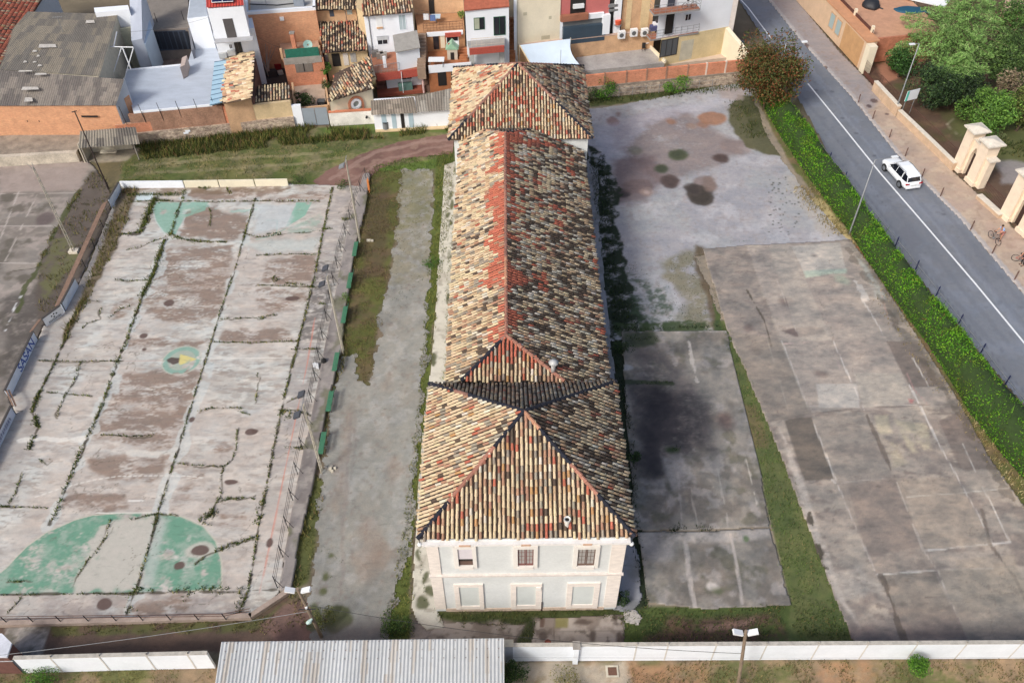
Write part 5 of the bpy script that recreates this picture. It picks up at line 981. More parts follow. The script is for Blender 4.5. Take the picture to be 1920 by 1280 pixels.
m = MB(); e = Vector((q.x-.1, q.y-.1, 2.6)); m.tube([e, e+Vector((-.15, -.15, -.1)), e+Vector((-.3, -.2, -.2))], [.05, .14, .10], 8); m.build('side_lamp', flat('pale_green', A(196, 222, 214), .5), tp)
m = MB(); e = Vector((q.x-.2, q.y-.1, 3.9)); m.tube([e, e+Vector((0, 0, .12))], .08, 8); m.build('insulator', lum, tp); m = MB(); m.tube([e+Vector((-.5, 0, -.2)), e+Vector((.5, 0, -.15))], .03, 5); m.build('crossbar', blk, tp)
def cable(label, a, b, sag=.4, r=.012, mt=None):
    pts = [a.lerp(b, k/16)-Vector((0, 0, sag*4*(k/16)*(1-k/16))) for k in range(17)]; m = MB(); m.tube(pts, r, 5); tag(m.build('cable', mt or blk), label, 'cable')
cable('black cable sagging from the left lamp post towards the right lamp post', Vector((q.x, q.y, 4)), Vector((12.2, 20, 4.6)), 1.0, .014)
cable('pale cable running from the left lamp post to the bottom left corner', Vector((q.x-.2, q.y, 3.3)), G(-40, 1232, 3.0), .3, .014, gal)
cable('thin cable strung along the long white wall', G(960, 1232, 1.2), G(1960, 1232, 1.2), .05, .008, gal)

# ---- benches
def bench():
    t = thing('green_bench', 'x', 'bench'); gm_ = flat('bench_green', A(72, 128, 98), .6, amt=.12, scale=4)
    for k in range(4): m = MB(); m.box(-.24+k*.125, -.24+k*.125+.105, -1.0, 1.0, .44, .475); m.build('seat_slat', gm_, t)
    for k in range(2): m = MB(); m.obox((.29+k*.03, -1.0, .58+k*.16), (.03, 0, .0), (0, 2.0, 0), (.02, 0, .12)); m.build('back_slat', gm_, t)
    for s in (-.75, .75):
        m = MB(); m.tube([(-.2, s, 0), (-.2, s, .43)], .025, 6); m.tube([(.2, s, 0), (.22, s, .43), (.36, s, .88)], .025, 6); m.tube([(-.22, s, .42), (.24, s, .42)], .025, 6); m.build('leg', blk, t)
    return t
bl = ['green slatted bench farthest from the camera, beside the far light pole', 'second green slatted bench from the far end', 'third green slatted bench from the far end', 'green slatted bench just below the middle light pole', 'second green slatted bench from the near end', 'green slatted bench nearest the camera beside the near light pole']
bp = bench()
for k, (x, y) in enumerate(((667, 474), (657, 533), (647, 597), (631, 685), (620, 759), (606, 837))):
    g = G(x, y); nxt = G(605, 840)-G(667, 474); rz_ = 0.0; o = bp if k == 0 else dup(bp, g, rz_); o.location = g; o.scale = (.74, .97, 1); o['label'] = bl[k]; o['group'] = 'green benches along the court'
# ---- odds on the ground
g = G(693, 362); t = thing('orange_post', 'orange leaning board post in the weeds by the far light pole', 'post', g); om = flat('orange_paint', A(206, 128, 70), .7, amt=.15, scale=5); m = MB(); m.tube([g, g+Vector((.02, .1, 1.7))], .04, 6); m.build('pole', om, t); m = MB(); m.obox(g+Vector((-.12, 0, .3)), (.2, 0, 0), (0, .03, 0), (0, .08, 1.2)); m.build('board', om, t)
g = G(594, 690); t = thing('rubbish_bag', 'torn white plastic bag caught on the court fence', 'bag', g); m = MB(); rr = random.Random(3); pts = [g+Vector((rr.uniform(-.35, .3), rr.uniform(-.3, .4), rr.uniform(.05, .5))) for _ in range(14)]
import bmesh
bm = bmesh.new(); [bm.verts.new(p) for p in pts]; bmesh.ops.convex_hull(bm, input=bm.verts); me = bpy.data.meshes.new('sack'); off = g; bmesh.ops.translate(bm, vec=-g, verts=bm.verts); bm.to_mesh(me); bm.free(); me.materials.append(lum); o = bpy.data.objects.new('sack', me); COL.objects.link(o); o.parent = t
m = MB(); m.tube([g+Vector((.5, .5, 0)), g+Vector((.55, .4, .5)), g+Vector((.5, .3, .7))], [.25, .2, .05], 8); m.build('black_sack', blk, t)
g = G(693, 452); t = thing('concrete_block', 'small pale broken block beside the far light pole', 'block', g); m = MB(); m.box(g.x-.25, g.x+.1, g.y-.1, g.y+.1, 0, .16); m.build('slab', palec, t); m = MB(); m.box(g.x+.14, g.x+.35, g.y-.12, g.y+.1, 0, .12); m.build('fragment', palec, t)
g = G(622, 882); t = thing('rubble_heap', 'little heap of stones behind the nearest touchline light pole', 'stones', g)
for k in range(6): m = MB(); x, y = g.x+rng.uniform(-.5, .4), g.y+rng.uniform(-.2, .2); m.obox((x, y, 0), (rng.uniform(.12, .25), .05, 0), (-.04, rng.uniform(.1, .2), .02), (0, .02, .14)); m.build('stone', palec if k % 2 else conc, t)
g = G(1148, 1258); t = thing('manhole_cover', 'square rusty manhole cover in pale concrete before the white wall', 'manhole cover', g); m = MB(); m.box(g.x-.38, g.x+.36, g.y-.35, g.y+.36, 0, .03); m.build('frame', palec, t); m = MB(); m.box(g.x-.25, g.x+.26, g.y-.24, g.y+.24, .031, .045); m.build('cover', rustm, t)
g = G(1027, 1208); t = thing('clay_pot', 'broken reddish clay pot lying against the far side of the white wall', 'pot', (g.x, g.y, 0)); m = MB(); m.tube([g, g+Vector((0, 0, .3))], [.14, .2], 10, cap=False); m.tube([g, g+Vector((0, 0, .24))], [.12, .17], 10); m.build('body', flat('clay_red', A(176, 96, 76), .9), t); m = MB(); m.tube([g+Vector((0, 0, .28)), g+Vector((0, 0, .33))], .21, 10, cap=False); m.build('rim', flat('clay_red', A(176, 96, 76), .9), t)
# ---- round shrub and other bushes
tree('round_shrub', 'bright green ball-shaped shrub in front of the long white wall', G(1713, 1262), 1.05, .62, .62, BG, [3, 2, 3, 2], 2600, .10, 5, .05, lobes=26, cat_='shrub', lobe=.38)
for args in (('bush', 'dark bush at the right end of the metal roof', (965, 1272), .9, 1.5, DG, [3, 1, 3, 1], 1500, .12, 11), ('bush', 'yellowish bush at the bottom edge before the white wall', (1070, 1292), 1.3, .8, OG, [2, 3, 1, 2], 1200, .10, 12), ('bush', 'low green bush below the white panelled wall', (75, 1285), 1.4, 1.0, BG, [2, 1, 3, 3], 1600, .11, 13),
             ('bush', 'round olive bush in the lane behind the metal roof', (608, 1163), .85, .9, OG, [3, 2, 3, 0], 1300, .09, 14), ('bush', 'tangled bush at the near end of the lane against the metal roof', (745, 1178), 1.2, .9, DG, [3, 2, 2, 2], 1800, .10, 15), ('bush', 'dark bush against the right front corner of the facade', (1166, 1130), .5, 1.3, DG, [2, 0, 4, 0], 800, .10, 16),
             ('bush', 'bushy green tuft in the verge halfway along the long building', (812, 499), .8, .7, BG, [1, 0, 3, 4], 800, .09, 17), ('bush', 'green bush left of the brick topped wall behind the long building', (1128, 186), 1.5, 2.3, BG, [2, 1, 3, 3], 2200, .15, 18), ('bush', 'leafy climber bush against the stone wall below the yellow house', (1262, 170), 1.9, 2.0, BG, [3, 2, 3, 1], 2000, .15, 19),
             ('bush', 'small dark bush against the stone wall beside the far roof', (1107, 190), 1.0, 1.6, DG, [3, 1, 3, 1], 900, .14, 20), ('bush', 'dark green bush right of the stove pipe beside the building', (1170, 660), .8, 1.0, DG, [2, 0, 4, 0], 900, .10, 21), ('bush', 'dark bush below the near right eave', (1188, 862), .6, .9, DG, [2, 0, 4, 0], 800, .10, 22),
             ('bush', 'scrubby green bush on the fence step by the far bench', (656, 490+97), .35, .8, BG, [3, 2, 2, 1], 300, .08, 23), ('bush', 'green weed bush standing behind the second bench', (645, 563), .5, .7, BG, [3, 2, 2, 1], 400, .08, 24), ('bush', 'green scrub beside the low white wall end', (560, 343), .9, .8, DG, [2, 3, 1, 2], 700, .10, 25), ('bush', 'rough bush in front of the small white block', (640, 350), .8, .6, DG, [2, 3, 1, 2], 500, .10, 26)):
    if args[1].startswith('scrubby'): continue
    bush(*args)
# ================= WEEDS, HEDGE, TREES
OLV = [(104, 104, 52), (128, 120, 66), (86, 92, 42), (150, 138, 88), (110, 84, 60)]; DKW = [(60, 74, 36), (80, 94, 44), (96, 104, 54), (118, 110, 66)]
DRY = [(176, 158, 112), (150, 132, 88), (196, 180, 136), (118, 112, 64)]
def off_line(px, dx): return [(x+dx, y) for x, y in px]
zc_ = .06
# joints of the sports court
grass_on('weeds', 'weeds growing along the cracked joints of the sports court', 'weeds', lines=[(J1, .2), (J2, .11), (J3, .15), (J0, .15), (J0[4:], .35), ([(278, 380), (300, 415), (322, 437), (307, 455), (292, 505), (277, 537), (267, 557)][2:], .35), ([(292, 370), (275, 410), (262, 437)], .55), (JD, .2)]+[(c, .09) for c in CR]
    +[([(325, 444), (345, 450), (380, 454)], .32, 90), ([(380, 454), (425, 455)], .12), ([(0, 1116), (245, 1113)], .08), ([(244, 1112), (262, 1106), (335, 1107)], .22, 90), ([(340, 1106), (385, 1104), (400, 1106), (430, 1108)], .35, 90), ([(246, 1112), (242, 1150)], .35, 80), ([(452, 1100), (446, 1155)], .4, 80), ([(360, 1108), (345, 1128)], .25, 80), ([(296, 965), (292, 985)], .25), ([(372, 975), (410, 962)], .35), ([(395, 960), (385, 985)], .35), ([(480, 985), (495, 940)], .3),
      ([(262, 1108), (262, 1100)], .3), ([(405, 1035), (478, 1008)], .18), ([(290, 377), (345, 378)], .25), ([(240, 366), (340, 366)], .35), ([(372, 352), (400, 353)], .45), ([(425, 353), (432, 365)], .2), ([(528, 770), (545, 785)], .4), ([(575, 838), (558, 842)], .25), ([(640, 412), (655, 412)], .3), ([(600, 430), (625, 430)], .2), ([(512, 520), (520, 528)], .35), ([(500, 440), (530, 438)], .12), ([(482, 600), (500, 597)], .15), ([(598, 570), (620, 572)], .15), ([(430, 765), (455, 767)], .15), ([(400, 953), (396, 968)], .3), ([(405, 935), (480, 936)], .14), ([(536, 532), (600, 540)], .12)],
    dens=170, h=.17, wd=.034, cols=[(70, 92, 34), (98, 112, 44), (54, 70, 28), (136, 126, 62)], wts=[3, 3, 2, 2], seed=2, z=zc_, clump=.36)
grass_on('weeds', 'tall dry weeds and grass between the left boards and the court concrete', 'weeds', polys=[[(224, 352), (262, 352), (246, 385), (236, 430), (205, 490), (168, 560), (125, 640), (115, 640), (150, 560), (185, 480), (212, 400)]], lines=[([(165, 560), (130, 612), (118, 640)], .5)], dens=55, h=.42, wd=.035, cols=OLV, wts=[3, 2.5, 2, 2, 1.5], seed=3, clump=.40)
grass_on('weeds', 'scattered weeds on the strip beyond the left boards', 'weeds', polys=[[(172, 322), (205, 335), (218, 372), (160, 480), (120, 560), (70, 600), (75, 500), (110, 440), (150, 357)]], lines=[([(150, 357), (100, 440), (70, 502)], .35, 60), ([(190, 350), (215, 372), (200, 392)], .5, 60)], dens=26, h=.3, wd=.03, cols=OLV, wts=[3, 3, 2, 2, 2], seed=4, clump=.50)
grass_on('weeds', 'weeds on the step and verge beside the court fence', 'weeds', polys=[[(592, 895), (612, 900), (600, 980), (578, 1090), (548, 1112), (560, 1000)], [(540, 1110), (575, 1115), (600, 1180), (565, 1180)]], lines=[([(694, 330), (672, 440), (650, 570), (640, 680), (620, 750), (600, 850)], .3), ([(600, 850), (580, 960), (545, 1080)], .3, 40), ([(690, 360), (685, 400)], .4), ([(652, 640), (640, 700)], .3)], dens=55, h=.26, wd=.03, cols=OLV, wts=[3, 2, 3, 1, .5], seed=5, clump=.42)
grass_on('grass', 'brown and olive grass strip between the benches and the gravel lane', 'grass', polys=[[(684, 324), (760, 316), (742, 450), (714, 590), (700, 706), (688, 728), (672, 704), (664, 664), (640, 670), (650, 600), (672, 460)]], dens=70, h=.13, wd=.026, cols=[(118, 100, 64), (104, 104, 52), (132, 116, 78), (84, 88, 42), (96, 76, 58)], wts=[3, 3, 2, 2, 2], seed=6, clump=.36, csc=1.6)
grass_on('grass', 'green verge along the left side of the long building', 'grass', polys=[[(820, 285), (850, 283), (838, 450), (814, 610), (800, 800), (776, 1000), (770, 1195), (712, 1195), (740, 1100), (766, 900), (787, 700), (802, 520), (814, 400)]], lines=[([(846, 330), (848, 440), (840, 560), (838, 690), (828, 715)], .3, 60), ([(856, 300), (852, 330)], .3)], dens=90, h=.17, wd=.028, cols=[(92, 104, 44), (118, 122, 54), (74, 88, 38), (136, 128, 70)], wts=[3, 3, 3, 1.5], seed=7, clump=.33)
grass_on('weeds', 'sparse weeds coming up through the gravel lane', 'weeds', polys=[[(745, 318), (812, 316), (806, 520), (720, 620)], [(600, 1020), (640, 1020), (640, 1100), (590, 1110)]], dens=22, h=.08, wd=.022, cols=DKW, wts=[3, 3, 2, 2], seed=8, clump=.52, csc=.5)
grass_on('grass', 'grass strip growing along the foot of the front facade', 'grass', polys=[[(818, 1147), (1180, 1141), (1180, 1158), (1150, 1163), (1090, 1156), (1000, 1158), (980, 1172), (880, 1166), (822, 1162)], [(990, 1160), (1006, 1160), (996, 1215), (962, 1215)]], lines=[([(868, 1160), (870, 1178)], .25), ([(946, 1162), (940, 1182)], .3), ([(782, 1000), (800, 1130), (830, 1170)], .18, 50)], dens=130, h=.15, wd=.026, cols=DKW, wts=[3, 3, 2, 1], seed=9, clump=.30)
grass_on('grass', 'rough green grass behind the white wall, right of the facade', 'grass', polys=[[(1165, 1142), (1300, 1142), (1480, 1132), (1560, 1145), (1600, 1205), (1450, 1212), (1168, 1212)]], dens=85, h=.16, wd=.028, cols=[(74, 92, 42), (98, 110, 54), (60, 74, 36), (124, 112, 70)], wts=[3, 3, 2, 1.5], seed=10, clump=.40, csc=1.4)
grass_on('grass', 'grass band running between the dark court and the big right court', 'grass', polys=[[(1345, 606), (1372, 622), (1440, 790), (1478, 880), (1522, 1000), (1572, 1130), (1604, 1205), (1490, 1205), (1482, 1130), (1442, 980), (1425, 880), (1398, 770), (1378, 690)]], dens=75, h=.12, wd=.026, cols=[(84, 110, 50), (104, 124, 60), (70, 90, 42), (128, 118, 76)], wts=[3, 3, 2, 1.2], seed=11, clump=.30)
grass_on('weeds', 'dark weeds in the shade along the right side of the long building', 'weeds', polys=[[(1100, 285), (1130, 292), (1150, 400), (1152, 470), (1172, 560), (1200, 620), (1150, 625), (1128, 480)]], lines=[([(1152, 640), (1178, 790), (1186, 860), (1192, 990), (1200, 1060), (1212, 1140)], .35, 80), ([(1166, 718), (1260, 718)], .25), ([(1252, 842), (1274, 843)], .3), ([(1255, 992), (1288, 990)], .45, 90), ([(1306, 992), (1342, 992)], .4, 90), ([(1160, 620), (1350, 612)], .2, 60), ([(1168, 635), (1235, 636)], .35, 80)], dens=75, h=.2, wd=.03, cols=[(32, 50, 24), (46, 66, 30), (26, 40, 22), (62, 82, 40)], wts=[3, 3, 3, 1], seed=12, clump=.34)  # blade greens deepened to carry the building's shade
grass_on('weeds', 'low weeds spreading over the grey gravel east of the building', 'weeds', polys=[[(1150, 430), (1240, 540), (1340, 620), (1180, 622)], [(1245, 500), (1300, 462), (1330, 470), (1368, 618), (1250, 620)]], lines=[([(1306, 460), (1330, 520), (1366, 622)], .5, 60), ([(1330, 458), (1400, 452), (1440, 448)], .15)], dens=26, h=.08, wd=.024, cols=[(70, 90, 60), (90, 104, 66), (110, 100, 72)], wts=[3, 2, 2], seed=13, clump=.50, csc=.5)
grass_on('grass', 'long unkempt grass bank below the brick garden walls', 'grass', polys=[[(255, 268), (420, 245), (560, 238), (640, 240), (700, 248), (760, 244), (845, 236), (845, 246), (700, 262), (600, 268), (430, 285), (270, 300)]], dens=90, h=.55, wd=.04, cols=[(80, 94, 42), (104, 112, 50), (64, 76, 36), (140, 126, 70), (120, 92, 60)], wts=[3, 3, 3, 1.5, .7], seed=14, clump=.36, csc=2, broad=.5)
grass_on('grass', 'grassy ground between the tracks and the white wall', 'grass', polys=[[(228, 300), (560, 272), (680, 268), (600, 318), (545, 343), (228, 340)]], dens=34, h=.16, wd=.03, cols=[(92, 100, 50), (124, 120, 66), (74, 86, 40), (150, 132, 90)], wts=[3, 3, 2.5, 2.5], seed=15, clump=.40, csc=1.5)
grass_on('grass', 'green grass patch between the red track and the gravel lane', 'grass', polys=[[(680, 318), (760, 296), (848, 288), (850, 306), (800, 318), (700, 324)]], dens=70, h=.18, wd=.03, cols=[(92, 116, 48), (112, 132, 58), (76, 96, 42)], wts=[3, 2, 3], seed=16, clump=.36)
grass_on('grass', 'grass along the far side of the left white wall', 'grass', polys=[[(95, 1172), (470, 1166), (560, 1122), (590, 1165), (520, 1190), (420, 1184), (105, 1190)]], dens=75, h=.16, wd=.028, cols=OLV, wts=[3, 2, 3, 1, 1], seed=17, clump=.40)
grass_on('grass', 'rough green and dry grass field along the near side of the white walls', 'grass', polys=[[(-60, 1262), (400, 1252), (400, 1300), (-80, 1310)], [(1180, 1240), (1960, 1236), (1990, 1300), (1170, 1300)]], dens=120, h=.12, wd=.024, cols=[(104, 106, 54), (84, 92, 44), (150, 130, 84), (120, 96, 66)], wts=[3, 3, 2.5, 1.5], seed=18, clump=.44, csc=1.2)
grass_on('grass', 'dry straw grass at the foot of the hedge', 'grass', lines=[([(1430, 200), (1480, 280), (1540, 370), (1610, 470), (1700, 610), (1800, 760), (1900, 900)], .5, 30), ([(1500, 350), (1530, 390), (1580, 440)], 1.3, 60), ([(1640, 560), (1760, 740)], .5, 25), ([(1800, 770), (1880, 880), (1960, 990)], .9, 50)], dens=45, h=.22, wd=.03, cols=DRY, wts=[3, 3, 2, 1.5], seed=19, clump=.38)
grass_on('grass', 'dark grass edge under the stone wall at the far right', 'grass', lines=[([(1105, 192), (1180, 184), (1300, 172), (1400, 160)], 1.0, 50), ([(1380, 190), (1420, 260)], 1.6, 35)], dens=45, h=.25, wd=.035, cols=DKW, wts=[3, 3, 2, 1], seed=20, clump=.38)
# ---- hedge
def resamp(P, n):
    L = [0]
    for a, b in zip(P[:-1], P[1:]): L.append(L[-1]+(b-a).length)
    out = []
    for k in range(n):
        s = L[-1]*k/(n-1); i = max(j for j in range(len(L)) if L[j] <= s+1e-9); i = min(i, len(P)-2); out.append(P[i].lerp(P[i+1], (s-L[i])/(L[i+1]-L[i]+1e-9)))
    return out
HH = 2.45
HLf = [G(x, y, .15) for x, y in [(1418, 178), (1460, 250), (1510, 325), (1550, 378), (1590, 430), (1617, 474), (1666, 545), (1716, 612), (1742, 648), (1816, 770), (1878, 850), (1950, 935), (2060, 1080)]]
HRt = [G(x, y, HH) for x, y in [(1470, 165), (1512, 218), (1557, 282), (1590, 322), (1640, 398), (1668, 432), (1712, 492), (1756, 548), (1780, 572), (1838, 648), (1890, 712), (1950, 775), (2060, 900)]]
n = 160; A_, B_ = resamp(HLf, n), resamp(HRt, n); t = thing('hedge', 'long clipped green hedge between the yard and the road', 'hedge', (A_[60].x, A_[60].y, 0))
V = []; F = []; prof = [(0.06, 0), (.02, .35), (.10, .72), (.32, .92), (.66, .95), (.92, .86), (.97, .5), (.95, 0)]
for i in range(n):
    a, b = A_[i], B_[i]
    for u, h_ in prof: k = .12*(fbm(np.array([a.y*.7+u*3]), np.array([u*5+h_*4]), 1.2, 3, 71)[0]-.5); V.append((a.x+(b.x-a.x)*(u+k*.3), a.y+(b.y-a.y)*(u+k*.3), HH*(h_+(k if h_ > 0 else 0))*.96))
q = len(prof)
for i in range(n-1):
    for j in range(q-1): F.append([i*q+j, (i+1)*q+j, (i+1)*q+j+1, i*q+j+1])
npmesh('inner_growth', V, F, np.tile(np.array(A(48, 68, 26)[:3]), (len(F), 1)), attr('leaf_core', .9, .2, 4, .02), t)
Va = np.array(V).reshape(n, q, 3); r = np.random.RandomState(9); N_ = 62000; i = r.randint(0, n-1, N_); fi = r.rand(N_); seglen = np.array([.35, .4, .38, .34, .3, .36, .5]); j = r.choice(q-1, N_, p=seglen/seglen.sum()); fj = r.rand(N_)
P = (Va[i, j]*(1-fi)[:, None]+Va[i+1, j]*fi[:, None])*(1-fj)[:, None]+(Va[i, j+1]*(1-fi)[:, None]+Va[i+1, j+1]*fi[:, None])*fj[:, None]
P = P+r.normal(size=P.shape)*.07; lump = fbm(P[:, 0]*1.0, P[:, 1], 1.2, 4, 72); P[:, 2] += (lump-.45)*1.0*(P[:, 2] > .5); P[:, 2] = np.maximum(P[:, 2], .03)
C = colmix(N_, [(82, 138, 22), (106, 162, 30), (56, 102, 18), (138, 178, 46), (116, 92, 44)], [3, 3, 3, 1, .35], 5); C = C*(.45+1.2*lump)[:, None]  # shading put into the leaf colour: hollows darker, lumps lighter
br = sst(.62, .72, fbm(P[:, 0], P[:, 1], 1.6, 3, 73))[:, None]*.2; C = C*(1-br)+np.array(A(128, 96, 44)[:3])*br
leafobj('foliage', P, .15, C, t, 6, .75)
k = r.randint(0, N_, 500); P2 = P[k]; P2 = P2[P2[:, 2] > 1.9]; P2 = P2+np.array([0, 0, .25]); V_, F_, C_ = blades(P2-np.array([0, 0, .2]), .5, .04, colmix(len(P2), BG, [2, 2, 1, 1], 4), 4, .5); o = npmesh('long_shoots', V_, F_, C_, attr('leaf', .7, .1, 3, 0, trans=.25), t); o['kind'] = 'stuff'
# ---- trees
RB_ = [(120, 76, 44), (146, 92, 54), (88, 98, 44), (70, 84, 38), (112, 108, 54)]
tree('rowan_tree', 'round tree with rusty red-brown and olive leaves at the top end of the hedge', (G(1432, 205).x, G(1432, 205).y), 4.5, 3.6, 3.9, RB_, [3, 2, 3, 3, 2], 21000, .24, 31, .14, lobes=44, lobe=.40, cat_='tree')
LG = [(150, 188, 106), (126, 168, 86), (176, 208, 130), (108, 146, 76)]
def cedar(label, base, z0, z1, rmax, seed, cols):
    b = Vector((base[0], base[1], 0)); t = thing('cedar_tree', label, 'tree', b); q = random.Random(seed); m = MB(); m.tube([b, b+Vector((.1, 0, z1*.5)), b+Vector((0, .1, z1))], [.3, .2, .05], 8); Ps = []; tone = []
    nl = 9
    for l in range(nl):
        z = z0+(z1-z0)*l/(nl-1); rr = rmax*(1-.75*(l/(nl-1))**1.3); nb = max(4, int(9-l*.6))
        for k in range(nb):
            a = 6.283*k/nb+q.uniform(-.4, .4)+l*.7; L = rr*q.uniform(.7, 1.1); d = Vector((math.cos(a), math.sin(a), 0)); e = b+d*L+Vector((0, 0, z+L*.02-.25)); s = b+Vector((0, 0, z)); m.tube([s, s.lerp(e, .5)+Vector((0, 0, .18)), e], [.07, .05, .02], 5)
            cnt = int(620*L/rmax)+80; f = nr.rand(cnt)**.7; w_ = L*.30*np.sin(np.pi*np.clip(f*.85+.12, 0, 1)); o = nr.uniform(-1, 1, cnt)*w_; side = Vector((-d.y, d.x, 0))
            p = np.array(s)+np.outer(f, np.array(e-s))+np.outer(o, np.array(side)); p[:, 2] += .2*np.sin(np.pi*f)-.08*np.abs(o)+nr.normal(size=cnt)*.07; Ps.append(p); tone.append(np.full(cnt, q.uniform(.8, 1.2)))
    m.build('trunk', flat('bark', A(98, 82, 68), .95, amt=.2, scale=5), t); P = np.concatenate(Ps); C = colmix(len(P), cols, [3, 3, 2, 2], seed)*np.concatenate(tone)[:, None]; leafobj('crown', P, .3, C, t, seed, .35, 1.6); return t
g = G(1800, 62, 4.5); cedar('big pale green cedar with flat layered branches over the park', (g.x, g.y), 2.6, 8.5, 7.4, 41, LG)
g = G(1790, 135, 2.5); cedar('smaller pale green cedar with feathery branches below the big one', (g.x+.2, g.y-.5), 1.6, 4.6, 3.8, 42, LG)
for nm, lab, px, zc, rx, rz_, cols, wts, n_, sd_ in (('round_tree', 'small dark green rounded tree beside the red soil by the brown fence', (1694, 118), 1.7, 1.7, 1.6, [(58, 98, 40), (80, 124, 52), (44, 72, 34)], [3, 2, 2], 3500, 51), ('park_tree', 'dense dark tree in the park behind the tall street lamp', (1752, 165), 2.4, 2.8, 2.2, [(50, 76, 40), (70, 96, 50), (38, 56, 32), (92, 122, 62)], [3, 2, 3, 1], 6500, 52), ('park_tree', 'bright green leafy tree above the stone gate', (1852, 205), 2.6, 2.7, 2.3, [(108, 152, 60), (134, 176, 74), (78, 114, 48)], [3, 2, 2], 6500, 53),
             ('park_tree', 'dark green tree filling the right edge of the park', (1900, 110), 3.2, 3.6, 3.0, [(84, 112, 56), (108, 138, 68), (62, 86, 44)], [3, 2, 3], 7500, 54), ('bare_tree', 'pinkish dry leafless-looking tree in the park', (1893, 158), 2.8, 1.3, 1.7, [(168, 148, 124), (140, 124, 98), (120, 120, 80)], [3, 2, 1], 1300, 55), ('park_tree', 'yellow green tree cut by the right edge above the gate', (1924, 205), 2.5, 1.8, 2.2, [(138, 148, 76), (112, 128, 62), (90, 104, 52)], [3, 2, 2], 3800, 56), ('park_tree', 'tree cut by the top right corner', (1905, 35), 4.0, 2.6, 2.2, [(92, 128, 60), (112, 148, 72), (70, 98, 48)], [3, 2, 2], 4200, 57),
             ('park_tree', 'dark tree hidden in the middle of the park thicket', (1812, 172), 2.2, 2.6, 2.0, [(46, 66, 38), (64, 86, 46), (36, 50, 30)], [3, 2, 3], 5000, 58)):
    g = G(px[0], px[1], zc); tree(nm, lab, (g.x, g.y), zc, rx, rz_, cols, wts, n_, .24, sd_, .16, lobes=22, lobe=.4)
grass_on('undergrowth', 'low green undergrowth on the soil of the park', 'undergrowth', polys=[[(1700, 170), (1800, 200), (1960, 190), (1960, 300), (1880, 290), (1790, 215)]], dens=22, h=.4, wd=.06, cols=DKW, wts=[3, 3, 3, 1], seed=59, clump=.42, broad=.6, csc=2)
for k, (x, y, lab) in enumerate(((1856, 262, 'pale green round plant left of a pair by the park lawn'), (1868, 272, 'pale round plant nearest the gate'), (1876, 258, 'small pale round plant farthest from the gate'))): bush('round_plant', lab, (x, y), .45, .6, [(150, 158, 110), (130, 144, 92)], [1, 1], 350, .10, 60+k, 'pale plants in the park')
# ================= STREET FURNITURE, CAR, GATE, PEOPLE
def slamp(b, h, arm, label, hd=.55):
    t = thing('street_lamp', label, 'street lamp', b); m = MB(); m.tube([b-Vector((0, 0, .1)), b+Vector((0, 0, .5)), b+Vector((0, 0, h))], [.085, .075, .045], 10); m.build('pole', gal, t, True); top = b+Vector((0, 0, h)); e = top+Vector(arm)
    m = MB(); m.tube([top, e], .03, 6); m.build('arm', gal, t); m = MB(); d = Vector(arm).normalized(); s = Vector((-d.y, d.x, 0)).normalized(); m.obox(e-s*.14-Vector((0, 0, .05)), d*hd, s*.28, (0, 0, .09)); m.build('lamp_head', lum, t); return t
slamp(G(1677, 214, .12), 7.9, (-.45, -.05, 0), 'tall grey street lamp beside the white sign at the park wall')
q = G(1641, 300, 7.9); slamp(Vector((q.x, q.y, 0)), 7.9, (1.5, .35, 0), 'street lamp rising through the hedge with its arm over the white car')
q = G(1474, 82, 7.9); slamp(Vector((q.x, q.y, 0)), 7.9, (1.55, .1, .1), 'street lamp behind the rusty tree, its arm over the road')
t = thing('notice_sign', 'white notice board on two posts beside the tall street lamp', 'sign', G(1694, 222, .12)); a, b = G(1684, 219, .12), G(1690, 226, .12); Y_ = a.y
A0, B0 = GY(1682, 195, a.y), GY(1709, 191, a.y+.6); A0 = Vector((a.x+.1, a.y, 1.9)); d = (Vector((A0.x+1.45, A0.y+.55, 1.9))-A0)
m = MB(); m.obox(A0, d, (-.02, .05, 0), (0, 0, 1.15)); m.build('board', flat('sign_white', A(236, 240, 244), .6, amt=.03), t); m = MB(); m.obox(A0+Vector((.01, -.03, 0)), d*.16, (-.01, .025, 0), (0, 0, 1.15)); m.build('teal_stripe', flat('teal', A(90, 196, 176), .6), t)
for f in (.12, .85): m = MB(); p = A0+d*f; m.tube([(p.x, p.y+.08, .1), (p.x, p.y+.08, 3.0)], .035, 6); m.build('post', gal, t)
# bollards
def boll(mt, nm, h, r_):
    t = thing(nm, 'x', 'bollard'); m = MB(); m.tube([(0, 0, -.02), (0, 0, h*.9), (0, 0, h)], [r_, r_, r_*.6], 8); m.build('post', mt, t); m = MB(); m.tube([(0, 0, h*.78), (0, 0, h*.84)], r_*1.25, 8); m.build('collar', mt, t); return t
bo = boll(flat('bollard_brown', A(110, 84, 74), .7), 'bollard', 1.0, .055)
PL = [(1609, 192), (1636, 223), (1667, 258), (1697, 293), (1728, 332), (1763, 368), (1820, 430), (1860, 475), (1902, 524)]
names = ['slim brown pavement bollard farthest up the road, before the drain covers', 'second slim brown bollard, beside the round manhole cover', 'third slim brown bollard, below the white sign', 'slim brown bollard just ahead of the white car', 'slim brown bollard beside the rear of the white car', 'slim brown bollard behind the white car, before the far gate', 'slim brown bollard before the broken low wall', 'slim brown bollard touching the bicycle of the blue-shirted person', 'slim brown bollard nearest the camera by the edge of the picture']
for k, p in enumerate(PL):
    o = bo if k == 0 else dup(bo, (0, 0, 0)); o.location = G(p[0], p[1], .12); o['label'] = names[k]; o['group'] = 'bollards on the paved footway'
b2 = boll(flat('bollard_blue', A(44, 50, 88), .6), 'hedge_post', 1.1, .05)
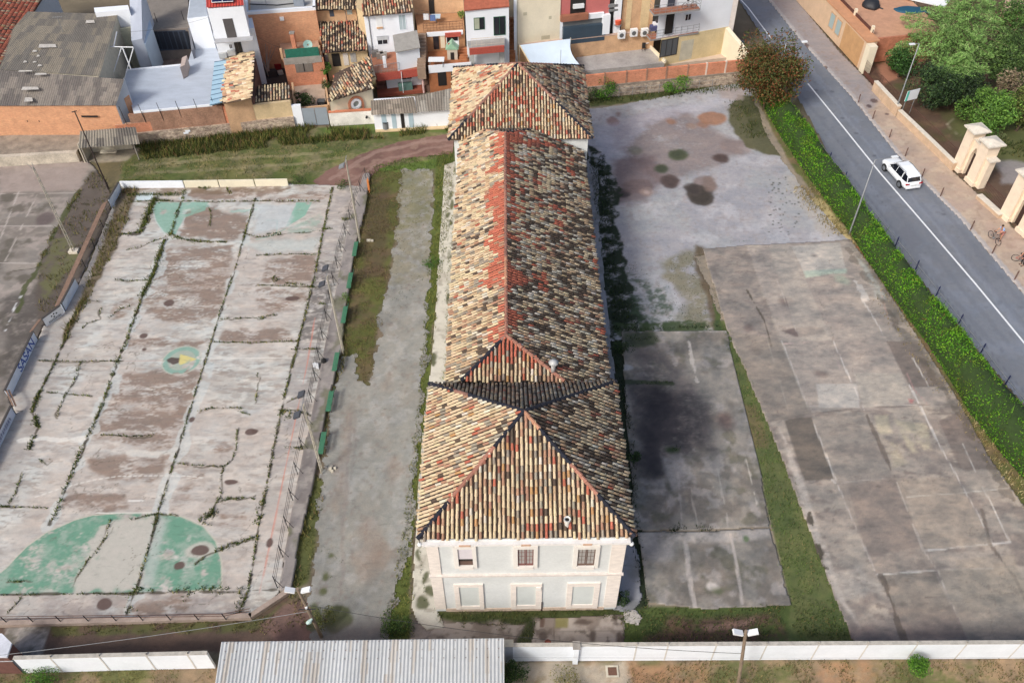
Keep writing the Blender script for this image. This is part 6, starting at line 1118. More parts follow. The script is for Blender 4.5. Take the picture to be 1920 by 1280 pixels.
HP = [(1503, 220), (1527, 255), (1556, 289), (1585, 325), (1616, 364), (1682, 447), (1720, 491), (1759, 540), (1802, 592), (1844, 647), (1890, 707)]
for k, p in enumerate(HP):
    g = G(p[0], p[1], .9); o = b2 if k == 0 else dup(b2, (0, 0, 0)); o.location = (g.x+.12, g.y, 0); o['group'] = 'dark blue posts between hedge and road'; o['label'] = 'short dark blue post standing on the road side of the hedge'
# low metal edge behind the hedge
W = [G(x, y, .6) for x, y in [(1490, 205), (1556, 292), (1616, 368), (1720, 495), (1802, 598), (1890, 712), (1990, 830)]]
t = thing('road_fence', 'low grey guard fence half hidden behind the hedge', 'fence', (W[0].x, W[0].y, 0)); m = MB(); m.tube(W, .03, 5); m.build('rail', gal, t)
for k in range(0, 40): p = along(W, 1.5*k+.4); m = MB(); m.tube([(p.x, p.y, 0), (p.x, p.y, .62)], .02, 5); m.build('post', gal, t)
# ---- low park wall
stw = flat('park_wall', A(206, 178, 150), .9, amt=.14, scale=1.5, bump=.01); sandm = flat('gate_stone', A(242, 222, 198), .85, amt=.07, scale=1.6, bump=.012, bs_=6); capm = flat('gate_cap', A(226, 216, 200), .85, amt=.12, scale=3, bump=.01)
def pwall(label, P, h, th=.35, z0=.05):
    W = [G(x, y, .12) for x, y in P]; t = thing('park_wall', label, 'wall', W[0]); m = MB(); c = MB()
    for a, b in zip(W[:-1], W[1:]): n = Vector((-(b-a).y, (b-a).x, 0)).normalized(); m.obox(a, b-a, n*th, (0, 0, h)); c.obox(a-n*.05, b-a, n*(th+.1), (0, 0, .08)); 
    m.build('wall', stw, t); o = c.build('coping', capm, t); o.location.z += h+.002; return t, W
pwall('low tan park wall from the red gate corner to the tall street lamp', [(1634, 170), (1678, 218)], 1.1)
t, W = pwall('long low tan park wall running down to the first stone gate', [(1680, 220), (1730, 268), (1783, 320)], .8)
pwall('broken low stone wall between the two stone gates', [(1829, 372), (1871, 410)], .35, .5)
# railing behind the wall
def railing(label, W, h, sp, z0, mt):
    t = thing('park_railing', label, 'fence', W[0]); tot = sum((b-a).length for a, b in zip(W[:-1], W[1:])); m = MB(); k = 0
    m.tube([p+Vector((0, 0, z0+h)) for p in W], .025, 5); m.tube([p+Vector((0, 0, z0+.15)) for p in W], .025, 5); m.build('rails', mt, t); m = MB()
    while k*sp < tot: p = along(W, k*sp); m.tube([p+Vector((0, 0, z0)), p+Vector((0, 0, z0+h))], .012, 4, cap=False); k += 1
    m.build('bars', mt, t); return t
rbm = flat('rust_red', A(92, 56, 46), .8, amt=.15)
n_ = Vector((.9, .45, 0)).normalized()
railing('rusty red railing on the park side of the long low wall', [G(x, y, 0)+n_*1.0 for x, y in [(1632, 168), (1680, 220), (1730, 268), (1783, 322)]], 1.5, .16, 0, rbm)
railing('rusty red railing between the two stone gates', [G(x, y, 0)+n_*.55 for x, y in [(1829, 372), (1871, 410)]], 1.7, .16, 0, rbm)
# ---- stone gates
def gate(label, c0, c1, H_, lab2=None):
    """gateway between ground points c0 (north) and c1 (south); the face looks to the road"""
    u = (c1-c0).normalized(); n = Vector((u.y, -u.x, 0))
    if n.x < 0: n = -n            # n points into the park
    L = (c1-c0).length; t = thing('stone_gate', label, 'gateway', (c0+c1)/2, 'stone gateways to the park'); D = 1.25; pw = L*.33
    for s, w_ in ((0, pw), (L-pw, pw)):
        a = c0+u*s; m = MB(); m.obox(a-u*.08-n*.1, u*(w_+.16), n*(D+.2), (0, 0, .4)); m.obox(a+Vector((0, 0, .4)), u*w_, n*D, (0, 0, H_-.4)); m.build('pillar', sandm, t)
        m = MB(); z = H_+.002; m.obox(a-u*.12-n*.12+Vector((0, 0, z)), u*(w_+.24), n*(D+.24), (0, 0, .12)); m.obox(a-u*.28-n*.28+Vector((0, 0, z+.122)), u*(w_+.56), n*(D+.56), (0, 0, .12)); o1 = a-u*.2-n*.2+Vector((0, 0, z+.244))
        p = [o1, o1+u*(w_+.4), o1+u*(w_+.4)+n*(D+.4), o1+n*(D+.4)]; cc = sum(p, Vector())/4+Vector((0, 0, .28)); 
        for i in range(4): m.face([p[i], p[(i+1) % 4], cc])
        m.build('cap', capm, t)
    # arch wall between
    s0, s1 = pw+.002, L-pw-.002; w_ = s1-s0; zs = H_*.52; za = H_*.72; top = H_*.86; m = MB(); N = 12
    def pt(s, z, d): return c0+u*s+n*d+Vector((0, 0, z))
    d0, d1 = D*.25, D*.75; jam = w_*.2
    xs = [s0+jam+(w_-2*jam)*i/N for i in range(N+1)]; zz = [zs+(za-zs)*math.sin(math.pi*i/N) for i in range(N+1)]
    for d in (d0, d1):
        m.face([pt(s0, 0, d), pt(s0+jam, 0, d), pt(s0+jam, top, d), pt(s0, top, d)]); m.face([pt(s1-jam, 0, d), pt(s1, 0, d), pt(s1, top, d), pt(s1-jam, top, d)])
        for i in range(N): m.face([pt(xs[i], zz[i], d), pt(xs[i+1], zz[i+1], d), pt(xs[i+1], top, d), pt(xs[i], top, d)])
    for i in range(N): m.face([pt(xs[i], zz[i], d0), pt(xs[i+1], zz[i+1], d0), pt(xs[i+1], zz[i+1], d1), pt(xs[i], zz[i], d1)])
    for x in (xs[0], xs[-1]): m.face([pt(x, 0, d0), pt(x, 0, d1), pt(x, zs, d1), pt(x, zs, d0)])
    m.face([pt(s0, top, d0), pt(s1, top, d0), pt(s1, top, d1), pt(s0, top, d1)]); m.build('arch', sandm, t); m = MB(); m.obox(pt(s0, top+.002, d0-.1), u*w_, n*(d1-d0+.2), (0, 0, .12)); m.build('coping', capm, t)
    m = MB(); sd2 = (d0+d1)/2; m.obox(pt(xs[0]+.01, 0.05, sd2), u*(xs[-1]-xs[0]-.02), n*.05, (0, 0, zs)); m.build('iron_gate', flat('gate_dark', A(60, 40, 34), .8), t)
    # side buttress
    a = c1+u*.002; m = MB(); m.obox(a+n*.3, u*.5, n*.7, (0, 0, H_*.72)); m.build('buttress', sandm, t); m = MB(); m.obox(a+n*.15+Vector((0, 0, H_*.72+.002)), u*.75, n*1.0, (0, 0, .15)); m.build('buttress_cap', capm, t)
gate('far stone gateway of two capped pillars and an arch, above the broken low wall', G(1784, 312, .12), G(1822, 350, .12), 4.3)
gate('near stone gateway cut by the right edge, behind the blue-shirted person', G(1872, 402, .12), G(1921, 446, .12), 4.6)
# ---- car
def car(base, ang):
    t = thing('parked_car', 'white family SUV driving up the road beside the pavement', 'car'); paint = flat('car_white', A(240, 243, 246, 1.0), .25, amt=.01, bump=0); gl = glassm('car_glass', A(26, 30, 40), .08); tyre = flat('tyre', A(34, 34, 36), .9); rimm = flat('rim', A(150, 154, 160), .35, .6)
    # stations along x (front = +x): x, half width, z bottom, z shoulder, roof params
    st = [(-2.26, .72, .42, .80), (-2.2, .84, .34, .98), (-1.9, .90, .30, 1.04), (-1.2, .925, .28, 1.04), (0, .925, .28, 1.02), (.9, .92, .28, 1.0), (1.35, .91, .28, .97), (1.85, .88, .30, .90), (2.15, .80, .34, .80), (2.3, .62, .42, .66)]
    m = MB(); base_ = []; N = 16
    for x, hw, zb, zs in st:
        ring = []
        for k in range(N):
            a = 2*math.pi*k/N; cx, sz_ = math.cos(a), math.sin(a); e = .45; px_ = math.copysign(abs(cx)**e, cx)*hw; pz = (zb+zs)/2+math.copysign(abs(sz_)**e, sz_)*(zs-zb)/2; ring.append((x, px_, pz))
        base_ += ring
    fs = [[i*N+k, i*N+(k+1) % N, (i+1)*N+(k+1) % N, (i+1)*N+k] for i in range(len(st)-1) for k in range(N)]+[list(range(N))[::-1], [(len(st)-1)*N+k for k in range(N)]]
    m.grid(base_, fs); m.build('body', paint, t, True)
    gh = [(-2.1, .70, 1.0, .70, 1.04), (-1.85, .80, 1.0, .62, 1.50), (-1.5, .84, 1.0, .66, 1.62), (-.4, .85, 1.0, .69, 1.67), (.3, .85, .99, .67, 1.60), (.75, .83, .97, .60, 1.32), (1.12, .80, .94, .72, .99)]
    m = MB(); b_ = []
    for x, w0, z0, w1, z1 in gh: b_ += [(x, -w0, z0), (x, -w1, z1-.02), (x, -w1*.8, z1), (x, w1*.8, z1), (x, w1, z1-.02), (x, w0, z0)]
    m.grid(b_, [[i*6+k, i*6+k+1, (i+1)*6+k+1, (i+1)*6+k] for i in range(len(gh)-1) for k in range(5)]+[[0, 1, 2, 3, 4, 5], [36+5, 36+4, 36+3, 36+2, 36+1, 36]]); m.build('window', gl, t)
    m = MB(); rf_ = gh[1:5]; b_ = []
    for x, w0, z0, w1, z1 in rf_: b_ += [(x-(.22 if x == rf_[0][0] else 0), -w1-.02, z1-.035), (x-(.22 if x == rf_[0][0] else 0), -w1*.8, z1+.014), (x-(.22 if x == rf_[0][0] else 0), w1*.8, z1+.014), (x-(.22 if x == rf_[0][0] else 0), w1+.02, z1-.035)]
    m.grid(b_, [[i*4+k, i*4+k+1, (i+1)*4+k+1, (i+1)*4+k] for i in range(3) for k in range(3)]); m.build('roof', paint, t)
    for s in (-1, 1):
        for (xa, w0, z0, w1, z1), (xb, w2, z2, w3, z3) in ((gh[0], gh[1]), (gh[4], gh[6])): m = MB(); m.tube([(xa, s*(w0+.01 if xa < -1 else w1+.012), z0 if xa < -1 else z1-.02), (xb, s*(w3+.012 if xa < -1 else w2+.01), z3-.02 if xa < -1 else z2)], .045, 6); m.build('pillar', paint, t)
        m = MB(); m.tube([(-1.3, s*.86, 1.02), (-1.25, s*.70, 1.6)], .04, 6); m.tube([(-.25, s*.865, 1.02), (-.28, s*.70, 1.64)], .02, 6); m.build('pillar', paint, t)
        m = MB(); m.tube([(-1.4, s*.60, 1.68), (-.3, s*.62, 1.72), (.2, s*.6, 1.65)], .015, 5); m.build('roof_rail', gal, t)
        m = MB(); m.obox((.62, s*.90, 1.0), (.16, 0, 0), (0, s*.2, 0), (0, 0, .14)); m.build('mirror', paint, t)
        m = MB(); m.obox((-2.275, s*.86, .80), (.12, 0, 0), (0, -s*.36, 0), (.01, 0, .13)); m.build('tail_light', flat('tail_red', A(170, 24, 30), .3, amt=.02), t)
        m = MB(); m.obox((2.08, s*.80, .66), (.12, -s*.1, 0), (.04, -s*.28, 0), (-.06, 0, .12)); m.build('headlight', flat('headlight', A(200, 206, 214), .2, amt=.02), t)
        for x in (-1.38, 1.40):
            m = MB(); m.tube([(x, s*.70, .34), (x, s*.945, .34)], .345, 20); wl = m.build('wheel', tyre, t); m = MB(); m.tube([(x, s*.943, .34), (x, s*.955, .34)], .22, 12)
            for k in range(5): a = 6.283*k/5; m.obox((x+math.cos(a)*.05-.02, s*.955, .34+math.sin(a)*.05), (.04, 0, 0), (0, s*.006, 0), (math.cos(a)*.17, 0, math.sin(a)*.17))
            m.build('rim', rimm, wl)
            m = MB(); m.tube([(x, s*.91, .36), (x, s*.934, .36)], .40, 20); m.build('wheel_arch', flat('arch_black', A(36, 36, 38), .8), t)
    m = MB(); m.obox((-2.285, -.26, .62), (.02, 0, 0), (0, .52, 0), (0, 0, .12)); m.build('number_plate', flat('plate', A(226, 228, 226), .5), t)
    m = MB(); m.box(-2.3, -2.18, -.72, .72, .36, .5); m.build('bumper', paint, t)
    t.location = base; t.rotation_euler = (0, 0, ang); return t
w1, w2 = G(1683, 351), G(1656, 320.5); u = (w2-w1).normalized(); mid = (w1+w2)/2; s = Vector((u.y, -u.x, 0)); car(mid+s*.93, math.atan2(u.y, u.x))
# ---- bicycles
def bicycle(name_lab, base, ang, col, lean=0.0, group='bicycles on the pavement'):
    t = thing('bicycle', name_lab, 'bicycle', (0, 0, 0), group); fm = flat('bike_'+str(col[0]), A(*col), .4); tm = flat('tyre', A(34, 34, 36), .9)
    for x in (-.52, .52):
        m = MB(); m.tube([(x+.33*math.cos(a), 0, .34+.33*math.sin(a)) for a in np.linspace(0, 6.283, 21)], .024, 6, cap=False); wl = m.build('wheel', tm, t); m = MB()
        for k in range(8): a = 6.283*k/8; m.tube([(x, 0, .34), (x+.32*math.cos(a), 0, .34+.32*math.sin(a))], .004, 3)
        m.build('spokes', gal, wl)
    m = MB()
    for a, b in (((-.52, 0, .34), (-.08, 0, .32)), ((-.52, 0, .34), (-.16, 0, .78)), ((-.08, 0, .32), (-.18, 0, .86)), ((-.08, 0, .32), (.38, 0, .78)), ((-.16, 0, .76), (.36, 0, .84)), ((.34, 0, .95), (.52, 0, .34))): m.tube([a, b], .02, 6)
    m.build('frame', fm, t); m = MB(); m.tube([(.34, 0, .95), (.32, 0, 1.02)], .02); m.tube([(.3, -.28, 1.03), (.36, 0, 1.02), (.3, .28, 1.03)], .018, 6); m.build('handlebar', tm, t)
    m = MB(); m.tube([(-.32, 0, .90), (-.2, 0, .92), (-.05, 0, .91)], [.075, .07, .025], 6); m.build('saddle', tm, t)
    m = MB(); m.tube([(-.08, -.1, .32), (-.08, .1, .32)], .07, 10); m.tube([(-.2, .12, .27), (-.06, .12, .27)], .025, 5); m.tube([(.0, -.12, .37), (.1, -.12, .37)], .025, 5); m.build('crank', gal, t)
    t.location = base; t.rotation_euler = (lean, 0, ang); return t
p0, p1 = G(1856, 446, .12), G(1868, 458, .12); bicycle('grey bicycle standing on the pavement before the blue-shirted person', (p0+p1)/2+Vector((0, 0, 0)), math.atan2((p1-p0).y, (p1-p0).x), (110, 112, 112))
p0, p1 = G(1902, 489, .12), G(1925, 496, .12); bicycle('bicycle with red and white frame cut by the right edge of the picture', (p0+p1)/2, math.atan2((p1-p0).y, (p1-p0).x), (170, 60, 50))
# ---- people
def skin(name, verts, edges, radii, mat_, parent, root=0, sub=1):
    me = bpy.data.meshes.new(name); off = Vector((0, 0, 0)); me.from_pydata(verts, edges, []); o = bpy.data.objects.new(name, me); COL.objects.link(o); md = o.modifiers.new('s', 'SKIN'); sv = me.skin_vertices[0].data
    for i, r_ in enumerate(radii): sv[i].radius = (r_, r_) if not isinstance(r_, tuple) else r_
    sv[root].use_root = True; md.use_smooth_shade = True; s2 = o.modifiers.new('u', 'SUBSURF'); s2.levels = sub; s2.render_levels = sub
    bpy.context.view_layer.update(); m2 = bpy.data.meshes.new_from_object(o.evaluated_get(bpy.context.evaluated_depsgraph_get())); bpy.data.objects.remove(o); m2.name = name; m2.materials.clear(); m2.materials.append(mat_); x = bpy.data.objects.new(name, m2); COL.objects.link(x); x.parent = parent; return x
def person(label, base, ang, shirt, pants, hairc, shorts=True, bend=.25, group=None):
    t = thing('person', label, 'person', (0, 0, 0)); sk = flat('skin', A(206, 152, 122), .6, amt=.04); b_ = bend
    J = dict(pel=(0, 0, .95), spine=(.05*b_, 0, 1.15), chest=(.25*b_, 0, 1.33), neck=(.38*b_, 0, 1.50), jaw=(.44*b_, 0, 1.57), head=(.46*b_+.01, 0, 1.66), crown=(.45*b_, 0, 1.745),
             lsh=(.26*b_, .18, 1.43), lel=(.15+.3*b_, .24, 1.17), lwr=(.38+.3*b_, .16, 1.08), rsh=(.26*b_, -.18, 1.43), rel=(.12+.3*b_, -.24, 1.17), rwr=(.36+.3*b_, -.18, 1.05),
             lhp=(0, .10, .90), lkn=(.05, .12, .50), lan=(-.02, .12, .09), lto=(.16, .14, .035), rhp=(0, -.10, .90), rkn=(.02, -.12, .50), ran=(-.08, -.13, .09), rto=(.10, -.15, .035))
    rad = dict(pel=(.15, .11), spine=(.135, .10), chest=(.155, .11), neck=.055, jaw=.07, head=(.078, .095), crown=(.06, .07), lsh=.065, lel=.045, lwr=.03, rsh=.065, rel=.045, rwr=.03, lhp=.095, lkn=.06, lan=.038, lto=.035, rhp=.095, rkn=.06, ran=.038, rto=.035)
    E = [('pel', 'spine'), ('spine', 'chest'), ('chest', 'neck'), ('neck', 'jaw'), ('jaw', 'head'), ('head', 'crown'), ('chest', 'lsh'), ('lsh', 'lel'), ('lel', 'lwr'), ('chest', 'rsh'), ('rsh', 'rel'), ('rel', 'rwr'), ('pel', 'lhp'), ('lhp', 'lkn'), ('lkn', 'lan'), ('lan', 'lto'), ('pel', 'rhp'), ('rhp', 'rkn'), ('rkn', 'ran'), ('ran', 'rto')]
    K = list(J); V = [J[k] for k in K]; Rr = [rad[k] for k in K]; ED = [(K.index(a), K.index(b)) for a, b in E]
    for s, wr in ((1, 'lwr'), (-1, 'rwr')):      # palm, four fingers and a thumb
        w0 = Vector(J[wr]); iw = K.index(wr); V.append(tuple(w0+Vector((.07, 0, -.02)))); Rr.append((.028, .018)); ip = len(V)-1; ED.append((iw, ip))
        for f in range(4): V.append(tuple(w0+Vector((.12+.01*(f in (1, 2)), (f-1.5)*.02, -.03)))); Rr.append(.009); V.append(tuple(w0+Vector((.145+.01*(f in (1, 2)), (f-1.5)*.021, -.065)))); Rr.append(.008); ED += [(ip, len(V)-2), (len(V)-2, len(V)-1)]
        V.append(tuple(w0+Vector((.06, -s*.045, -.04)))); Rr.append(.010); ED.append((ip, len(V)-1))
    skin('body', V, ED, Rr, sk, t)
    def sub(ks, nm, mt, k_=1.22, ends={}):
        e = [(a, b) for a, b in E if a in ks and b in ks]; v = [ends.get(k, J[k]) for k in ks]; r_ = [tuple(q*k_ for q in rad[k]) if isinstance(rad[k], tuple) else rad[k]*k_ for k in ks]; skin(nm, v, [(ks.index(a), ks.index(b)) for a, b in e], r_, mt, t)
    sub(['pel', 'spine', 'chest', 'lsh', 'lel', 'rsh', 'rel'], 'shirt', flat('cloth%d' % shirt[0], A(*shirt), .9, amt=.08), 1.2, {'lel': tuple(Vector(J['lsh']).lerp(Vector(J['lel']), .7)), 'rel': tuple(Vector(J['rsh']).lerp(Vector(J['rel']), .7))})
    sub(['pel', 'lhp', 'lkn', 'lan', 'rhp', 'rkn', 'ran'] if not shorts else ['pel', 'lhp', 'lkn', 'rhp', 'rkn'], 'trousers' if not shorts else 'shorts', flat('cloth%d' % pants[0], A(*pants), .9, amt=.08), 1.22, {} if not shorts else {'lkn': (.03, .12, .58), 'rkn': (.0, -.12, .58)})
    hm = flat('hair%d' % hairc[0], A(*hairc), .9); m = MB(); h = Vector(J['head']); pts = [h+Vector((-.03, 0, -.03)), h+Vector((-.03, 0, .04)), h+Vector((-.015, 0, .09)), h+Vector((-.01, 0, .125))]; m.tube(pts, [.085, .108, .085, .02], 12); m.build('hair', hm, t, True)
    for s in (-1, 1): m = MB(); m.tube([h+Vector((.085, s*.032, .0)), h+Vector((.098, s*.032, .0))], .012, 6); m.build('eye', blk, t); m = MB(); m.obox(h+Vector((-.0, s*.08, -.02)), (.03, 0, 0), (0, s*.02, 0), (0, 0, .05)); m.build('ear', sk, t); m = MB(); a = Vector(J['lan' if s > 0 else 'ran']); m.obox(a+Vector((-.06, -.045, -.09)), (.27, 0, 0), (0, .09, 0), (0, 0, .07)); m.build('shoe', flat('shoe', A(60, 58, 60), .8), t)
    m = MB(); m.tube([h+Vector((.09, 0, .0)), h+Vector((.115, 0, -.03)), h+Vector((.09, 0, -.04))], [.008, .016, .008], 6); m.build('nose', sk, t); m = MB(); m.obox(h+Vector((.085, -.025, -.065)), (.008, 0, 0), (0, .05, 0), (0, 0, .01)); m.build('mouth', flat('lips', A(150, 84, 76), .7), t)
    t.location = base; t.rotation_euler = (0, 0, ang); return t
b = G(1873, 450, .12); person('person in a light blue shirt and reddish shorts standing by the grey bicycle', b, math.atan2(-.25, -1), (150, 184, 232), (196, 132, 124), (54, 40, 34), True, .8)
b = G(1915, 497, .12); person('person in dark clothes behind the red and white bicycle at the right edge', b, math.atan2(-.4, -1), (40, 36, 40), (44, 40, 44), (40, 32, 30), False, .4)
# ================= THE HOUSES BEHIND THE YARD
BRK = brickm('brick_orange', A(232, 166, 122), A(214, 144, 104), A(206, 172, 142), blotch=.12); BRK2 = brickm('brick_brown', A(168, 122, 96), A(148, 104, 82), A(164, 138, 120)); BRK3 = brickm('brick_red', A(222, 140, 104), A(206, 122, 88), A(194, 156, 130), .3, .09, blotch=.16)
STN = stonem('field_stone', A(200, 182, 160), A(146, 128, 114), A(178, 160, 144), 3.2); WHT_ = flat('house_white', A(242, 246, 252), .85, amt=.03, scale=.8, bump=.004); CRM = flat('cream_render', A(238, 226, 200), .88, amt=.06, scale=.8, bump=.006); BUF = flat('buff_render', A(206, 168, 132), .9, amt=.16, scale=1.0, bump=.012)
GRF = flat('grey_floor', A(158, 156, 154), .85, amt=.14, scale=.8); BLF = flat('blue_grey_tiles', A(186, 194, 206), .7, amt=.09, scale=1.1, stretch=(.5, 1.5, 1)); DKO = flat('dark_opening', A(34, 30, 30), .7, amt=.2); TER = flat('terracotta_floor', A(158, 104, 80), .85, amt=.18, scale=1.5); YEL = flat('yellowish_render', A(214, 190, 150), .9, amt=.14, scale=.9, bump=.01)
SLT = flat('slate_glass', A(70, 78, 92), .35, amt=.15, scale=2); PINK = flat('pink_render', A(200, 116, 112), .85, amt=.07, scale=.8); LBL = flat('light_blue_door', A(176, 198, 210), .6, amt=.06); SHG = flat('shutter_grey', A(124, 116, 108), .8, amt=.15, scale=8, stretch=(1, 1, .2)); GRN = flat('green_screen', A(38, 110, 92), .7, amt=.2, scale=3); REDT = flat('red_trim', A(178, 84, 70), .8, amt=.15, scale=6)
def pp(px, z): return [(q.x, q.y) for q in (G(x, y, z) for x, y in px)]
def vol(name, px, z1, z0, mt, parent): m = MB(); m.prism(pp(px, z1), z0, z1); return m.build(name, mt, parent)
def volb(name, px, zb, zt, mt, parent): m = MB(); m.prism(pp(px, zb), 0, zt); return m.build(name, mt, parent)
def top(name, px, z, mt, parent, th=.06): m = MB(); m.prism(pp(px, z+th), z+.003, z+th); return m.build(name, mt, parent)
class Face:
    def __init__(s, a, b, z, za=None): s.a = G(*a, z); s.b = G(*b, z if za is None else za); s.a.z = 0; s.b.z = 0; s.u = (s.b-s.a).normalized(); s.n = Vector((s.u.y, -s.u.x, 0)); s.n = s.n if s.n.y < 0 else -s.n
    def at(s, px): p = GP(px, s.a, s.n); return (p-s.a).dot(s.u), p.z
    def rect(s, x0, y0, x1, y1, name, mt, parent, d=.04, back=.0, extra=None):
        s0, z1 = s.at((x0, y0)); s1, z0 = s.at((x1, y1)); m = MB(); m.obox(s.a+s.u*s0-s.n*back+Vector((0, 0, z0)), s.u*(s1-s0), s.n*(d+back), (0, 0, z1-z0)); return m.build(name, mt, parent)
    def window(s, x0, y0, x1, y1, parent, glass=None, frame=WHT_, name='window', fr=.06, mull=1, d=.05):
        s0, z1 = s.at((x0, y0)); s1, z0 = s.at((x1, y1)); m = MB(); W_ = s1-s0; O = s.a+s.u*s0
        for q0, q1, h0, h1 in ((0, W_, z1-fr, z1), (0, W_, z0, z0+fr), (0, fr, z0+fr, z1-fr), (W_-fr, W_, z0+fr, z1-fr))+tuple(((W_*k/(mull+1)-.02, W_*k/(mull+1)+.02, z0+fr, z1-fr) for k in range(1, mull+1))): m.obox(O+s.u*q0+Vector((0, 0, h0)), s.u*(q1-q0), s.n*d, (0, 0, h1-h0))
        w_ = m.build(name, frame, parent); m = MB(); m.obox(O+s.u*.01+Vector((0, 0, z0+.01)), s.u*(W_-.02), s.n*.02, (0, 0, z1-z0-.02)); m.build('pane', glass or glassm('dark_glass', A(44, 46, 52), .15), w_); return w_
    def wall(s, s0, s1, z0, z1, name, mt, parent, th=.2, d=0): m = MB(); m.obox(s.a+s.u*s0-s.n*th+s.n*d+Vector((0, 0, z0)), s.u*(s1-s0), s.n*th, (0, 0, z1-z0)); return m.build(name, mt, parent)
def house(name, label, px, cat_='house'): p = G(*px); return thing(name, label, cat_, (p.x, p.y, 0), 'houses behind the yard' if cat_ == 'house' else None)
def troof(pts, weights, parent, seed, s=.27, L=.42, name='roof', r=.09, th=.1, jit=1.4, deckc=(96, 78, 66)):
    P = [G(x, y, z) for x, y, z in pts]; V, F, C = roofplane([tuple(p) for p in P], wconst(*weights), seed, s=s, L=L, r=r, jit=jit); o = npmesh(name, V, F, C, M_TILE, parent)
    nn = (P[1]-P[0]).cross(P[2]-P[0]).normalized(); m = MB(); k = len(P); m.grid([p+nn*.003 for p in P]+[p-nn*th for p in P], [list(range(k)), list(range(k, 2*k))[::-1]]+[(i, k+i, k+(i+1) % k, (i+1) % k) for i in range(k)], A(*deckc)); m.build('roof_deck', M_PAN, o); return o
def rail3(name, a, b, h, mt, parent, n=8, r=.018, bars=True, mid=1):
    m = MB(); m.tube([a+Vector((0, 0, h)), b+Vector((0, 0, h))], r*1.3, 5); m.build(name, mt, parent)
    m = MB()
    for k in range(n+1): p = a.lerp(b, k/n); m.tube([p, p+Vector((0, 0, h))], r if k % 4 == 0 else r*.6, 4, cap=False)
    for k in range(mid): m.tube([a+Vector((0, 0, h*(k+.3)/(mid+.3))), b+Vector((0, 0, h*(k+.3)/(mid+.3)))], r*.7, 4)
    m.build('balusters', mt, parent)
OLDW = (.16, .18, .2, .26, .05, .12, .02, .02, .06); PALW = (.42, .22, .1, .06, .03, .1, .05, .02, .0); REDW = (.04, .04, .0, .01, .8, .06, .02, .0, .05)
# --- red-roofed house, far left
h = house('red_roofed_house', 'house with an orange-red tile roof over a white wall, cut by the top left corner', (0, 150))
a, b = G(-6, 132, 6.2), G(64, 20, 6.2); n_ = Vector((-(b-a).y, (b-a).x, 0)).normalized(); b2_ = b+(b-a)*.6
P = [b2_, a, a+n_*7+Vector((0, 0, 2.4)), b2_+n_*7+Vector((0, 0, 2.4))]; V, F, C = roofplane([tuple(p) for p in P][::-1][1:]+[tuple(P[3])] if False else [tuple(a), tuple(b2_), tuple(P[3]), tuple(P[2])][::1] if ((b2_-a).cross(P[3]-a).z > 0) else [tuple(b2_), tuple(a), tuple(P[2]), tuple(P[3])], wconst(*REDW), 501, s=.24, L=.4, jit=.2); rf = npmesh('roof', V, F, C, M_TILE, h)
m = MB(); m.face([a, b2_, P[3], P[2]], A(150, 84, 66)); m.face([a-Vector((0, 0, .15)), P[2]-Vector((0, 0, .15)), P[3]-Vector((0, 0, .15)), b2_-Vector((0, 0, .15))], A(150, 84, 66)); m.build('roof_deck', M_PAN, rf)
i_ = n_*.35; m = MB(); m.prism([((a+i_).x, (a+i_).y), ((b2_+i_).x, (b2_+i_).y), ((P[3]-i_).x, (P[3]-i_).y), ((P[2]-i_).x, (P[2]-i_).y)], 0, [6.15, 6.15, 8.2, 8.2]); m.build('wall', flat('white_shade', A(226, 228, 232), .85, amt=.06), h)
m = MB(); m.tube([a+Vector((.05, 0, -.05)), b2_+Vector((.05, 0, -.05))], .06, 6); m.build('gutter', rustm, h)
q = G(37, 85, 5.2); m = MB(); m.box(q.x-.3, q.x+.5, q.y-.8, q.y+.6, 4.6, 5.5); m.build('balcony_box', flat('red_wood2', A(150, 76, 60), .8, amt=.2), h)
# --- warehouse with fibre-cement roof
h = house('warehouse', 'brick warehouse with a grey lichen-stained corrugated roof', (110, 272), 'warehouse'); zE, zF = 4.55, 6.2
P00, P10 = G(-60, 199, zE), G(217, 198, zE); P01, P11 = G(-40, 128, zF), G(233, 149, zF); corr('roof', P00, P10, P01, P11, M_FIB, h, .22, .025, 6, colfn=fibre((106, 100, 96), (134, 126, 118)))
Q01, Q11 = G(52, 22, zF+.5), G(221, 27, zF+.5); corr('roof', G(-40, 128, zF+.02), G(186, 143, zF+.02), Q01, Q11, M_FIB, h, .22, .02, 8, colfn=fibre((118, 112, 104), (142, 133, 118)))
m = MB(); m.prism([(P00.x, P00.y+.15), (P10.x-.1, P10.y+.15), (P11.x-.1, P11.y), (P01.x, P01.y)], 0, [zE-.1, zE-.1, zE-.05, zE-.05]); m.build('wall', BRK, h)
m = MB(); k = G(186, 143, zF); m.prism([(P01.x, P01.y), (k.x-.1, k.y), (Q11.x-.1, Q11.y), (Q01.x, Q01.y)], 0, [zF-.08, zF-.08, zF+.42, zF+.42]); m.build('rear_wall', palec, h)
m = MB(); e0, e1 = P10, P11; m.face([(e0.x-.06, e0.y+.12, 0), (e1.x-.06, e1.y+.2, 0), (e1.x-.06, e1.y+.2, zF+.1), (e0.x-.06, e0.y+.12, zE+.05)]); m.face([(e0.x-.06, e0.y+.12, 0), (e0.x-.06, e0.y+.12, zE+.05), (e1.x-.06, e1.y+.2, zF+.1), (e1.x-.06, e1.y+.2, 0)][::1]); m.build('gable', WHT_, h)
fc = Face((-60, 199), (217, 198), zE); fc.rect(152, 217, 184, 220, 'lintel_gap', DKO, h, .03)
for x in (50, 72): fc.rect(x, 226, x+3, 229, 'vent_hole', DKO, h, .02)
m = MB(); 
for (x, y, w_) in ((85, 86, 8), (68, 105, 4), (46, 117, 4), (65, 117, 4), (74, 123, 4)): pass
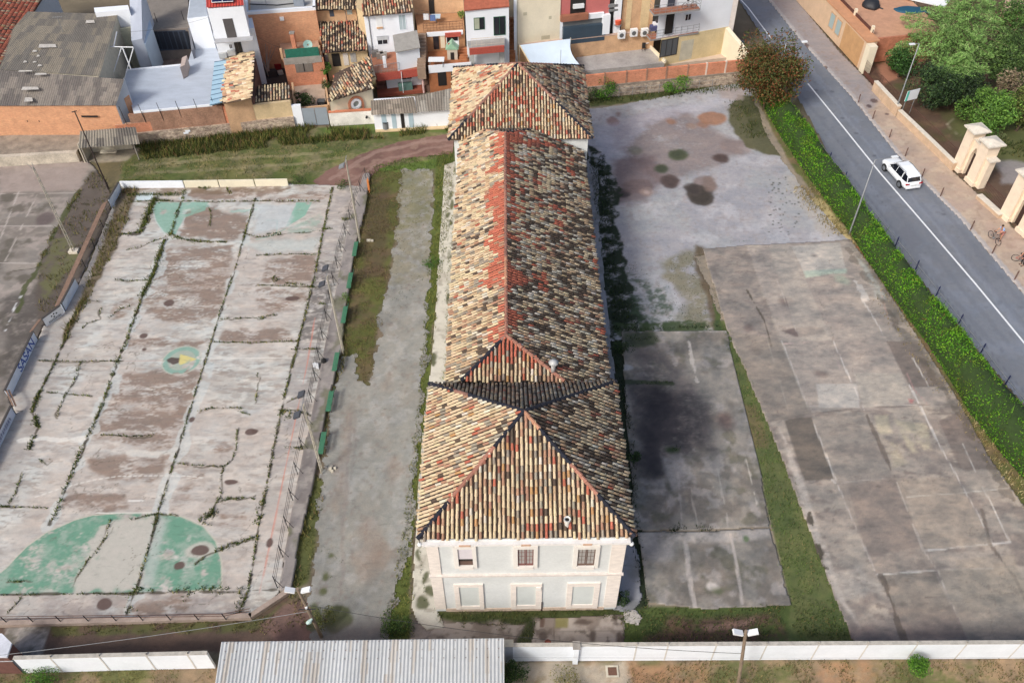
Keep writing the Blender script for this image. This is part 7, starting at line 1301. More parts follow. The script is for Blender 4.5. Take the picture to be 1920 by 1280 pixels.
for k, (x0, y0, x1, y1) in enumerate(((72, 83, 106, 90), (60, 94, 70, 98), (68, 103, 75, 107), (43, 114, 51, 118), (61, 115, 69, 118), (70, 121, 79, 125), (34, 132, 61, 135), (65, 137, 88, 141), (40, 163, 73, 169), (45, 183, 62, 191), (160, 38, 178, 44))):
    zz = zF+.08+(.45*(130-y0)/110 if y0 < 130 else -(y0-140)*.029); m = MB(); c = [G(x0, y1, zz+.05), G(x1, y1-1, zz+.05), G(x1-2, y0, zz+.06), G(x0+2, y0, zz+.06)]; m.face(c); m.build('repair_patch', flat('patch_pale', A(196, 190, 182) if k != 9 else A(196, 140, 116), .9, amt=.25, scale=4), h)
# --- low retaining wall in front of it
t = thing('retaining_wall', 'low grey retaining wall with mossy top below the brick warehouse', 'wall', G(60, 308)); a, b = G(-60, 317), G(150, 304); m = MB(); wallseg(m, a, b, 1.1, .5); m.build('wall', flat('stained_white', A(196, 186, 170), .9, amt=.3, scale=.9, bump=.02), t)
m = MB(); c0, c1 = G(-60, 290, 1.1), G(150, 276, 1.1); m.face([a+Vector((0, .5, 1.104)), b+Vector((0, .5, 1.104)), Vector((b.x, 77.3, 1.12)), Vector((a.x, 76.2, 1.12))]); m.build('ledge', flat('ledge_grey', A(150, 138, 124), .9, amt=.3, scale=1.2), t)
# --- boundary wall between yard and gardens (stone base, brick above)
t = thing('garden_wall', 'old garden wall of stone base and orange brick behind the grass bank', 'wall', G(380, 256)); fc = Face((226, 273), (552, 238), 0); S = lambda x: fc.at((x, 258-(x-262)*.11))[0]
fc.wall(S(226), S(552), 0, 1.3, 'stone_base', STN, t, .9, .25); fc.wall(S(226), S(350), 1.3, 2.35, 'brick_upper', BRK3, t, .3); fc.wall(S(350)+.003, S(428), 1.3, 2.55, 'brick_upper', BRK3, t, .3, .04); fc.wall(S(428)+.003, S(478), 1.3, 3.2, 'brick_upper', BRK3, t, .35, .05)
fc.wall(S(478)+.003, S(552), 1.3, 3.0, 'render_upper', YEL, t, .35, .05); fp_ = Face((251, 213), (398, 199), 3.4); fp_.wall(-.6, (fp_.b-fp_.a).length+.9, 1.3, 3.36, 'parapet', BRK2, t, .2, .03)
m = MB()
for k in range(2): m = MB(); q = fc.a+fc.u*S(345+k*4)+fc.n*.26; m.obox(q+Vector((0, 0, .7+k*.2)), fc.u*.5, fc.n*.03, (0, 0, .2)); m.build('white_patch', whitew, t)
for x in (248, 283, 316, 350, 383, 415, 440, 460):
    p = fc.a+fc.u*S(x)+fc.n*.02; m = MB(); m.tube([p+Vector((0, 0, 2.3)), p+Vector((-.1, -.1, 4.4 if x < 430 else 3.9))], .03, 5); m.build('iron_stake', blk, t)
# --- terrace house
h = house('terrace_house', 'flat blue-grey tiled roof terrace between warehouse and white house', (320, 220)); TZ = 3.4
vol('terrace', [(236, 133), (340, 123), (344, 149), (353, 143), (352, 118), (364, 80), (400, 77), (414, 112), (398, 199), (251, 213), (233, 152)], TZ, 0, BLF, h)
m = MB(); a, b, c = G(251, 213, TZ), G(398, 199, TZ), G(344, 149, TZ)
for p, q in ((a, b),): wallseg(m, p, q, .18, .15, TZ+.001)
m.build('kerb', WHT_, h); m = MB(); p, q = G(237, 133, TZ), G(340, 123, TZ); wallseg(m, p, q, .12, .12, TZ+.001); m.build('kerb', WHT_, h)
m = MB(); p, q = G(344, 148, TZ), G(353, 143, TZ); m.prism([(p.x, p.y), (q.x, q.y), (q.x-.3, q.y+2.0), (p.x-.3, p.y+2.1)], TZ+.002, TZ+1.3); m.build('stair_parapet', flat('parapet_tan', A(190, 172, 162), .9, amt=.1), h)
g_ = thing('glass_canopy', 'long light blue glazed canopy beside the old tan tile roof', 'canopy', G(405, 240)); c = [G(393, 198, 3.9), G(417, 192, 3.9), G(425, 113, 4.1), G(402, 117, 4.1)]; m = MB(); m.grid([p for p in c]+[p-Vector((0, 0, .05)) for p in c], [(0, 1, 2, 3), (7, 6, 5, 4), (0, 4, 5, 1), (1, 5, 6, 2), (2, 6, 7, 3), (3, 7, 4, 0)]); m.build('glazing', flat('blue_glazing', A(176, 208, 226), .3, amt=.05, scale=2), g_)
for k in range(10): m = MB(); f = k/9; m.tube([c[0].lerp(c[3], f)+Vector((0, 0, .03)), c[1].lerp(c[2], f)+Vector((0, 0, .03))], .035, 5); m.build('bar', flat('bar_blue', A(90, 122, 150), .5), g_)
h = house('tile_roof_shed', 'garden shed under weathered tan roof tiles next to the glass canopy', (450, 245), 'shed'); troof([(478, 98, 4.5), (418, 106, 4.1), (411, 193, 3.9), (472, 184, 4.3)][::-1][1:]+[(472, 184, 4.3)] if False else [(426, 106, 4.0), (417, 194, 4.0), (472, 184, 4.6), (477, 98, 4.6)], (.40, .36, .03, .05, .02, .10, .0, .02, .0), h, 511, .30, .45, jit=2.0, r=.11); vol('wall', [(428, 107), (474, 99), (470, 184), (419, 192)], 3.85, 0, BUF, h)
# frame over the light well
t = thing('steel_frame', 'white steel A-frame over the dark light well beside the warehouse', 'frame', G(235, 170)); m = MB(); z = 6.0; p = lambda x, y, zz: G(x, y, zz)
for a, b in (((206, 88, 6), (250, 89, 6)), ((228, 88, 6), (210, 145, 3.6)), ((229, 88, 6), (246, 131, 4.2)), ((250, 90, 6), (234, 146, 3.5)), ((219, 60, 6.4), (213, 88, 6))): m = MB(); m.tube([p(*a), p(*b)], .06, 4); m.build('bar', flat('steel_white', A(226, 228, 230), .5), t)
t = house('party_wall', 'tall pale blue-grey party wall standing behind the light well', (275, 180), 'wall'); w0 = flat('pale_blue_wall', A(190, 196, 208), .85, amt=.05); m = MB(); m.prism(pp([(264, 128), (284, 124), (296, 66), (274, 66)], 2.0), 0, [5.2, 5.2, 8.2, 8.2]); m.build('wall', w0, t); m = MB(); m.prism(pp([(256, 60), (272, 84), (285, 50), (277, 26)], 4.6), 0, 4.6); m.build('lean_to', flat('ice_blue', A(204, 220, 236), .7, amt=.04), t)
t = house('light_well', 'dark sunken light well beside the grey roof', (225, 190), 'courtyard'); vol('floor', [(196, 146), (262, 134), (240, 88), (205, 88)], .6, 0, flat('dark_floor', A(44, 48, 48), .6), t); vol('side_wall', [(187, 143), (204, 146), (214, 100), (206, 90)], 3.4, .6, flat('stained_pale', A(186, 184, 168), .9, amt=.2), t); fb = Face((212, 57), (240, 53), 5.4); fb.wall(0, 2.4, 0, 5.4, 'back_wall', flat('stained_cream', A(206, 204, 180), .9, amt=.2), t, .3)
t = house('rear_shed', 'low flat roof with rubble and a white edge behind the grey warehouse', (190, 110), 'shed'); vol('roof', [(216, 54), (240, 52), (242, 24), (222, 26)], 5.3, 0, flat('rubble_roof', A(112, 98, 78), .95, amt=.3, scale=5), t); vol('parapet', [(176, 15), (240, 10), (242, 18), (178, 24)], 7.2, 0, WHT_, t); vol('canopy', [(180, 26), (240, 18), (240, 26), (222, 27), (180, 27)], 6.4, 0, flat('rubble_cream', A(200, 188, 164), .9, amt=.2), t)
# gated garage yard
t = house('garage_yard', 'sunken garage yard closed by a dark gridded metal gate', (320, 160), 'courtyard'); vol('floor', [(284, 98), (358, 92), (362, 128), (290, 132)], .3, 0, flat('yard_brown', A(132, 116, 108), .9, amt=.25), t); fc = Face((283, 57), (354, 53), 3.9); s1 = (fc.b-fc.a).length; fc.wall(0, s1, 0, 3.9, 'wall', flat('wall_grey_brown', A(134, 124, 116), .9, amt=.15), t, .2)
gt = fc.rect(285, 60, 358, 92, 'gate', SLT, t, .05)
for k in range(1, 8): fc.rect(285+k*9.5, 59, 286+k*9.9, 92, 'gate_bar', flat('bar_dark', A(44, 48, 58), .5), gt, .075)
vol('upper_yard', [(272, -12), (352, -12), (355, 52), (283, 56)], 3.4, 0, flat('yard_grey', A(134, 126, 118), .9, amt=.14, scale=.6), t)
for x, y in ((295, 42), (345, 38)): m = MB(); p_ = G(x, y, 3.4); m.tube([p_, p_+Vector((-.05, 0, 1.1))], .04, 5); m.build('post', blk, t)
vol('right_wall', [(353, 53), (357, 53), (363, 92), (359, 95)], 4.4, 0, flat('grey_side', A(118, 120, 128), .9, amt=.1), t)
# --- white modern house
h = house('white_house', 'white cubic house with a small red roof carrying a solar panel', (430, 130)); vol('lower_wall', [(401, 69), (478, 59), (470, 20), (398, 24)], 6.6, 0, WHT_, h); vol('upper_wall', [(388, 17), (456, 12), (452, -30), (388, -30)], 9.9, 6.6, WHT_, h); vol('side_wing', [(351, 36), (389, 32), (386, -20), (358, -20)], 6.9, 0, WHT_, h); top('wing_roof', [(352, 34), (388, 30), (385, -18), (359, -18)], 6.9, flat('roof_blue_grey', A(176, 184, 194), .7, amt=.08), h)
a, b, c, d = G(387, 15, 10.05), G(457, 10, 10.05), G(386, -25, 10.5), G(452, -28, 10.5); corr('red_roof', a, b, c, d, flat('red_sheet', A(196, 74, 62), .6, amt=.08), h, .28, .035, 2)
t2 = thing('solar_panel', 'dark blue solar panel lying on the red roof of the white house', 'solar panel', G(418, 6, 10.3)); c = [G(397, 5, 10.35), G(437, 3, 10.35), G(436, -16, 10.7), G(397, -14, 10.7)]; m = MB(); m.grid([p for p in c]+[p-Vector((0, 0, .06)) for p in c], [(0, 1, 2, 3), (7, 6, 5, 4), (0, 4, 5, 1), (1, 5, 6, 2), (2, 6, 7, 3), (3, 7, 4, 0)]); m.build('cells', glassm('pv', A(22, 26, 70), .1), t2); m = MB(); m.tube(c+[c[0]], .035, 4); m.tube([(c[0]+c[1])/2, (c[2]+c[3])/2], .03, 4); m.build('frame', lum, t2)
fu = Face((388, 17), (456, 12), 9.9); fl = Face((401, 69), (478, 59), 6.6); 
q0 = fu.at((402, 30)); m = MB(); m.obox(fu.a+fu.u*1.25+Vector((0, 0, 6.62)), fu.u*1.0, fu.n*.03, (0, 0, 2.1)); m.build('door', flat('door_dark', A(86, 82, 82), .6), h)
m = MB(); m.obox(fu.a+fu.u*.0+fu.n*.06+Vector((0, 0, 6.61)), fu.u*((fu.b-fu.a).length+.3), fu.n*.9, (0, 0, .08)); m.build('balcony_floor', flat('ledge_g', A(176, 176, 178), .8), h)
m = MB(); e = fl.a+Vector((0, 0, 6.6)); m.obox(fl.a+Vector((0, 0, 6.62)), fl.u*(fl.b-fl.a).length, -fl.n*.12, (0, 0, .35)); m.build('parapet', WHT_, h)
fl.window(428, 83, 437, 91.5, h, name='window'); fl.window(438, 80, 457, 102, h, frame=flat('door_frame', A(44, 50, 58), .5), name='door', mull=1)
for x, y in ((418, 104), (434, 99)): q = fl.at((x, y)); m = MB(); m.obox(fl.a+fl.u*(q[0]-.4)+fl.n*.02+Vector((0, 0, q[1]-.2)), fl.u*.8, fl.n*.3, (0, 0, .55)); m.build('air_unit', flat('ac_grey', A(190, 192, 192), .6), h)
for k, (x, y, c) in enumerate(((371, 80, (64, 66, 54)), (379, 81, (150, 30, 34)), (386, 77, (120, 84, 80)), (396, 79, (76, 80, 72)))): q = G(x, y, TZ); t2 = thing('flower_pot', ['dark pot at the left of the row on the blue-grey terrace', 'red flowers in a pot on the blue-grey terrace', 'pinkish pot plant third in the row on the terrace', 'grey green pot plant at the right of the terrace row'][k], 'plant pot', q, 'pots on the terrace'); m = MB(); m.tube([q, q+Vector((0, 0, .35))], [.15, .22], 8); m.build('pot', flat('pot%d' % k, A(90, 60, 50), .8), t2); P, C = crown((q.x, q.y, TZ+.55), .3, .3, .25, 120, [c], [1], .12, 600+k, 5); leafobj('leaves', P, .12, C, t2, 600+k)
# --- brick block
h = house('brick_block', 'bare orange brick block with a white-edged flat roof and air unit', (540, 130)); vol('wall', [(464, 29), (592, 20), (592, -30), (462, -30)], 6.9, 0, BRK, h); top('roof', [(470, 24), (587, 16), (587, -30), (469, -30)], 6.9, flat('gravel_roof', A(176, 174, 170), .9, amt=.12, scale=6), h)
for a, b in (((464, 28.5), (592, 19.5)), ((592, 19.5), (592, -30)), ((466, 27), (464, -30))): m = MB(); p, q = G(*a, 6.9), G(*b, 6.9); wallseg(m, p, q, .35, .28, 6.902); m.build('parapet', WHT_, h)
fc = Face((464, 29), (592, 20), 6.9); fc.rect(524, 32, 533, 38, 'vent_box', lum, h, .15)
t2 = thing('air_unit', 'grey air conditioning unit on the flat gravel roof of the brick block', 'air unit', G(561, 6, 7.0)); q = G(561, 12, 7.0); m = MB(); m.box(q.x-.55, q.x+.55, q.y, q.y+.6, 6.97, 7.75); m.build('casing', flat('ac_blue_grey', A(150, 158, 170), .6), t2); m = MB(); m.tube([(q.x-.2, q.y+.3, 7.75), (q.x-.2, q.y+.3, 7.8)], .22, 12); m.build('fan', blk, t2)
m = MB(); m.tube([G(468, 8, 7.05), G(520, 10, 7.05), G(556, 6, 7.05)], .05, 6); tag(m.build('roof_pipe', blk), 'black pipe running across the flat gravel roof', 'pipe')
# --- lower brick house with green screen, patio
h = house('brick_house', 'low brick house with green screened terrace and a shuttered window', (575, 160)); vol('wall', [(531, 114), (606, 108), (596, 76), (524, 82)], 3.5, 0, BRK3, h); fc = Face((531, 114), (606, 108), 3.5); fc.rect(533, 93, 600, 109, 'green_screen', GRN, h, .04, .0); fc.rect(531, 109.5, 604, 116, 'ledge', conc, h, .06); w_ = fc.rect(552, 118, 588, 134, 'shutter', SHG, h, .05); fc.rect(569.5, 118, 570.5, 134, 'slat_gap', DKO, w_, .06); fc.rect(550, 115.5, 590, 117.5, 'lintel', WHT_, h, .05)
for x in (530, 601): p = G(x, 112 if x < 600 else 107, 3.5); m = MB(); m.box(p.x-.12, p.x+.12, p.y, p.y+.24, 3.5, 4.7); m.build('pier', BUF, h)
t2 = thing('satellite_dish', 'pale green dish and clutter on the green-screened terrace', 'satellite dish', G(578, 84, 3.5)); q = G(578, 88, 4.2); m = MB(); m.tube([(q.x, q.y, 3.5), (q.x, q.y, 4.4)], .04, 6); m.build('stand', gal, t2); m = MB(); m.tube([(q.x, q.y, 4.4), (q.x+.02, q.y-.12, 4.5)], [.1, .5], 14, cap=False); m.build('dish', flat('pale_green2', A(150, 184, 176), .6), t2)
q = G(550, 76, 4.6); t2 = thing('chimney', 'small brick chimney stack against the big orange brick wall', 'chimney', (q.x, q.y, 3.5)); m = MB(); m.box(q.x-.22, q.x+.22, q.y-.2, q.y+.2, 3.5, 5.4); m.build('stack', BRK3, t2); m = MB(); m.box(q.x-.27, q.x+.27, q.y-.25, q.y+.25, 5.402, 5.55); m.build('cap', conc, t2)
t2 = house('walled_patio', 'small walled patio with dark plants in front of the brick house', (580, 200), 'patio'); vol('floor', [(551, 203), (612, 197), (607, 152), (546, 157)], .4, 0, flat('patio_tan', A(186, 166, 148), .9, amt=.15), t2)
for a, b in (((546, 155), (552, 203)), ((606, 146), (614, 196)), ((552, 204), (614, 198))): m = MB(); p, q = G(*a, 1.9), G(*b, 1.9); wallseg(m, p, q, 1.9, .2); m.build('wall', BUF, t2)
bush('bush', 'dark green plant filling the left of the small walled patio', (570, 200), 1.2, 1.8, DG, [3, 1, 3, 0], 1500, .18, 71, z=.4)
t2 = thing('folding_chairs', 'stacked dark folding chairs in the corner of the patio', 'chairs', G(602, 188, .4)); q = G(603, 200, .4)
for k in range(4): m = MB(); m.obox((q.x-.4, q.y+.15*k, .45), (.8, 0, 0), (0, .08, .1), (0, 0, .5)); m.build('chair_back', flat('chair_dark', A(48, 50, 54), .6), t2)
m = MB(); m.box(q.x-.4, q.x+.4, q.y, q.y+.7, .4, .5); m.build('frame', gal, t2)
t2 = house('cluttered_court', 'dark cluttered courtyard with a bare vine in front of the brick block', (505, 190), 'courtyard'); vol('floor', [(478, 160), (542, 156), (532, 84), (480, 88)], .5, 0, flat('court_dark', A(70, 62, 60), .9, amt=.3, scale=2), t2); fb = Face((482, 86), (532, 82), 3.2); fb.wall(0, (fb.b-fb.a).length, 0, 3.2, 'back_wall', flat('court_pale', A(204, 196, 190), .9, amt=.1), t2, .1)
vol('side_wall', [(474, 99), (480, 99), (476, 186), (471, 186)], 3.6, 0, flat('brown_side', A(118, 88, 80), .9, amt=.2), t2)
for x, y, r_, c in ((522, 130, .35, (150, 34, 34)), (505, 118, .5, (60, 60, 62)), (498, 140, .5, (90, 88, 86)), (530, 118, .4, (50, 50, 56)), (512, 145, .45, (56, 50, 50)), (527, 140, .25, (180, 176, 172))): m = MB(); p = G(x, y, .6); m.obox((p.x-r_, p.y, .5), (r_*2, .2, 0), (-.2, r_*1.4, 0), (0, 0, r_*1.6)); m.build('crate', flat('clut%d' % (x+c[0]), A(*c), .8), t2)
t2 = thing('bare_vine', 'leafless pale vine climbing over the dark cluttered courtyard', 'vine', G(500, 150)); q = G(505, 145, .5)
m = MB(); 
for k in range(7): a_ = rng.uniform(-.5, .5); m.tube([q, q+Vector((a_*.6, a_*.3, 1.6)), q+Vector((a_*3, .8, 3.2+rng.uniform(-.4, .6)))], [.09, .05, .015], 5)
m.build('stems', flat('vine_grey', A(150, 140, 130), .9), t2); P, C = crown((q.x-1.6, q.y+1, 2.2), .7, 1.6, 1.0, 500, DG, [2, 1, 3, 0], .16, 72, 8); leafobj('leaves', P, .16, C, t2, 72)
h = house('lean_to', 'lean-to with a small dark-jointed tile roof above the yellowish wall', (510, 200), 'shed'); troof([(478, 192, 3.0), (546, 186, 3.0), (541, 159, 3.5), (482, 163, 3.5)], (.3, .25, .2, .15, .0, .1, .0, .0, .0), h, 512, .30, .45, jit=1, deckc=(60, 50, 46)); vol('wall', [(479, 190), (545, 185), (541, 160), (482, 164)], 2.9, 0, YEL, h)
# --- gate, white wall and cream shed with oval niche
t = thing('double_gate', 'grey metal double gate between two white piers under the brick house', 'gate', G(597, 236)); fc = Face((553, 238), (622, 235), 0); S = lambda x, y=236: fc.at((x, y))[0]
fc.wall(S(553), S(571), 0, 2.5, 'pier', WHT_, t, .3, .02); 
for k in (0, 1): a_, b_ = S(572+k*23.5), S(594.5+k*23.5); fc.wall(a_, b_, .1, 2.1, 'leaf', flat('gate_grey', A(150, 160, 170), .6, amt=.06), t, .06)
h = house('cream_shed', 'cream garden shed with a bumpy tile roof and an arched oval niche', (660, 236), 'shed'); troof([(615, 190, 3.2), (699, 166, 3.2), (694, 107, 4.2), (628, 138, 4.2)], (.34, .22, .12, .12, .03, .13, .02, .0, .02), h, 513, .30, .45, jit=2.2, r=.12); vol('wall', [(617, 187), (697, 165), (692, 112), (628, 140)], 3.05, 0, CRM, h)
fc = Face((617, 187), (697, 165), 3.05); c = fc.at((667, 194)); M_ = fc.a+fc.u*c[0]+Vector((0, 0, c[1]))
def arc(r0, r1, w_, name, mt, par, d, a0=0, a1=180, base=.5):
    m = MB(); pts = []
    for r_ in (r0, r1):
        pts.append([M_+fc.u*math.cos(math.radians(a))*r_*w_+Vector((0, 0, math.sin(math.radians(a))*r_)) for a in np.linspace(a0, a1, 15)])
    A_0 = [pts[0][0]-Vector((0, 0, base))]+pts[0]+[pts[0][-1]-Vector((0, 0, base))]; A_1 = [pts[1][0]-Vector((0, 0, base))]+pts[1]+[pts[1][-1]-Vector((0, 0, base))]; N = fc.n*d
    for i in range(len(A_0)-1): m.face([A_1[i]+N, A_1[i+1]+N, A_0[i+1]+N, A_0[i]+N]); m.face([A_1[i], A_1[i]+N, A_1[i+1]+N, A_1[i+1]][::-1]); m.face([A_0[i], A_0[i]+N, A_0[i+1]+N, A_0[i+1]])
    return m.build(name, mt, par)
arc(.62, .85, 1.0, 'brick_arch', BRK3, h, .12, base=.8); arc(.34, .6, .95, 'white_surround', WHT_, h, .16, 0, 360, 0); m = MB(); m.obox(M_-fc.u*.33+Vector((0, 0, -.4)), fc.u*.66, fc.n*.04, (0, 0, .85)); m.build('niche_pane', flat('niche_grey', A(150, 156, 150), .6, amt=.2), h)
t = thing('white_lower_wall', 'peeling white lower wall in front of the cream shed', 'wall', G(660, 236)); fc = Face((620, 237), (703, 232), 0); fc.wall(0, (fc.b-fc.a).length, 0, 1.55, 'wall', flat('peeling_white', A(236, 232, 224), .9, amt=.16, scale=1.2, bump=.01), t, .3); fc.wall(0, (fc.b-fc.a).length, 1.552, 1.66, 'brick_coping', BRK3, t, .36, .03)
m = MB(); q = G(690, 232); m.tube([(q.x, q.y-.1, .9), (q.x, q.y-.4, .95)], .12, 8); m.build('pipe_end', blk, t)
# --- old tile roofs house
h = house('old_roofs_house', 'house with two dark old tile roofs, one above the other', (640, 130)); troof([(606, 99, 3.7), (690, 94, 3.7), (676, 28, 5.2), (594, 31, 5.2)], (.26, .22, .08, .26, .04, .10, .0, .0, .04), h, 514, .29, .45, jit=1.6, deckc=(46, 38, 36)); troof([(590, 20, 6.6), (668, 17, 6.6), (664, -22, 7.8), (590, -20, 7.8)], (.26, .22, .1, .26, .02, .10, .0, .0, .04), h, 515, .29, .45, jit=1.6, deckc=(46, 38, 36))
vol('lower_wall', [(608, 98), (688, 93), (676, 30), (598, 33)], 3.5, 0, YEL, h); vol('upper_wall', [(593, 19), (667, 16), (664, -20), (594, -20)], 6.4, 0, BUF, h); vol('ochre_wall', [(668, 15), (682, 24), (680, -12), (668, -16)], 7.0, 0, YEL, h)
fc = Face((608, 98), (688, 93), 3.5); fc.rect(621, 101, 640, 124, 'dark_door', DKO, h, .04); fc.rect(642, 100, 655, 122, 'white_panel', flat('panel_w', A(220, 212, 204), .9), h, .06); fc.rect(656, 100, 669, 116, 'door', flat('door_g', A(176, 172, 168), .8), h, .05); fc.rect(608, 103, 619, 128, 'pier', flat('pier_g', A(140, 130, 128), .9), h, .05)
fu = Face((593, 19), (667, 16), 6.4); fu.rect(617, 20, 627, 31, 'window', SLT, h, .04); fu.rect(650, 19, 661, 27, 'window', flat('win_pale', A(176, 184, 180), .6), h, .04)
bush('bush', 'green weeds on the low wall beside the brick house', (612, 140), .8, 1.2, BG, [2, 1, 3, 3], 700, .15, 73, z=1.5); bush('bush', 'ivy over the wall between patio and cream shed', (612, 168), .6, 1.0, DG, [2, 2, 3, 1], 500, .14, 74, z=1.5)
# --- white house with annex
h = house('white_tiled_house', 'tall white house with a tile roof and a grey-topped annex', (730, 150)); troof([(680, 31, 7.25), (774, 23, 7.25), (770, -20, 8.6), (680, -16, 8.6)], (.36, .2, .1, .08, .06, .16, .0, .04, .02), h, 516, .29, .45, jit=1.4); vol('wall', [(682, 30), (773, 22), (769, -16), (682, -14)], 7.1, 0, WHT_, h); fc = Face((682, 30), (773, 22), 7.1)
fc.rect(704, 30, 718, 51, 'blank_shutter', flat('sh_w', A(240, 242, 242), .6, amt=.02), h, .05); fc.rect(706, 51, 718, 53, 'sill', BUF, h, .12); fc.window(746, 28, 763, 56, h, glassm('pale_glass', A(176, 192, 196), .2), name='window'); fc.window(706, 69, 728, 83, h); fc.rect(706, 69, 728, 74, 'blind', flat('blind_g', A(190, 194, 198), .7), h, .08); m = MB(); m.tube([fc.a+fc.u*.45+fc.n*.06+Vector((0, 0, 3)), fc.a+fc.u*.45+fc.n*.06+Vector((0, 0, 7.0))], .05, 6); m.build('downpipe', gal, h)
m = MB(); p0 = fc.a+Vector((0, 0, 7.12)); m.tube([p0+fc.n*.12, p0+fc.u*(fc.b-fc.a).length+fc.n*.12], .07, 6); m.build('gutter', blk, h)
vol('annex', [(742, 97), (786, 88), (782, 60), (739, 68)], 5.1, 2.7, WHT_, h); m = MB(); c = [G(741, 98, 5.2), G(788, 89, 5.2), G(782, 57, 6.0), G(736, 66, 6.0)]; m.grid([p for p in c]+[p-Vector((0, 0, .1)) for p in c], [(0, 1, 2, 3), (7, 6, 5, 4), (0, 4, 5, 1), (1, 5, 6, 2), (2, 6, 7, 3), (3, 7, 4, 0)]); m.build('annex_roof', flat('annex_grey', A(160, 156, 150), .9, amt=.12, scale=2), h)
vol('terrace', [(703, 138), (790, 127), (786, 92), (695, 102)], 2.9, 2.6, TER, h); vol('back_room', [(722, 132), (790, 124), (786, 100), (718, 108)], 2.6, 0, WHT_, h)
fc = Face((703, 138), (790, 127), 2.9); fc.rect(706, 138.5, 789, 142, 'tile_trim', REDT, h, .1); rail3('handrail', G(704, 138, 2.95), G(750, 132, 2.95), .9, gal, h, 16)
m = MB(); p = G(720, 128, 2.95); m.obox(p, (.3, .1, 0), (-.05, .12, 0), (0, 0, 1.3)); m.build('white_board', WHT_, h)
for x, y, c in ((703, 104, (110, 106, 104)), (712, 107, (130, 122, 116)), (719, 108, (150, 144, 138))): m = MB(); p = G(x, y, 3.2); m.obox((p.x-.35, p.y, 2.92), (.7, .15, 0), (-.1, .6, 0), (.05, 0, .6)); m.build('garden_furniture', flat('gf%d' % x, A(*c), .8), h)
vol('porch_floor', [(708, 178), (797, 168), (792, 140), (704, 150)], .4, 0, flat('porch_red', A(150, 80, 60), .85, amt=.1), h); fb = Face((728, 142), (790, 132), 2.6); 
fr = Face((722, 132), (790, 124), 2.6); fr.window(752, 139, 773, 148, h, mull=1); m = MB(); q = fr.at((740, 158)); m.obox(fr.a+fr.u*1.2+fr.n*.3+Vector((0, 0, .4)), fr.u*1.5, fr.n*.6, (0, 0, .7)); m.build('green_bench_box', flat('boxgreen', A(96, 128, 120), .8), h)
for k in range(6): m = MB(); p = G(704, 172, .4); m.box(p.x+.1, p.x+1.1, p.y+.5+k*.3, p.y+.5+(k+1)*.3, .4, .4+.4*(k+1)); m.build('step', flat('step_red', A(120, 80, 70), .9), h)
m = MB(); p = G(790, 128, 2.9); m.tube([(p.x+.05, p.y-.1, 0), (p.x+.05, p.y-.1, 2.9)], .12, 8); m.build('column', flat('col_pink', A(226, 190, 184), .8), h); m = MB(); p = G(752, 133, 2.9); m.tube([(p.x, p.y-.05, .3), (p.x, p.y-.05, 2.8)], .04, 6); m.build('column', lum, h)
# --- stepped balcony house
h = house('balcony_house', 'buff house with two stepped tiled terraces and outside stairs', (835, 150)); volb('rear_wall', [(776, 27), (870, 24), (866, -10), (776, -10)], 5.3, 9.5, BUF, h); fr = Face((776, 27), (870, 24), 5.3); fr.rect(803, 0, 817, 47, 'dark_door', DKO, h, .05)
vol('upper_terrace', [(784, 62), (871, 56), (868, 24), (778, 28)], 5.3, 0, flat('terrace_ochre', A(180, 134, 96), .85, amt=.15, scale=2), h); f1 = Face((784, 62), (871, 56), 5.3); rail3('handrail', G(795, 60, 5.3), G(868, 55, 5.3), .95, rustm, h, 12, mid=3); f1.rect(800, 61, 868, 64, 'ledge', WHT_, h, .12)
f1.window(811, 63, 824, 92, h, frame=blk, name='door', mull=0); f1.window(836, 66, 860, 80, h, mull=0); f1.rect(834, 61, 864, 66, 'red_awning', REDT, h, .35)
f1.rect(825, 64, 835, 90, 'pale_panel', CRM, h, .02)
vol('lower_terrace', [(803, 127), (884, 120), (875, 90), (800, 96)], 3.05, 0, flat('terrace_brown', A(172, 110, 72), .85, amt=.18, scale=2), h); f2 = Face((803, 127), (884, 120), 3.05); f2.rect(803, 123, 884, 130, 'ledge', WHT_, h, .1); f2.rect(820, 133, 838, 160, 'shade_opening', DKO, h, .03); f2.rect(845, 131, 884, 165, 'shade_opening', DKO, h, .03)
m = MB(); 
for k in range(11): m = MB(); p = G(788, 100, 3.05); y_ = f1.a.y-3.9+k*.36; m.box(p.x-.1, p.x+.8, y_, y_+.36, 2.0, 3.05+.2*(k+1)); m.build('step', flat('step_tan', A(150, 128, 110), .9, amt=.15), h)
for k in range(9): m = MB(); p = G(800, 160, .4); y_ = G(800, 166, .4).y+k*.42; m.box(p.x-.5, p.x+.5, y_, y_+.42, .0, .4+.32*(k+1)); m.build('step', flat('step_dark', A(110, 84, 72), .9, amt=.15), h)
for k in range(5): m = MB(); y_ = G(875, 118, 3.05).y+.2+k*.4; p = G(870, 112, 3.05); m.box(p.x-.5, p.x+.4, y_, y_+.5, 3.05, 3.2+.12*k); m.build('planter_step', flat('terrace_brown', A(172, 110, 72)), h)
t2 = thing('white_table', 'white rectangular table on the lower brown terrace', 'table', G(818, 114, 3.3)); c = G(818, 112, 3.05+.7); m = MB(); m.box(c.x-.85, c.x+.85, c.y-.45, c.y+.5, 3.72, 3.79); m.build('table_top', lum, t2)
for sx in (-.7, .7):
    for sy in (-.35, .4): m = MB(); m.tube([(c.x+sx, c.y+sy, 3.05), (c.x+sx, c.y+sy, 3.72)], .03, 5); m.build('leg', gal, t2)
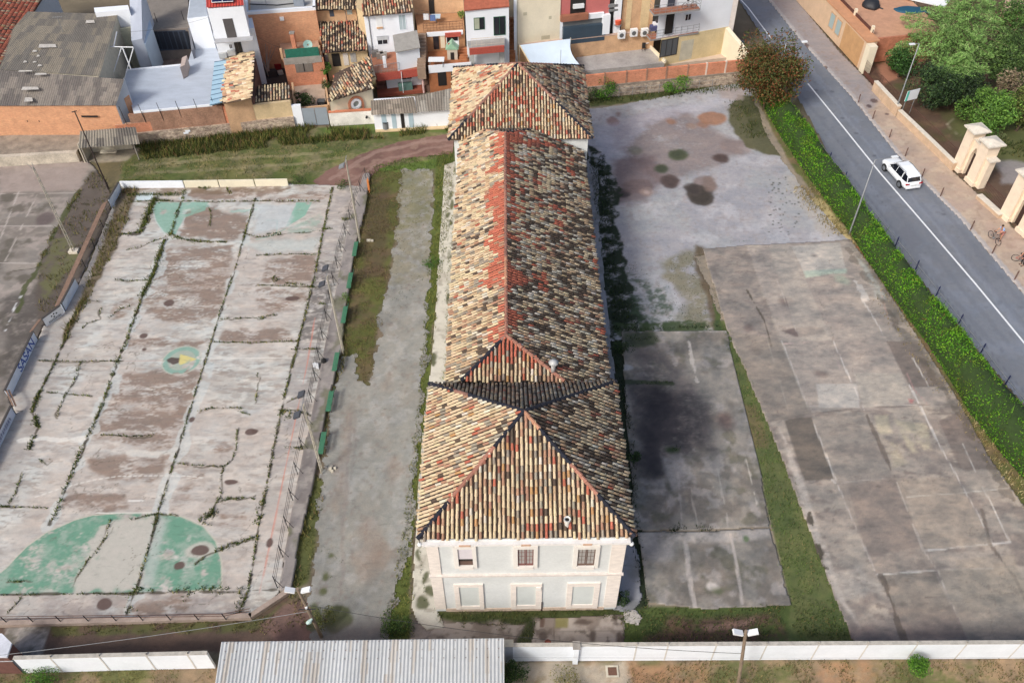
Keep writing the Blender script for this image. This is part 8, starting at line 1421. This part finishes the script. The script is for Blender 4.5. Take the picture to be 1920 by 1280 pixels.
c = G(849, 108, 3.05); t2 = thing('play_house', 'green-roofed toy playhouse on the lower brown terrace', 'playhouse', c); m = MB(); m.prism([(c.x-.55, c.y-.5), (c.x+.55, c.y-.5), (c.x+.55, c.y+.5), (c.x-.55, c.y+.5)], 3.05, 4.3); m.build('wall', flat('ph_cream', A(206, 196, 180), .7), t2)
m = MB(); m.grid([(c.x-.7, c.y-.6, 4.25), (c.x+.7, c.y-.6, 4.25), (c.x+.7, c.y+.6, 4.25), (c.x-.7, c.y+.6, 4.25), (c.x, c.y-.6, 4.95), (c.x, c.y+.6, 4.95)], [(0, 4, 5, 3), (1, 2, 5, 4), (0, 1, 4), (2, 3, 5), (3, 2, 1, 0)]); m.build('roof', flat('ph_green', A(150, 190, 160), .6), t2); m = MB(); m.box(c.x-.2, c.x+.2, c.y-.53, c.y-.505, 3.05, 3.9); m.build('door', DKO, t2)
c = G(818, 42, 5.3); t2 = thing('patio_table', 'pale blue-topped table on the upper terrace', 'table', c); m = MB(); m.box(c.x-.5, c.x+.5, c.y-.5, c.y+.5, 5.95, 6.0); m.build('table_top', flat('pb', A(190, 212, 226), .5), t2); m = MB(); m.tube([(c.x, c.y, 5.3), (c.x, c.y, 5.95)], .05); m.build('leg', gal, t2)
c = G(863, 58, 6.2); bush('potted_plant', 'leafy pot plant in the corner of the upper terrace', (865, 36), .4, .9, BG, [2, 2, 2, 2], 250, .14, 75, z=5.3)
c = G(826, 152, .4); t2 = thing('ironing_board', 'upright pale blue ironing board under the lower terrace', 'ironing board', (c.x, c.y-2.0, 0)); c = G(826, 160, .3); m = MB(); pts_ = [(c.x+.28*math.cos(a)*1, c.y-.2, 1.15+.85*math.sin(a)) for a in np.linspace(0, 6.283, 17)[:-1]]; m.grid([(x, y, z) for x, y, z in pts_]+[(x, y+.05, z) for x, y, z in pts_], [list(range(16)), list(range(16, 32))[::-1]]+[(i, (i+1) % 16, 16+(i+1) % 16, 16+i) for i in range(16)]); m.build('board', flat('ib', A(196, 208, 220), .7), t2); m = MB(); m.tube([(c.x-.1, c.y, 0), (c.x+.05, c.y-.1, 1.0)], .02, 5); m.build('leg', gal, t2)
# --- white house with green doors
h = house('green_door_house', 'white house with dark green door and window above a balustraded terrace', (915, 120)); vol('wall', [(872, 20), (954, 13), (952, -30), (872, -30)], 8.4, 0, WHT_, h); m = MB(); c = [G(870, 20, 8.5), G(955, 12, 8.5), G(953, -8, 9.1), G(870, -3, 9.1)]; m.face(c); m.face([p-Vector((0, 0, .1)) for p in c][::-1]); m.build('red_roof', flat('red_sheet2', A(170, 96, 72), .8, amt=.2, scale=3), h)
fc = Face((872, 20), (954, 13), 8.4); grf = flat('green_frame', A(40, 96, 70), .5); fc.window(888, 34, 909, 55, h, frame=grf); fc.rect(889, 35, 899, 54, 'pale_shutter', flat('psh', A(176, 182, 160), .7), h, .08); fc.window(925, 32, 948, 65, h, frame=grf, name='door'); 
vol('terrace', [(880, 92), (946, 86), (948, 62), (874, 68)], 5.0, 4.7, GRF, h); f2 = Face((880, 92), (946, 86), 5.0); rail3('balustrade', G(884, 89, 5.0), G(944, 84, 5.0), .95, flat('rail_cream', A(222, 208, 190), .6), h, 26, .02); f2.rect(880, 90.5, 945, 96, 'tile_trim', REDT, h, .22)
vol('patio_floor', [(884, 122), (950, 116), (948, 88), (880, 92)], 1.6, 0, DKO, h); f3 = Face((880, 92), (946, 86), 4.7); f3.wall(0, .5, 0, 4.7, 'pier', flat('pier_l', A(190, 192, 190), .8), h, .4, -.1); s_ = (f3.b-f3.a).length; f3.wall(s_-.5, s_, 0, 4.7, 'pier', flat('pier_l', A(190, 192, 190), .8), h, .4, -.1)
bush('bush', 'green plants in the dark patio left under the balustraded terrace', (904, 118), 1.0, 1.8, [(60, 96, 42), (88, 124, 52), (150, 84, 60)], [3, 2, .5], 1100, .18, 76, z=1.8); bush('bush', 'green plants in the dark patio right under the balustraded terrace', (926, 116), .9, 1.6, [(60, 96, 42), (100, 128, 52), (170, 130, 60)], [3, 2, .6], 900, .18, 77, z=1.8)
for k in range(9): m = MB(); p = G(958, 116, 1.8); m.box(p.x-.45, p.x+.5, p.y+k*.5, p.y+.5+k*.5, 1.0, 1.9+.36*k); m.build('step', flat('step_orange', A(184, 124, 84), .85, amt=.12), h)
# --- cream tower, pink flats, buff walls
h = house('cream_tower', 'tall windowless cream-rendered block behind the far roof', (1010, 120), 'building'); volb('wall', [(971, 83), (1049, 73), (1050, 20), (970, 26)], 3.3, 12.5, CRM, h); volb('white_edge', [(964, 84), (971, 83.2), (970, 26), (963, 27)], 3.3, 12.4, WHT_, h); ft = Face((971, 83), (1049, 73), 3.3)
m = MB(); q = ft.at((969, 40)); m.obox(ft.a+ft.u*q[0]+ft.n*.02+Vector((0, 0, 2)), ft.u*.08, ft.n*.06, (0, 0, 9)); m.build('downpipe', flat('pipe_grey', A(186, 180, 160), .8), h)
for x, y, w_ in ((981, 24, 7), (1029, 31, 5), (1015, 68, 16)): ft.rect(x, y, x+w_, y+5, 'stain', flat('stain', A(196, 186, 160) if w_ > 5 else A(110, 100, 90), .9), h, .01)
h = house('pink_flats', 'pink and dark glass flats between the cream tower and buff wall', (1100, 100), 'building'); volb('wall', [(1049.5, 72), (1139, 62), (1140, 10), (1051, 18)], 3.3, 12.5, PINK, h); fp = Face((1049.5, 72), (1139, 62), 3.3); fp.rect(1071, -30, 1097, 26, 'recess', DKO, h, .04); fp.rect(1050, 28, 1101, 33, 'brown_ledge', TER, h, .5); b_ = fp.rect(1054, 34, 1131, 54, 'glass_band', flat('band_grey', A(120, 122, 122), .4, amt=.1), h, .06); fp.rect(1054, 50, 1132, 72, 'glass_panel', flat('band_blue', A(62, 78, 92), .35, amt=.08), h, .5); fp.rect(1048, 36, 1054, 74, 'pier', WHT_, h, .1); fp.rect(1129, 26, 1140, 60, 'pier', WHT_, h, .52); fp.rect(1103, 25, 1131, 31, 'ledge', WHT_, h, .3); fp.rect(1074, 8, 1094, 13, 'washing_rail', lum, h, .3)
h = house('recessed_block', 'narrow dark recessed bay with white frame next to the pink flats', (1150, 95), 'building'); volb('wall', [(1139.5, 61), (1163, 58), (1163, 5), (1141, 8)], 3.3, 12.5, DKO, h); fb = Face((1139.5, 61), (1163, 58), 3.3); fb.rect(1155, -30, 1160, 60, 'white_pier', WHT_, h, .3); fb.rect(1140, 8, 1157, 11, 'rail', gal, h, .3); fb.rect(1140, 17, 1157, 18.5, 'rail', gal, h, .3); q = G(1149, 40, 5.0); t2 = thing('orange_pot', 'orange tub in the narrow dark bay', 'tub', q); p_ = fb.a+fb.u*1.0+fb.n*.35; m = MB(); z_ = fb.at((1149, 44))[1]; m.tube([(p_.x, p_.y, z_), (p_.x, p_.y, z_+.5)], [.3, .38], 10); m.build('tub', flat('tub_orange', A(216, 92, 60), .6), t2); m = MB(); m.tube([(p_.x, p_.y, z_-.12), (p_.x, p_.y, z_-.005)], .42, 10); m.build('shelf', gal, t2); t2.location = t2.location
h = house('buff_block', 'tall buff-rendered wall behind the three air conditioners', (1190, 95), 'building'); volb('wall', [(1163.5, 58), (1222, 51), (1222, -2), (1164, 4)], 3.3, 12.5, BUF, h); fb = Face((1163.5, 58), (1222, 51), 3.3); fb.rect(1179, -30, 1181, 54, 'joint', YEL, h, .04); fb.rect(1207, -30, 1214, 54, 'edge_strip', YEL, h, .05)
t = thing('patio_wall', 'buff rendered wall with three air conditioners above the grey patio', 'wall', G(1140, 140)); fw = Face((972, 86), (1228, 58), 3.2); L_ = (fw.b-fw.a).length; fw.wall(0, L_, 0, 3.2, 'wall', BUF, t, .2); fw.wall(0, L_, 3.202, 3.28, 'coping', flat('pink_coping', A(196, 168, 152), .9), t, .36, .03)
for k, (x, y) in enumerate(((1157, 56.5), (1180, 52.5), (1200, 52))):
    q = fw.at((x, y+14)); t2 = thing('air_conditioner', ['left white air conditioner on the buff wall', 'middle white air conditioner on the buff wall', 'right white air conditioner on the buff wall nearest the balcony'][k], 'air conditioner', fw.a+fw.u*q[0]+fw.n*.1+Vector((0, 0, q[1])), 'air conditioners on the buff wall'); O = fw.a+fw.u*q[0]+fw.n*.06+Vector((0, 0, q[1])); w_ = fw.at((x+14, y))[0]-q[0]; m = MB(); m.obox(O, fw.u*w_, fw.n*.4, (0, 0, .85)); m.build('casing', lum, t2); m = MB(); c_ = O+fw.u*w_*.45+fw.n*.41+Vector((0, 0, .42)); m.tube([c_, c_+fw.n*.02], .25, 14); m.build('fan', flat('fan_grey', A(96, 98, 100), .6), t2)
t = house('grey_patio', 'bare grey concrete patio between buff wall and brick topped wall', (1150, 150), 'patio'); vol('floor', [(1080, 108), (1218, 90), (1246, 118), (1090, 134)], 1.1, 0, flat('patio_grey', A(168, 164, 162), .85, amt=.2, scale=.6), t); m = MB(); p, q = G(1218, 90, 1.2), G(1246, 118, 1.2); wallseg(m, p, q, .35, .2, 1.1); m.build('kerb', CRM, t)
q = G(1210, 90, 1.1); t2 = thing('garden_set', 'little white and dark table and chairs in the patio corner', 'garden furniture', q); m = MB(); m.tube([q, q+Vector((0, 0, .7))], .03); m.tube([q+Vector((0, 0, .7)), q+Vector((0, 0, .74))], .4, 12); m.build('table', lum, t2)
for dx, dy, c_ in ((-.7, .1, blk), (.3, .7, rustm), (-.3, -.7, blk)): m = MB(); p = q+Vector((dx, dy, 0)); m.box(p.x-.2, p.x+.2, p.y-.2, p.y+.2, q.z+.4, q.z+.45); m.box(p.x-.2, p.x+.2, p.y+.15, p.y+.2, q.z+.45, q.z+.9); [m.tube([(p.x+a_, p.y+b_, q.z), (p.x+a_, p.y+b_, q.z+.4)], .02, 4) for a_ in (-.17, .17) for b_ in (-.17, .17)]; m.build('chair', c_, t2)
t = thing('shade_sail', 'pale blue fabric shade stretched behind the far roof', 'shade sail', G(1030, 120)); c = [G(974, 85, 3.6), G(1070, 73, 3.7), G(1093, 128, 2.6), G(1000, 130, 2.4)]; V = []; Nn = 12
for i in range(Nn+1):
    for j in range(Nn+1): u_, v_ = i/Nn, j/Nn; p = c[0].lerp(c[1], u_).lerp(c[3].lerp(c[2], u_), v_); p.x -= .55*math.sin(math.pi*v_)*u_; p.z -= .35*math.sin(math.pi*u_)*math.sin(math.pi*v_); V.append(tuple(p))
o = npmesh('fabric', V, [[i*(Nn+1)+j, i*(Nn+1)+j+1, (i+1)*(Nn+1)+j+1, (i+1)*(Nn+1)+j] for i in range(Nn) for j in range(Nn)], None, flat('fabric_blue', A(206, 222, 238), .8, amt=.04), t, smooth=True); o.data.flip_normals() if hasattr(o.data, 'flip_normals') else None
for p in (c[0], c[1], c[3]): m = MB(); m.tube([(p.x, p.y, 0), (p.x, p.y, p.z+.1)], .06, 6); m.build('post', palec, t)
m = MB(); m.tube([c[0], c[3]], .06, 6); m.build('edge_beam', YEL, t); p = G(1051, 118, 2.7); m = MB(); m.tube([(p.x, p.y, 2.2), (p.x, p.y, 4.2)], .03, 5); m.build('mast', gal, t)
# --- apartment house
h = house('apartment_house', 'white apartment house with two balconies above a yellowish ground floor', (1310, 110), 'building'); zc = 3.75; fa = Face((1228, 76), (1366, 50), zc); vol('ground_floor', [(1240, 74), (1366, 50), (1372, -20), (1250, -10)], zc, 0, flat('ground_yellow', A(224, 204, 160), .88, amt=.1, scale=.7), h)
p0, p1 = G(1240, 74, zc), G(1366, 50, zc); k0, k1 = G(1372, -20, zc), G(1250, -10, zc); m = MB(); m.prism([(p0.x-.6, p0.y), (p1.x, p1.y), (k0.x, k0.y), (k1.x-.6, k1.y)], zc+.002, 13.5); m.build('upper_wall', WHT_, h); m = MB(); m.prism([(p1.x+.002, p1.y+.02), (p1.x+.6, p1.y+.12), (k0.x+.6, k0.y), (k0.x+.002, k0.y)], 0, 13.4); m.build('corner_strip', flat('pink_white', A(240, 230, 222), .85), h)
fa = Face((1240, 74), (1366, 50), zc); fa.window(1240, 76, 1268, 102, h, glassm('door_glass', A(96, 100, 104), .15), frame=blk, name='patio_door', mull=2); fa.rect(1278, 78, 1296, 110, 'repair_patch', flat('patch_g', A(206, 200, 180), .9), h, .01); fa.rect(1250, 28, 1260, 62, 'door', DKO, h, .05); fa.window(1285, 27, 1295, 38, h); fa.rect(1255, -20, 1264, 12, 'door', SLT, h, .05)
for zz, e0, e1, lab in ((zc, (1220, 76), (1310, 62), 0), (7.35, (1226, 29), (1313, 18), 1)):
    a, b = G(*e0, zz), G(*e1, zz); u_ = (b-a).normalized(); nb = Vector((-u_.y, u_.x, 0)); m = MB(); m.obox(a-Vector((0, 0, .12)), b-a, nb*1.35, (0, 0, .18)); bl_ = m.build('balcony', flat('balcony_grey', A(150, 148, 146), .8), h); m = MB(); m.obox(a+Vector((0, 0, .062))+nb*.03+u_*.03, (b-a)*.99, nb*1.28, (0, 0, .01)); m.build('floor_tiles', TER, bl_)
    m = MB(); pts = [a+nb*1.3, a+nb*.04, b+nb*.04, b+nb*1.3]
    for hz in (.35, .65, 1.0): m.tube([p+Vector((0, 0, hz)) for p in pts], .018, 5)
    for k in range(9): p = a.lerp(b, k/8)+nb*.04; m.tube([p, p+Vector((0, 0, 1.0))], .015, 4)
    m.build('railing', gal, bl_)
    if not lab: m = MB(); p = a.lerp(b, .88)+nb*.5; m.obox(p+Vector((-.9, 0, .08)), u_*1.5, nb*.5, (0, 0, .75)); t2 = thing('garden_sofa', 'dark sofa standing at the right end of the lower balcony', 'sofa', p); m.build('sofa_back', flat('sofa_dark', A(70, 64, 66), .9), t2); m = MB(); m.obox(p+Vector((-.9, 0, .085))-nb*.35, u_*1.5, nb*.345, (0, 0, .35)); m.build('seat', flat('sofa_seat', A(90, 84, 86), .9), t2)
    else: p = a.lerp(b, .78)+nb*.35; bicycle('bicycle parked at the right end of the upper balcony of the apartment house', p+Vector((0, 0, .07)), math.atan2(u_.y, u_.x), (120, 122, 122), 0, None)
p = G(1222, 60, 4.0); t2 = thing('laundry_heap', 'heap of blue and dark cloths on the left end of the lower balcony', 'laundry', p)
for k, c_ in enumerate(((70, 74, 110), (210, 210, 214), (50, 46, 50))): m = MB(); q = p+Vector((.3*k-.2, -.2+.25*k, .1)); m.obox(q, (.7, .1, .05), (-.1, .5, .1), (.05, 0, .5+.2*k)); m.build('cloth', flat('cl%d' % k, A(*c_), .9), t2)
t = thing('road_side_wall', 'sloping cream wall between the apartment house and the road', 'wall', G(1395, 108)); m = MB(); a, b = G(1366, 50, 3.7), G(1410, 104, 2.2); m.obox((a.x, a.y, 0), (b.x-a.x, b.y-a.y, 0), (-.5, 0, 0), (0, 0, 2.2)); m.prism([(a.x, a.y), (b.x, b.y), (b.x-.5, b.y), (a.x-.5, a.y)], 2.202, [3.7, 2.3, 2.3, 3.7]); m.build('wall', CRM, t); m = MB(); q = G(1388, 92, 1.2); m.obox(q+Vector((-.5, .3, -1)), (.9, -.6, 0), (.03, .05, 0), (0, 0, 2.0)); m.build('window', SLT, t)
t = house('side_forecourt', 'pinkish forecourt strip beside the apartment ground floor', (1290, 125), 'patio'); vol('floor', [(1236, 118), (1245, 122), (1400, 104), (1385, 92), (1240, 106)], .5, 0, flat('forecourt', A(206, 186, 168), .9, amt=.12), t)
# --- brick topped stone wall
t = thing('brick_topped_wall', 'stone wall topped with orange brick panels at the far end of the gravel yard', 'wall', G(1250, 172)); fw = Face((1094, 186), (1408, 154), 0); L_ = (fw.b-fw.a).length; fw.wall(0, L_, 0, 1.45, 'stone_base', STN, t, .6, .12); zt = 2.75; fw.wall(0, L_, 1.452, zt, 'brick', BRK3, t, .25)
for x in (1134, 1175, 1213, 1250, 1290, 1325, 1361, 1395): q = fw.at((x, 150-(x-1100)*.1)); p = fw.a+fw.u*q[0]+fw.n*.012; m = MB(); m.obox(p-fw.u*.09-fw.n*.3+Vector((0, 0, 1.46)), fw.u*.18, fw.n*.34, (0, 0, zt-1.4)); m.build('pier', flat('pier_white', A(226, 206, 190), .9) if x in (1325, 1361) else BRK2, t)
fw.wall(0, L_, 1.30, 1.46, 'ledge', flat('ledge_grey', A(150, 138, 124), .9, amt=.3, scale=1.2), t, .3, .15)
t = thing('wire_fence', 'low wire fence on thin posts in front of the stone wall', 'fence', G(1230, 172)); W = [G(1160, 182), G(1200, 178), G(1300, 169), G(1345, 165)]
for k in range(8): m = MB(); p = along(W, k*1.5); m.tube([p, p+Vector((0, 0, 1.1))], .03, 5); m.build('post', gal, t)
m = MB(); m.tube([p+Vector((0, 0, 1.0)) for p in W], .015, 4); m.tube([p+Vector((0, 0, .5)) for p in W], .012, 4); m.build('wire', gal, t)
# --- changing-room block
h = house('changing_rooms', 'low white block with pale blue doors under a grey corrugated roof', (770, 240), 'outbuilding'); fw = Face((704, 245), (846, 237), 0); L_ = (fw.b-fw.a).length; fw.wall(0, L_+.8, 0, 2.05, 'wall', WHT_, h, 2.8); corr('roof', G(696, 216, 2.1), G(782, 212, 2.1), G(695, 189, 2.75), G(776, 182, 2.75), M_FIB, h, .26, .035, 3, colfn=fibre((128, 118, 106), (160, 148, 134))); corr('roof', G(783, 211, 2.12), G(850, 206, 2.12), G(777, 181, 2.77), G(850, 165, 2.9), M_FIB, h, .26, .035, 3, colfn=fibre((132, 124, 114), (156, 150, 140)))
for x0, x1, mt in ((714, 727, LBL), (733, 745, LBL), (750, 760, DKO), (765, 777, LBL)): y_ = 243-(x0-714)*.055; fw.rect(x0, y_-30, x1, y_, 'door', mt, h, .03)
vol('footing', [(704, 247), (848, 240), (848, 232), (704, 240)], .12, 0, YEL, h)
q = G(724, 243); t2 = thing('oil_drum', 'grey drum standing beside the first pale blue door', 'drum', q); m = MB(); m.tube([q, q+Vector((0, 0, .85))], .3, 12); m.build('drum', flat('drum_grey', A(120, 124, 128), .6), t2); m = MB(); m.tube([q+Vector((0, 0, .86)), q+Vector((0, 0, .9))], .31, 12); m.build('lid', blk, t2)
# --- corrugated shelter
h = house('shelter', 'small open shelter with a striped corrugated roof at the grass edge', (210, 300), 'shelter'); corr('roof', G(147, 278, 2.3), G(262, 270, 2.2), G(150, 246, 2.7), G(254, 238, 2.7), M_FIB, h, .27, .04, 2, colfn=fibre((112, 106, 98), (150, 142, 128)))
for x, y, zz in ((165, 306, 2.2), (261, 299, 2.1), (172, 285, 2.5), (252, 278, 2.5)): m = MB(); p = G(x, y); m.tube([p, p+Vector((0, 0, zz))], .06, 5); m.build('post', conc, h)
a, b = G(170, 286), G(250, 279); m = MB(); wallseg(m, a, b, 2.2, .15); m.build('back_wall', palec, h); m = MB(); a = G(160, 303); m.box(a.x, a.x+.1, a.y-.2, a.y+2.3, 0, 2.1); m.build('side_wall', palec, h); m = MB(); p = G(206, 292); m.box(p.x-.8, p.x+.8, p.y-.2, p.y+.3, .4, .5); m.build('bench', palec, h)
# --- park side buildings
h = house('tan_road_house', 'long tan house front along the road with pale windows and orange top ledge', (1560, 70), 'building'); F0, F1 = G(1508, 18, .12), G(1648, 172, .12); u_ = (F1-F0).normalized(); nr_ = Vector((u_.y, -u_.x, 0)); nr_ = nr_ if nr_.x > 0 else -nr_; L_ = (F1-F0).length; Hh = 3.3
L1 = L_*.76; m = MB(); m.obox(F0-u_*14, u_*(14+L1), nr_*1.2, (0, 0, Hh)); m.build('wall', flat('tan_wall', A(222, 190, 158), .88, amt=.1, scale=.8), h); m = MB(); m.obox(F0-u_*14-nr_*.12+Vector((0, 0, Hh+.002)), u_*(14.1+L1), nr_*1.5, (0, 0, .16)); m.build('ledge', flat('ledge_orange', A(206, 150, 112), .85), h)
m = MB(); m.obox(F0+u_*(L1*.66)-nr_*.03+Vector((0, 0, .05)), u_*(L1*.30), nr_*.028, (0, 0, 3.0)); m.build('render_panel', flat('ochre_panel', A(202, 158, 112), .88, amt=.1), h)
for s_ in (.42, .53): m = MB(); m.obox(F0+u_*(L1*s_)-nr_*.04+Vector((0, 0, .9)), u_*(L1*.085), nr_*.035, (0, 0, 1.9)); w_ = m.build('window', flat('frame_tan', A(206, 168, 134), .8), h); m = MB(); m.obox(F0+u_*(L1*s_+.15)-nr_*.055+Vector((0, 0, 1.05)), u_*(L1*.085-.3), nr_*.012, (0, 0, 1.6)); m.build('pane', glassm('pane_pale', A(170, 190, 190), .25), w_)
m = MB(); m.obox(F0+u_*(L1+.05)-nr_*.1, u_*.9, nr_*.9, (0, 0, 3.2)); m.build('corner_pier', CRM, h)
t = thing('red_gate', 'rusty red railing gate between the tan house and the low park wall', 'gate', F0+u_*(L1+1)); a, b = F0+u_*(L1+1.0), F1; m = MB(); m.obox(a, b-a, nr_*.05, (0, 0, .5)); m.build('panel', rbm, t); m = MB()
for k in range(18): p = a.lerp(b, k/17); m.tube([p, p+Vector((0, 0, 1.7))], .02, 4)
m.build('bars', rbm, t)
t = house('roof_yard', 'terracotta yard behind the tan house with brown railing', (1690, 90), 'yard'); m = MB(); e = F0-u_*14+nr_*1.2; m.obox(e, u_*(14+L1-1.5), nr_*9, (0, 0, 2.9)); m.build('floor', flat('clay_paving', A(200, 152, 122), .9, amt=.12, scale=1.5), t); m = MB(); m.obox(e+Vector((0, 0, 2.902))+nr_*.1, u_*(14+L1-1.6), nr_*.08, (0, 0, .9)); m.build('railing', flat('rail_brown', A(92, 58, 50), .8), t)
for k in range(4): p = e+u_*(14+L1-1.8-k*4.2)+nr_*.14; m = MB(); m.box(p.x-.15, p.x+.15, p.y-.15, p.y+.15, 2.9, 4.3); m.build('pillar', CRM, t); 
m = MB(); p = e+u_*(14+L1-1.5)+nr_*.0; m.obox(p, u_*.25, nr_*9, (0, 0, 2.9)); m.build('end_wall', flat('brick_mottled', A(190, 124, 96), .9, amt=.25, scale=2), t)
for nm, lab, px, rr_, c_ in (('covered_object', 'lumpy black tarpaulin cover on the terracotta yard', (1633, 12), (1.0, 1.1, .9), (38, 40, 46)), ('tarpaulin', 'crumpled dark blue tarpaulin beside the cedar', (1706, 20), (1.9, .9, .3), (34, 84, 108))):
    q = G(px[0], px[1], 3.0); t2 = thing(nm, lab, 'cover', q); bm = bmesh.new(); bmesh.ops.create_icosphere(bm, subdivisions=3, radius=1)
    for v in bm.verts: k_ = 1+.35*(fbm(np.array([v.co.x*2+9+px[0]]), np.array([v.co.y*2+v.co.z]), 1, 3, 77)[0]-.5); v.co = Vector((v.co.x*rr_[0]*k_, v.co.y*rr_[1]*k_, max(0, v.co.z)*rr_[2]*k_))
    me = bpy.data.meshes.new('cover'); bm.to_mesh(me); bm.free(); me.materials.append(flat('cov%d' % c_[0], A(*c_), .6, amt=.1)); o = bpy.data.objects.new('cover', me); COL.objects.link(o); o.parent = t2; me.polygons.foreach_set('use_smooth', [True]*len(me.polygons)); m = MB(); m.tube([q+Vector((rr_[0]*.8, -rr_[1]*.5, .05)), q+Vector((rr_[0]*1.15, -rr_[1]*.8, .03))], .1, 6); m.build('loose_corner', flat('cov%d' % c_[0], A(*c_), .6), t2)
q = G(1740, 8, 3.2); t = thing('white_canopy', 'white sloping canopy edge behind the cedar', 'canopy', q); m = MB(); m.obox(q+Vector((-2.6, 1.6, 0)), (4.2, -2.6, 0), (1.2, 1.6, .3), (0, 0, .12)); m.build('sheet', lum, t); m = MB(); m.tube([q+Vector((-1, 1, 0)), (q.x-1, q.y+1, 0)], .06); m.build('post', gal, t)
t = house('yard_hut', 'small tan hut at the top edge right of the cedar', (1900, 20), 'hut'); vol('wall', [(1884, 22), (1930, 16), (1930, -20), (1890, -20)], 2.8, 0, flat('hut_tan', A(196, 158, 130), .9, amt=.12), t); top('roof', [(1882, 24), (1932, 18), (1932, -22), (1888, -22)], 2.8, flat('hut_roof', A(206, 176, 150), .9), t, .12)
# ================= AERIALS AND WIRES ON THE HOUSES
def aerial(label, px, z, h=1.6):
    q = G(px[0], px[1], z); t = thing('tv_aerial', label, 'aerial', q, 'television aerials on the roofs'); m = MB(); m.tube([q-Vector((0, 0, .3)), q+Vector((0, 0, h))], .025, 5); m.build('mast', gal, t); m = MB(); m.tube([q+Vector((-.5, 0, h)), q+Vector((.5, .1, h))], .015, 4)
    for k in range(5): p = q+Vector((-.4+.2*k, .02*k, h)); m.tube([p-Vector((0, .3-.03*k, 0)), p+Vector((0, .3-.03*k, 0))], .01, 3)
    m.build('antenna', gal, t)
aerial('television aerial on the ridge side of the white tiled house', (757, 8), 8.0); aerial('television aerial above the brick block roof', (500, 12), 6.95); aerial('television aerial on the old dark tile roofs', (650, 40), 5.0); aerial('thin aerial on the corrugated roof edge of the grey warehouse', (118, 60), 6.6)
def wire(label, a, b, s=.3): cable(label, G(*a), G(*b), s, .012, blk)
wire('black wire crossing the garage yard to the white house', (244, 60, 6.0), (400, 30, 8.5)); wire('black wire from the white house down to the brick house', (470, 60, 6.0), (535, 92, 4.4)); wire('black cable hanging along the front of the balcony house', (790, 20, 8.0), (868, 24, 7.6), .15); wire('thin wire from the dark post to the brick warehouse', (139, 212, 8.2), (150, 205, 4.4), .1)
for k, (x, y, c) in enumerate(((800, 20, (220, 222, 226)), (812, 22, (96, 120, 170)), (856, 70, (232, 232, 236)), (846, 74, (180, 90, 90)))):
    q = G(x, y, 6.6 if y < 50 else 4.6); t = thing('washing', ['white cloth hung on the upper terrace', 'blue cloth hung on the upper terrace', 'white cloth under the upper terrace edge', 'reddish cloth under the upper terrace edge'][k], 'laundry', q, 'washing on the balcony house'); m = MB()
    for j in range(5): m.obox(q+Vector((-.3+.12*j, .03*(j % 2)-1.2, -.5)), (.12, .03*(1 if j % 2 == 0 else -1), 0), (0, .015, 0), (0, 0, .7))
    m.build('cloth', flat('wash%d' % k, A(*c), .9), t); m = MB(); m.tube([q+Vector((-.4, -1.2, .2)), q+Vector((.4, -1.2, .2))], .01, 4); m.build('line', gal, t)
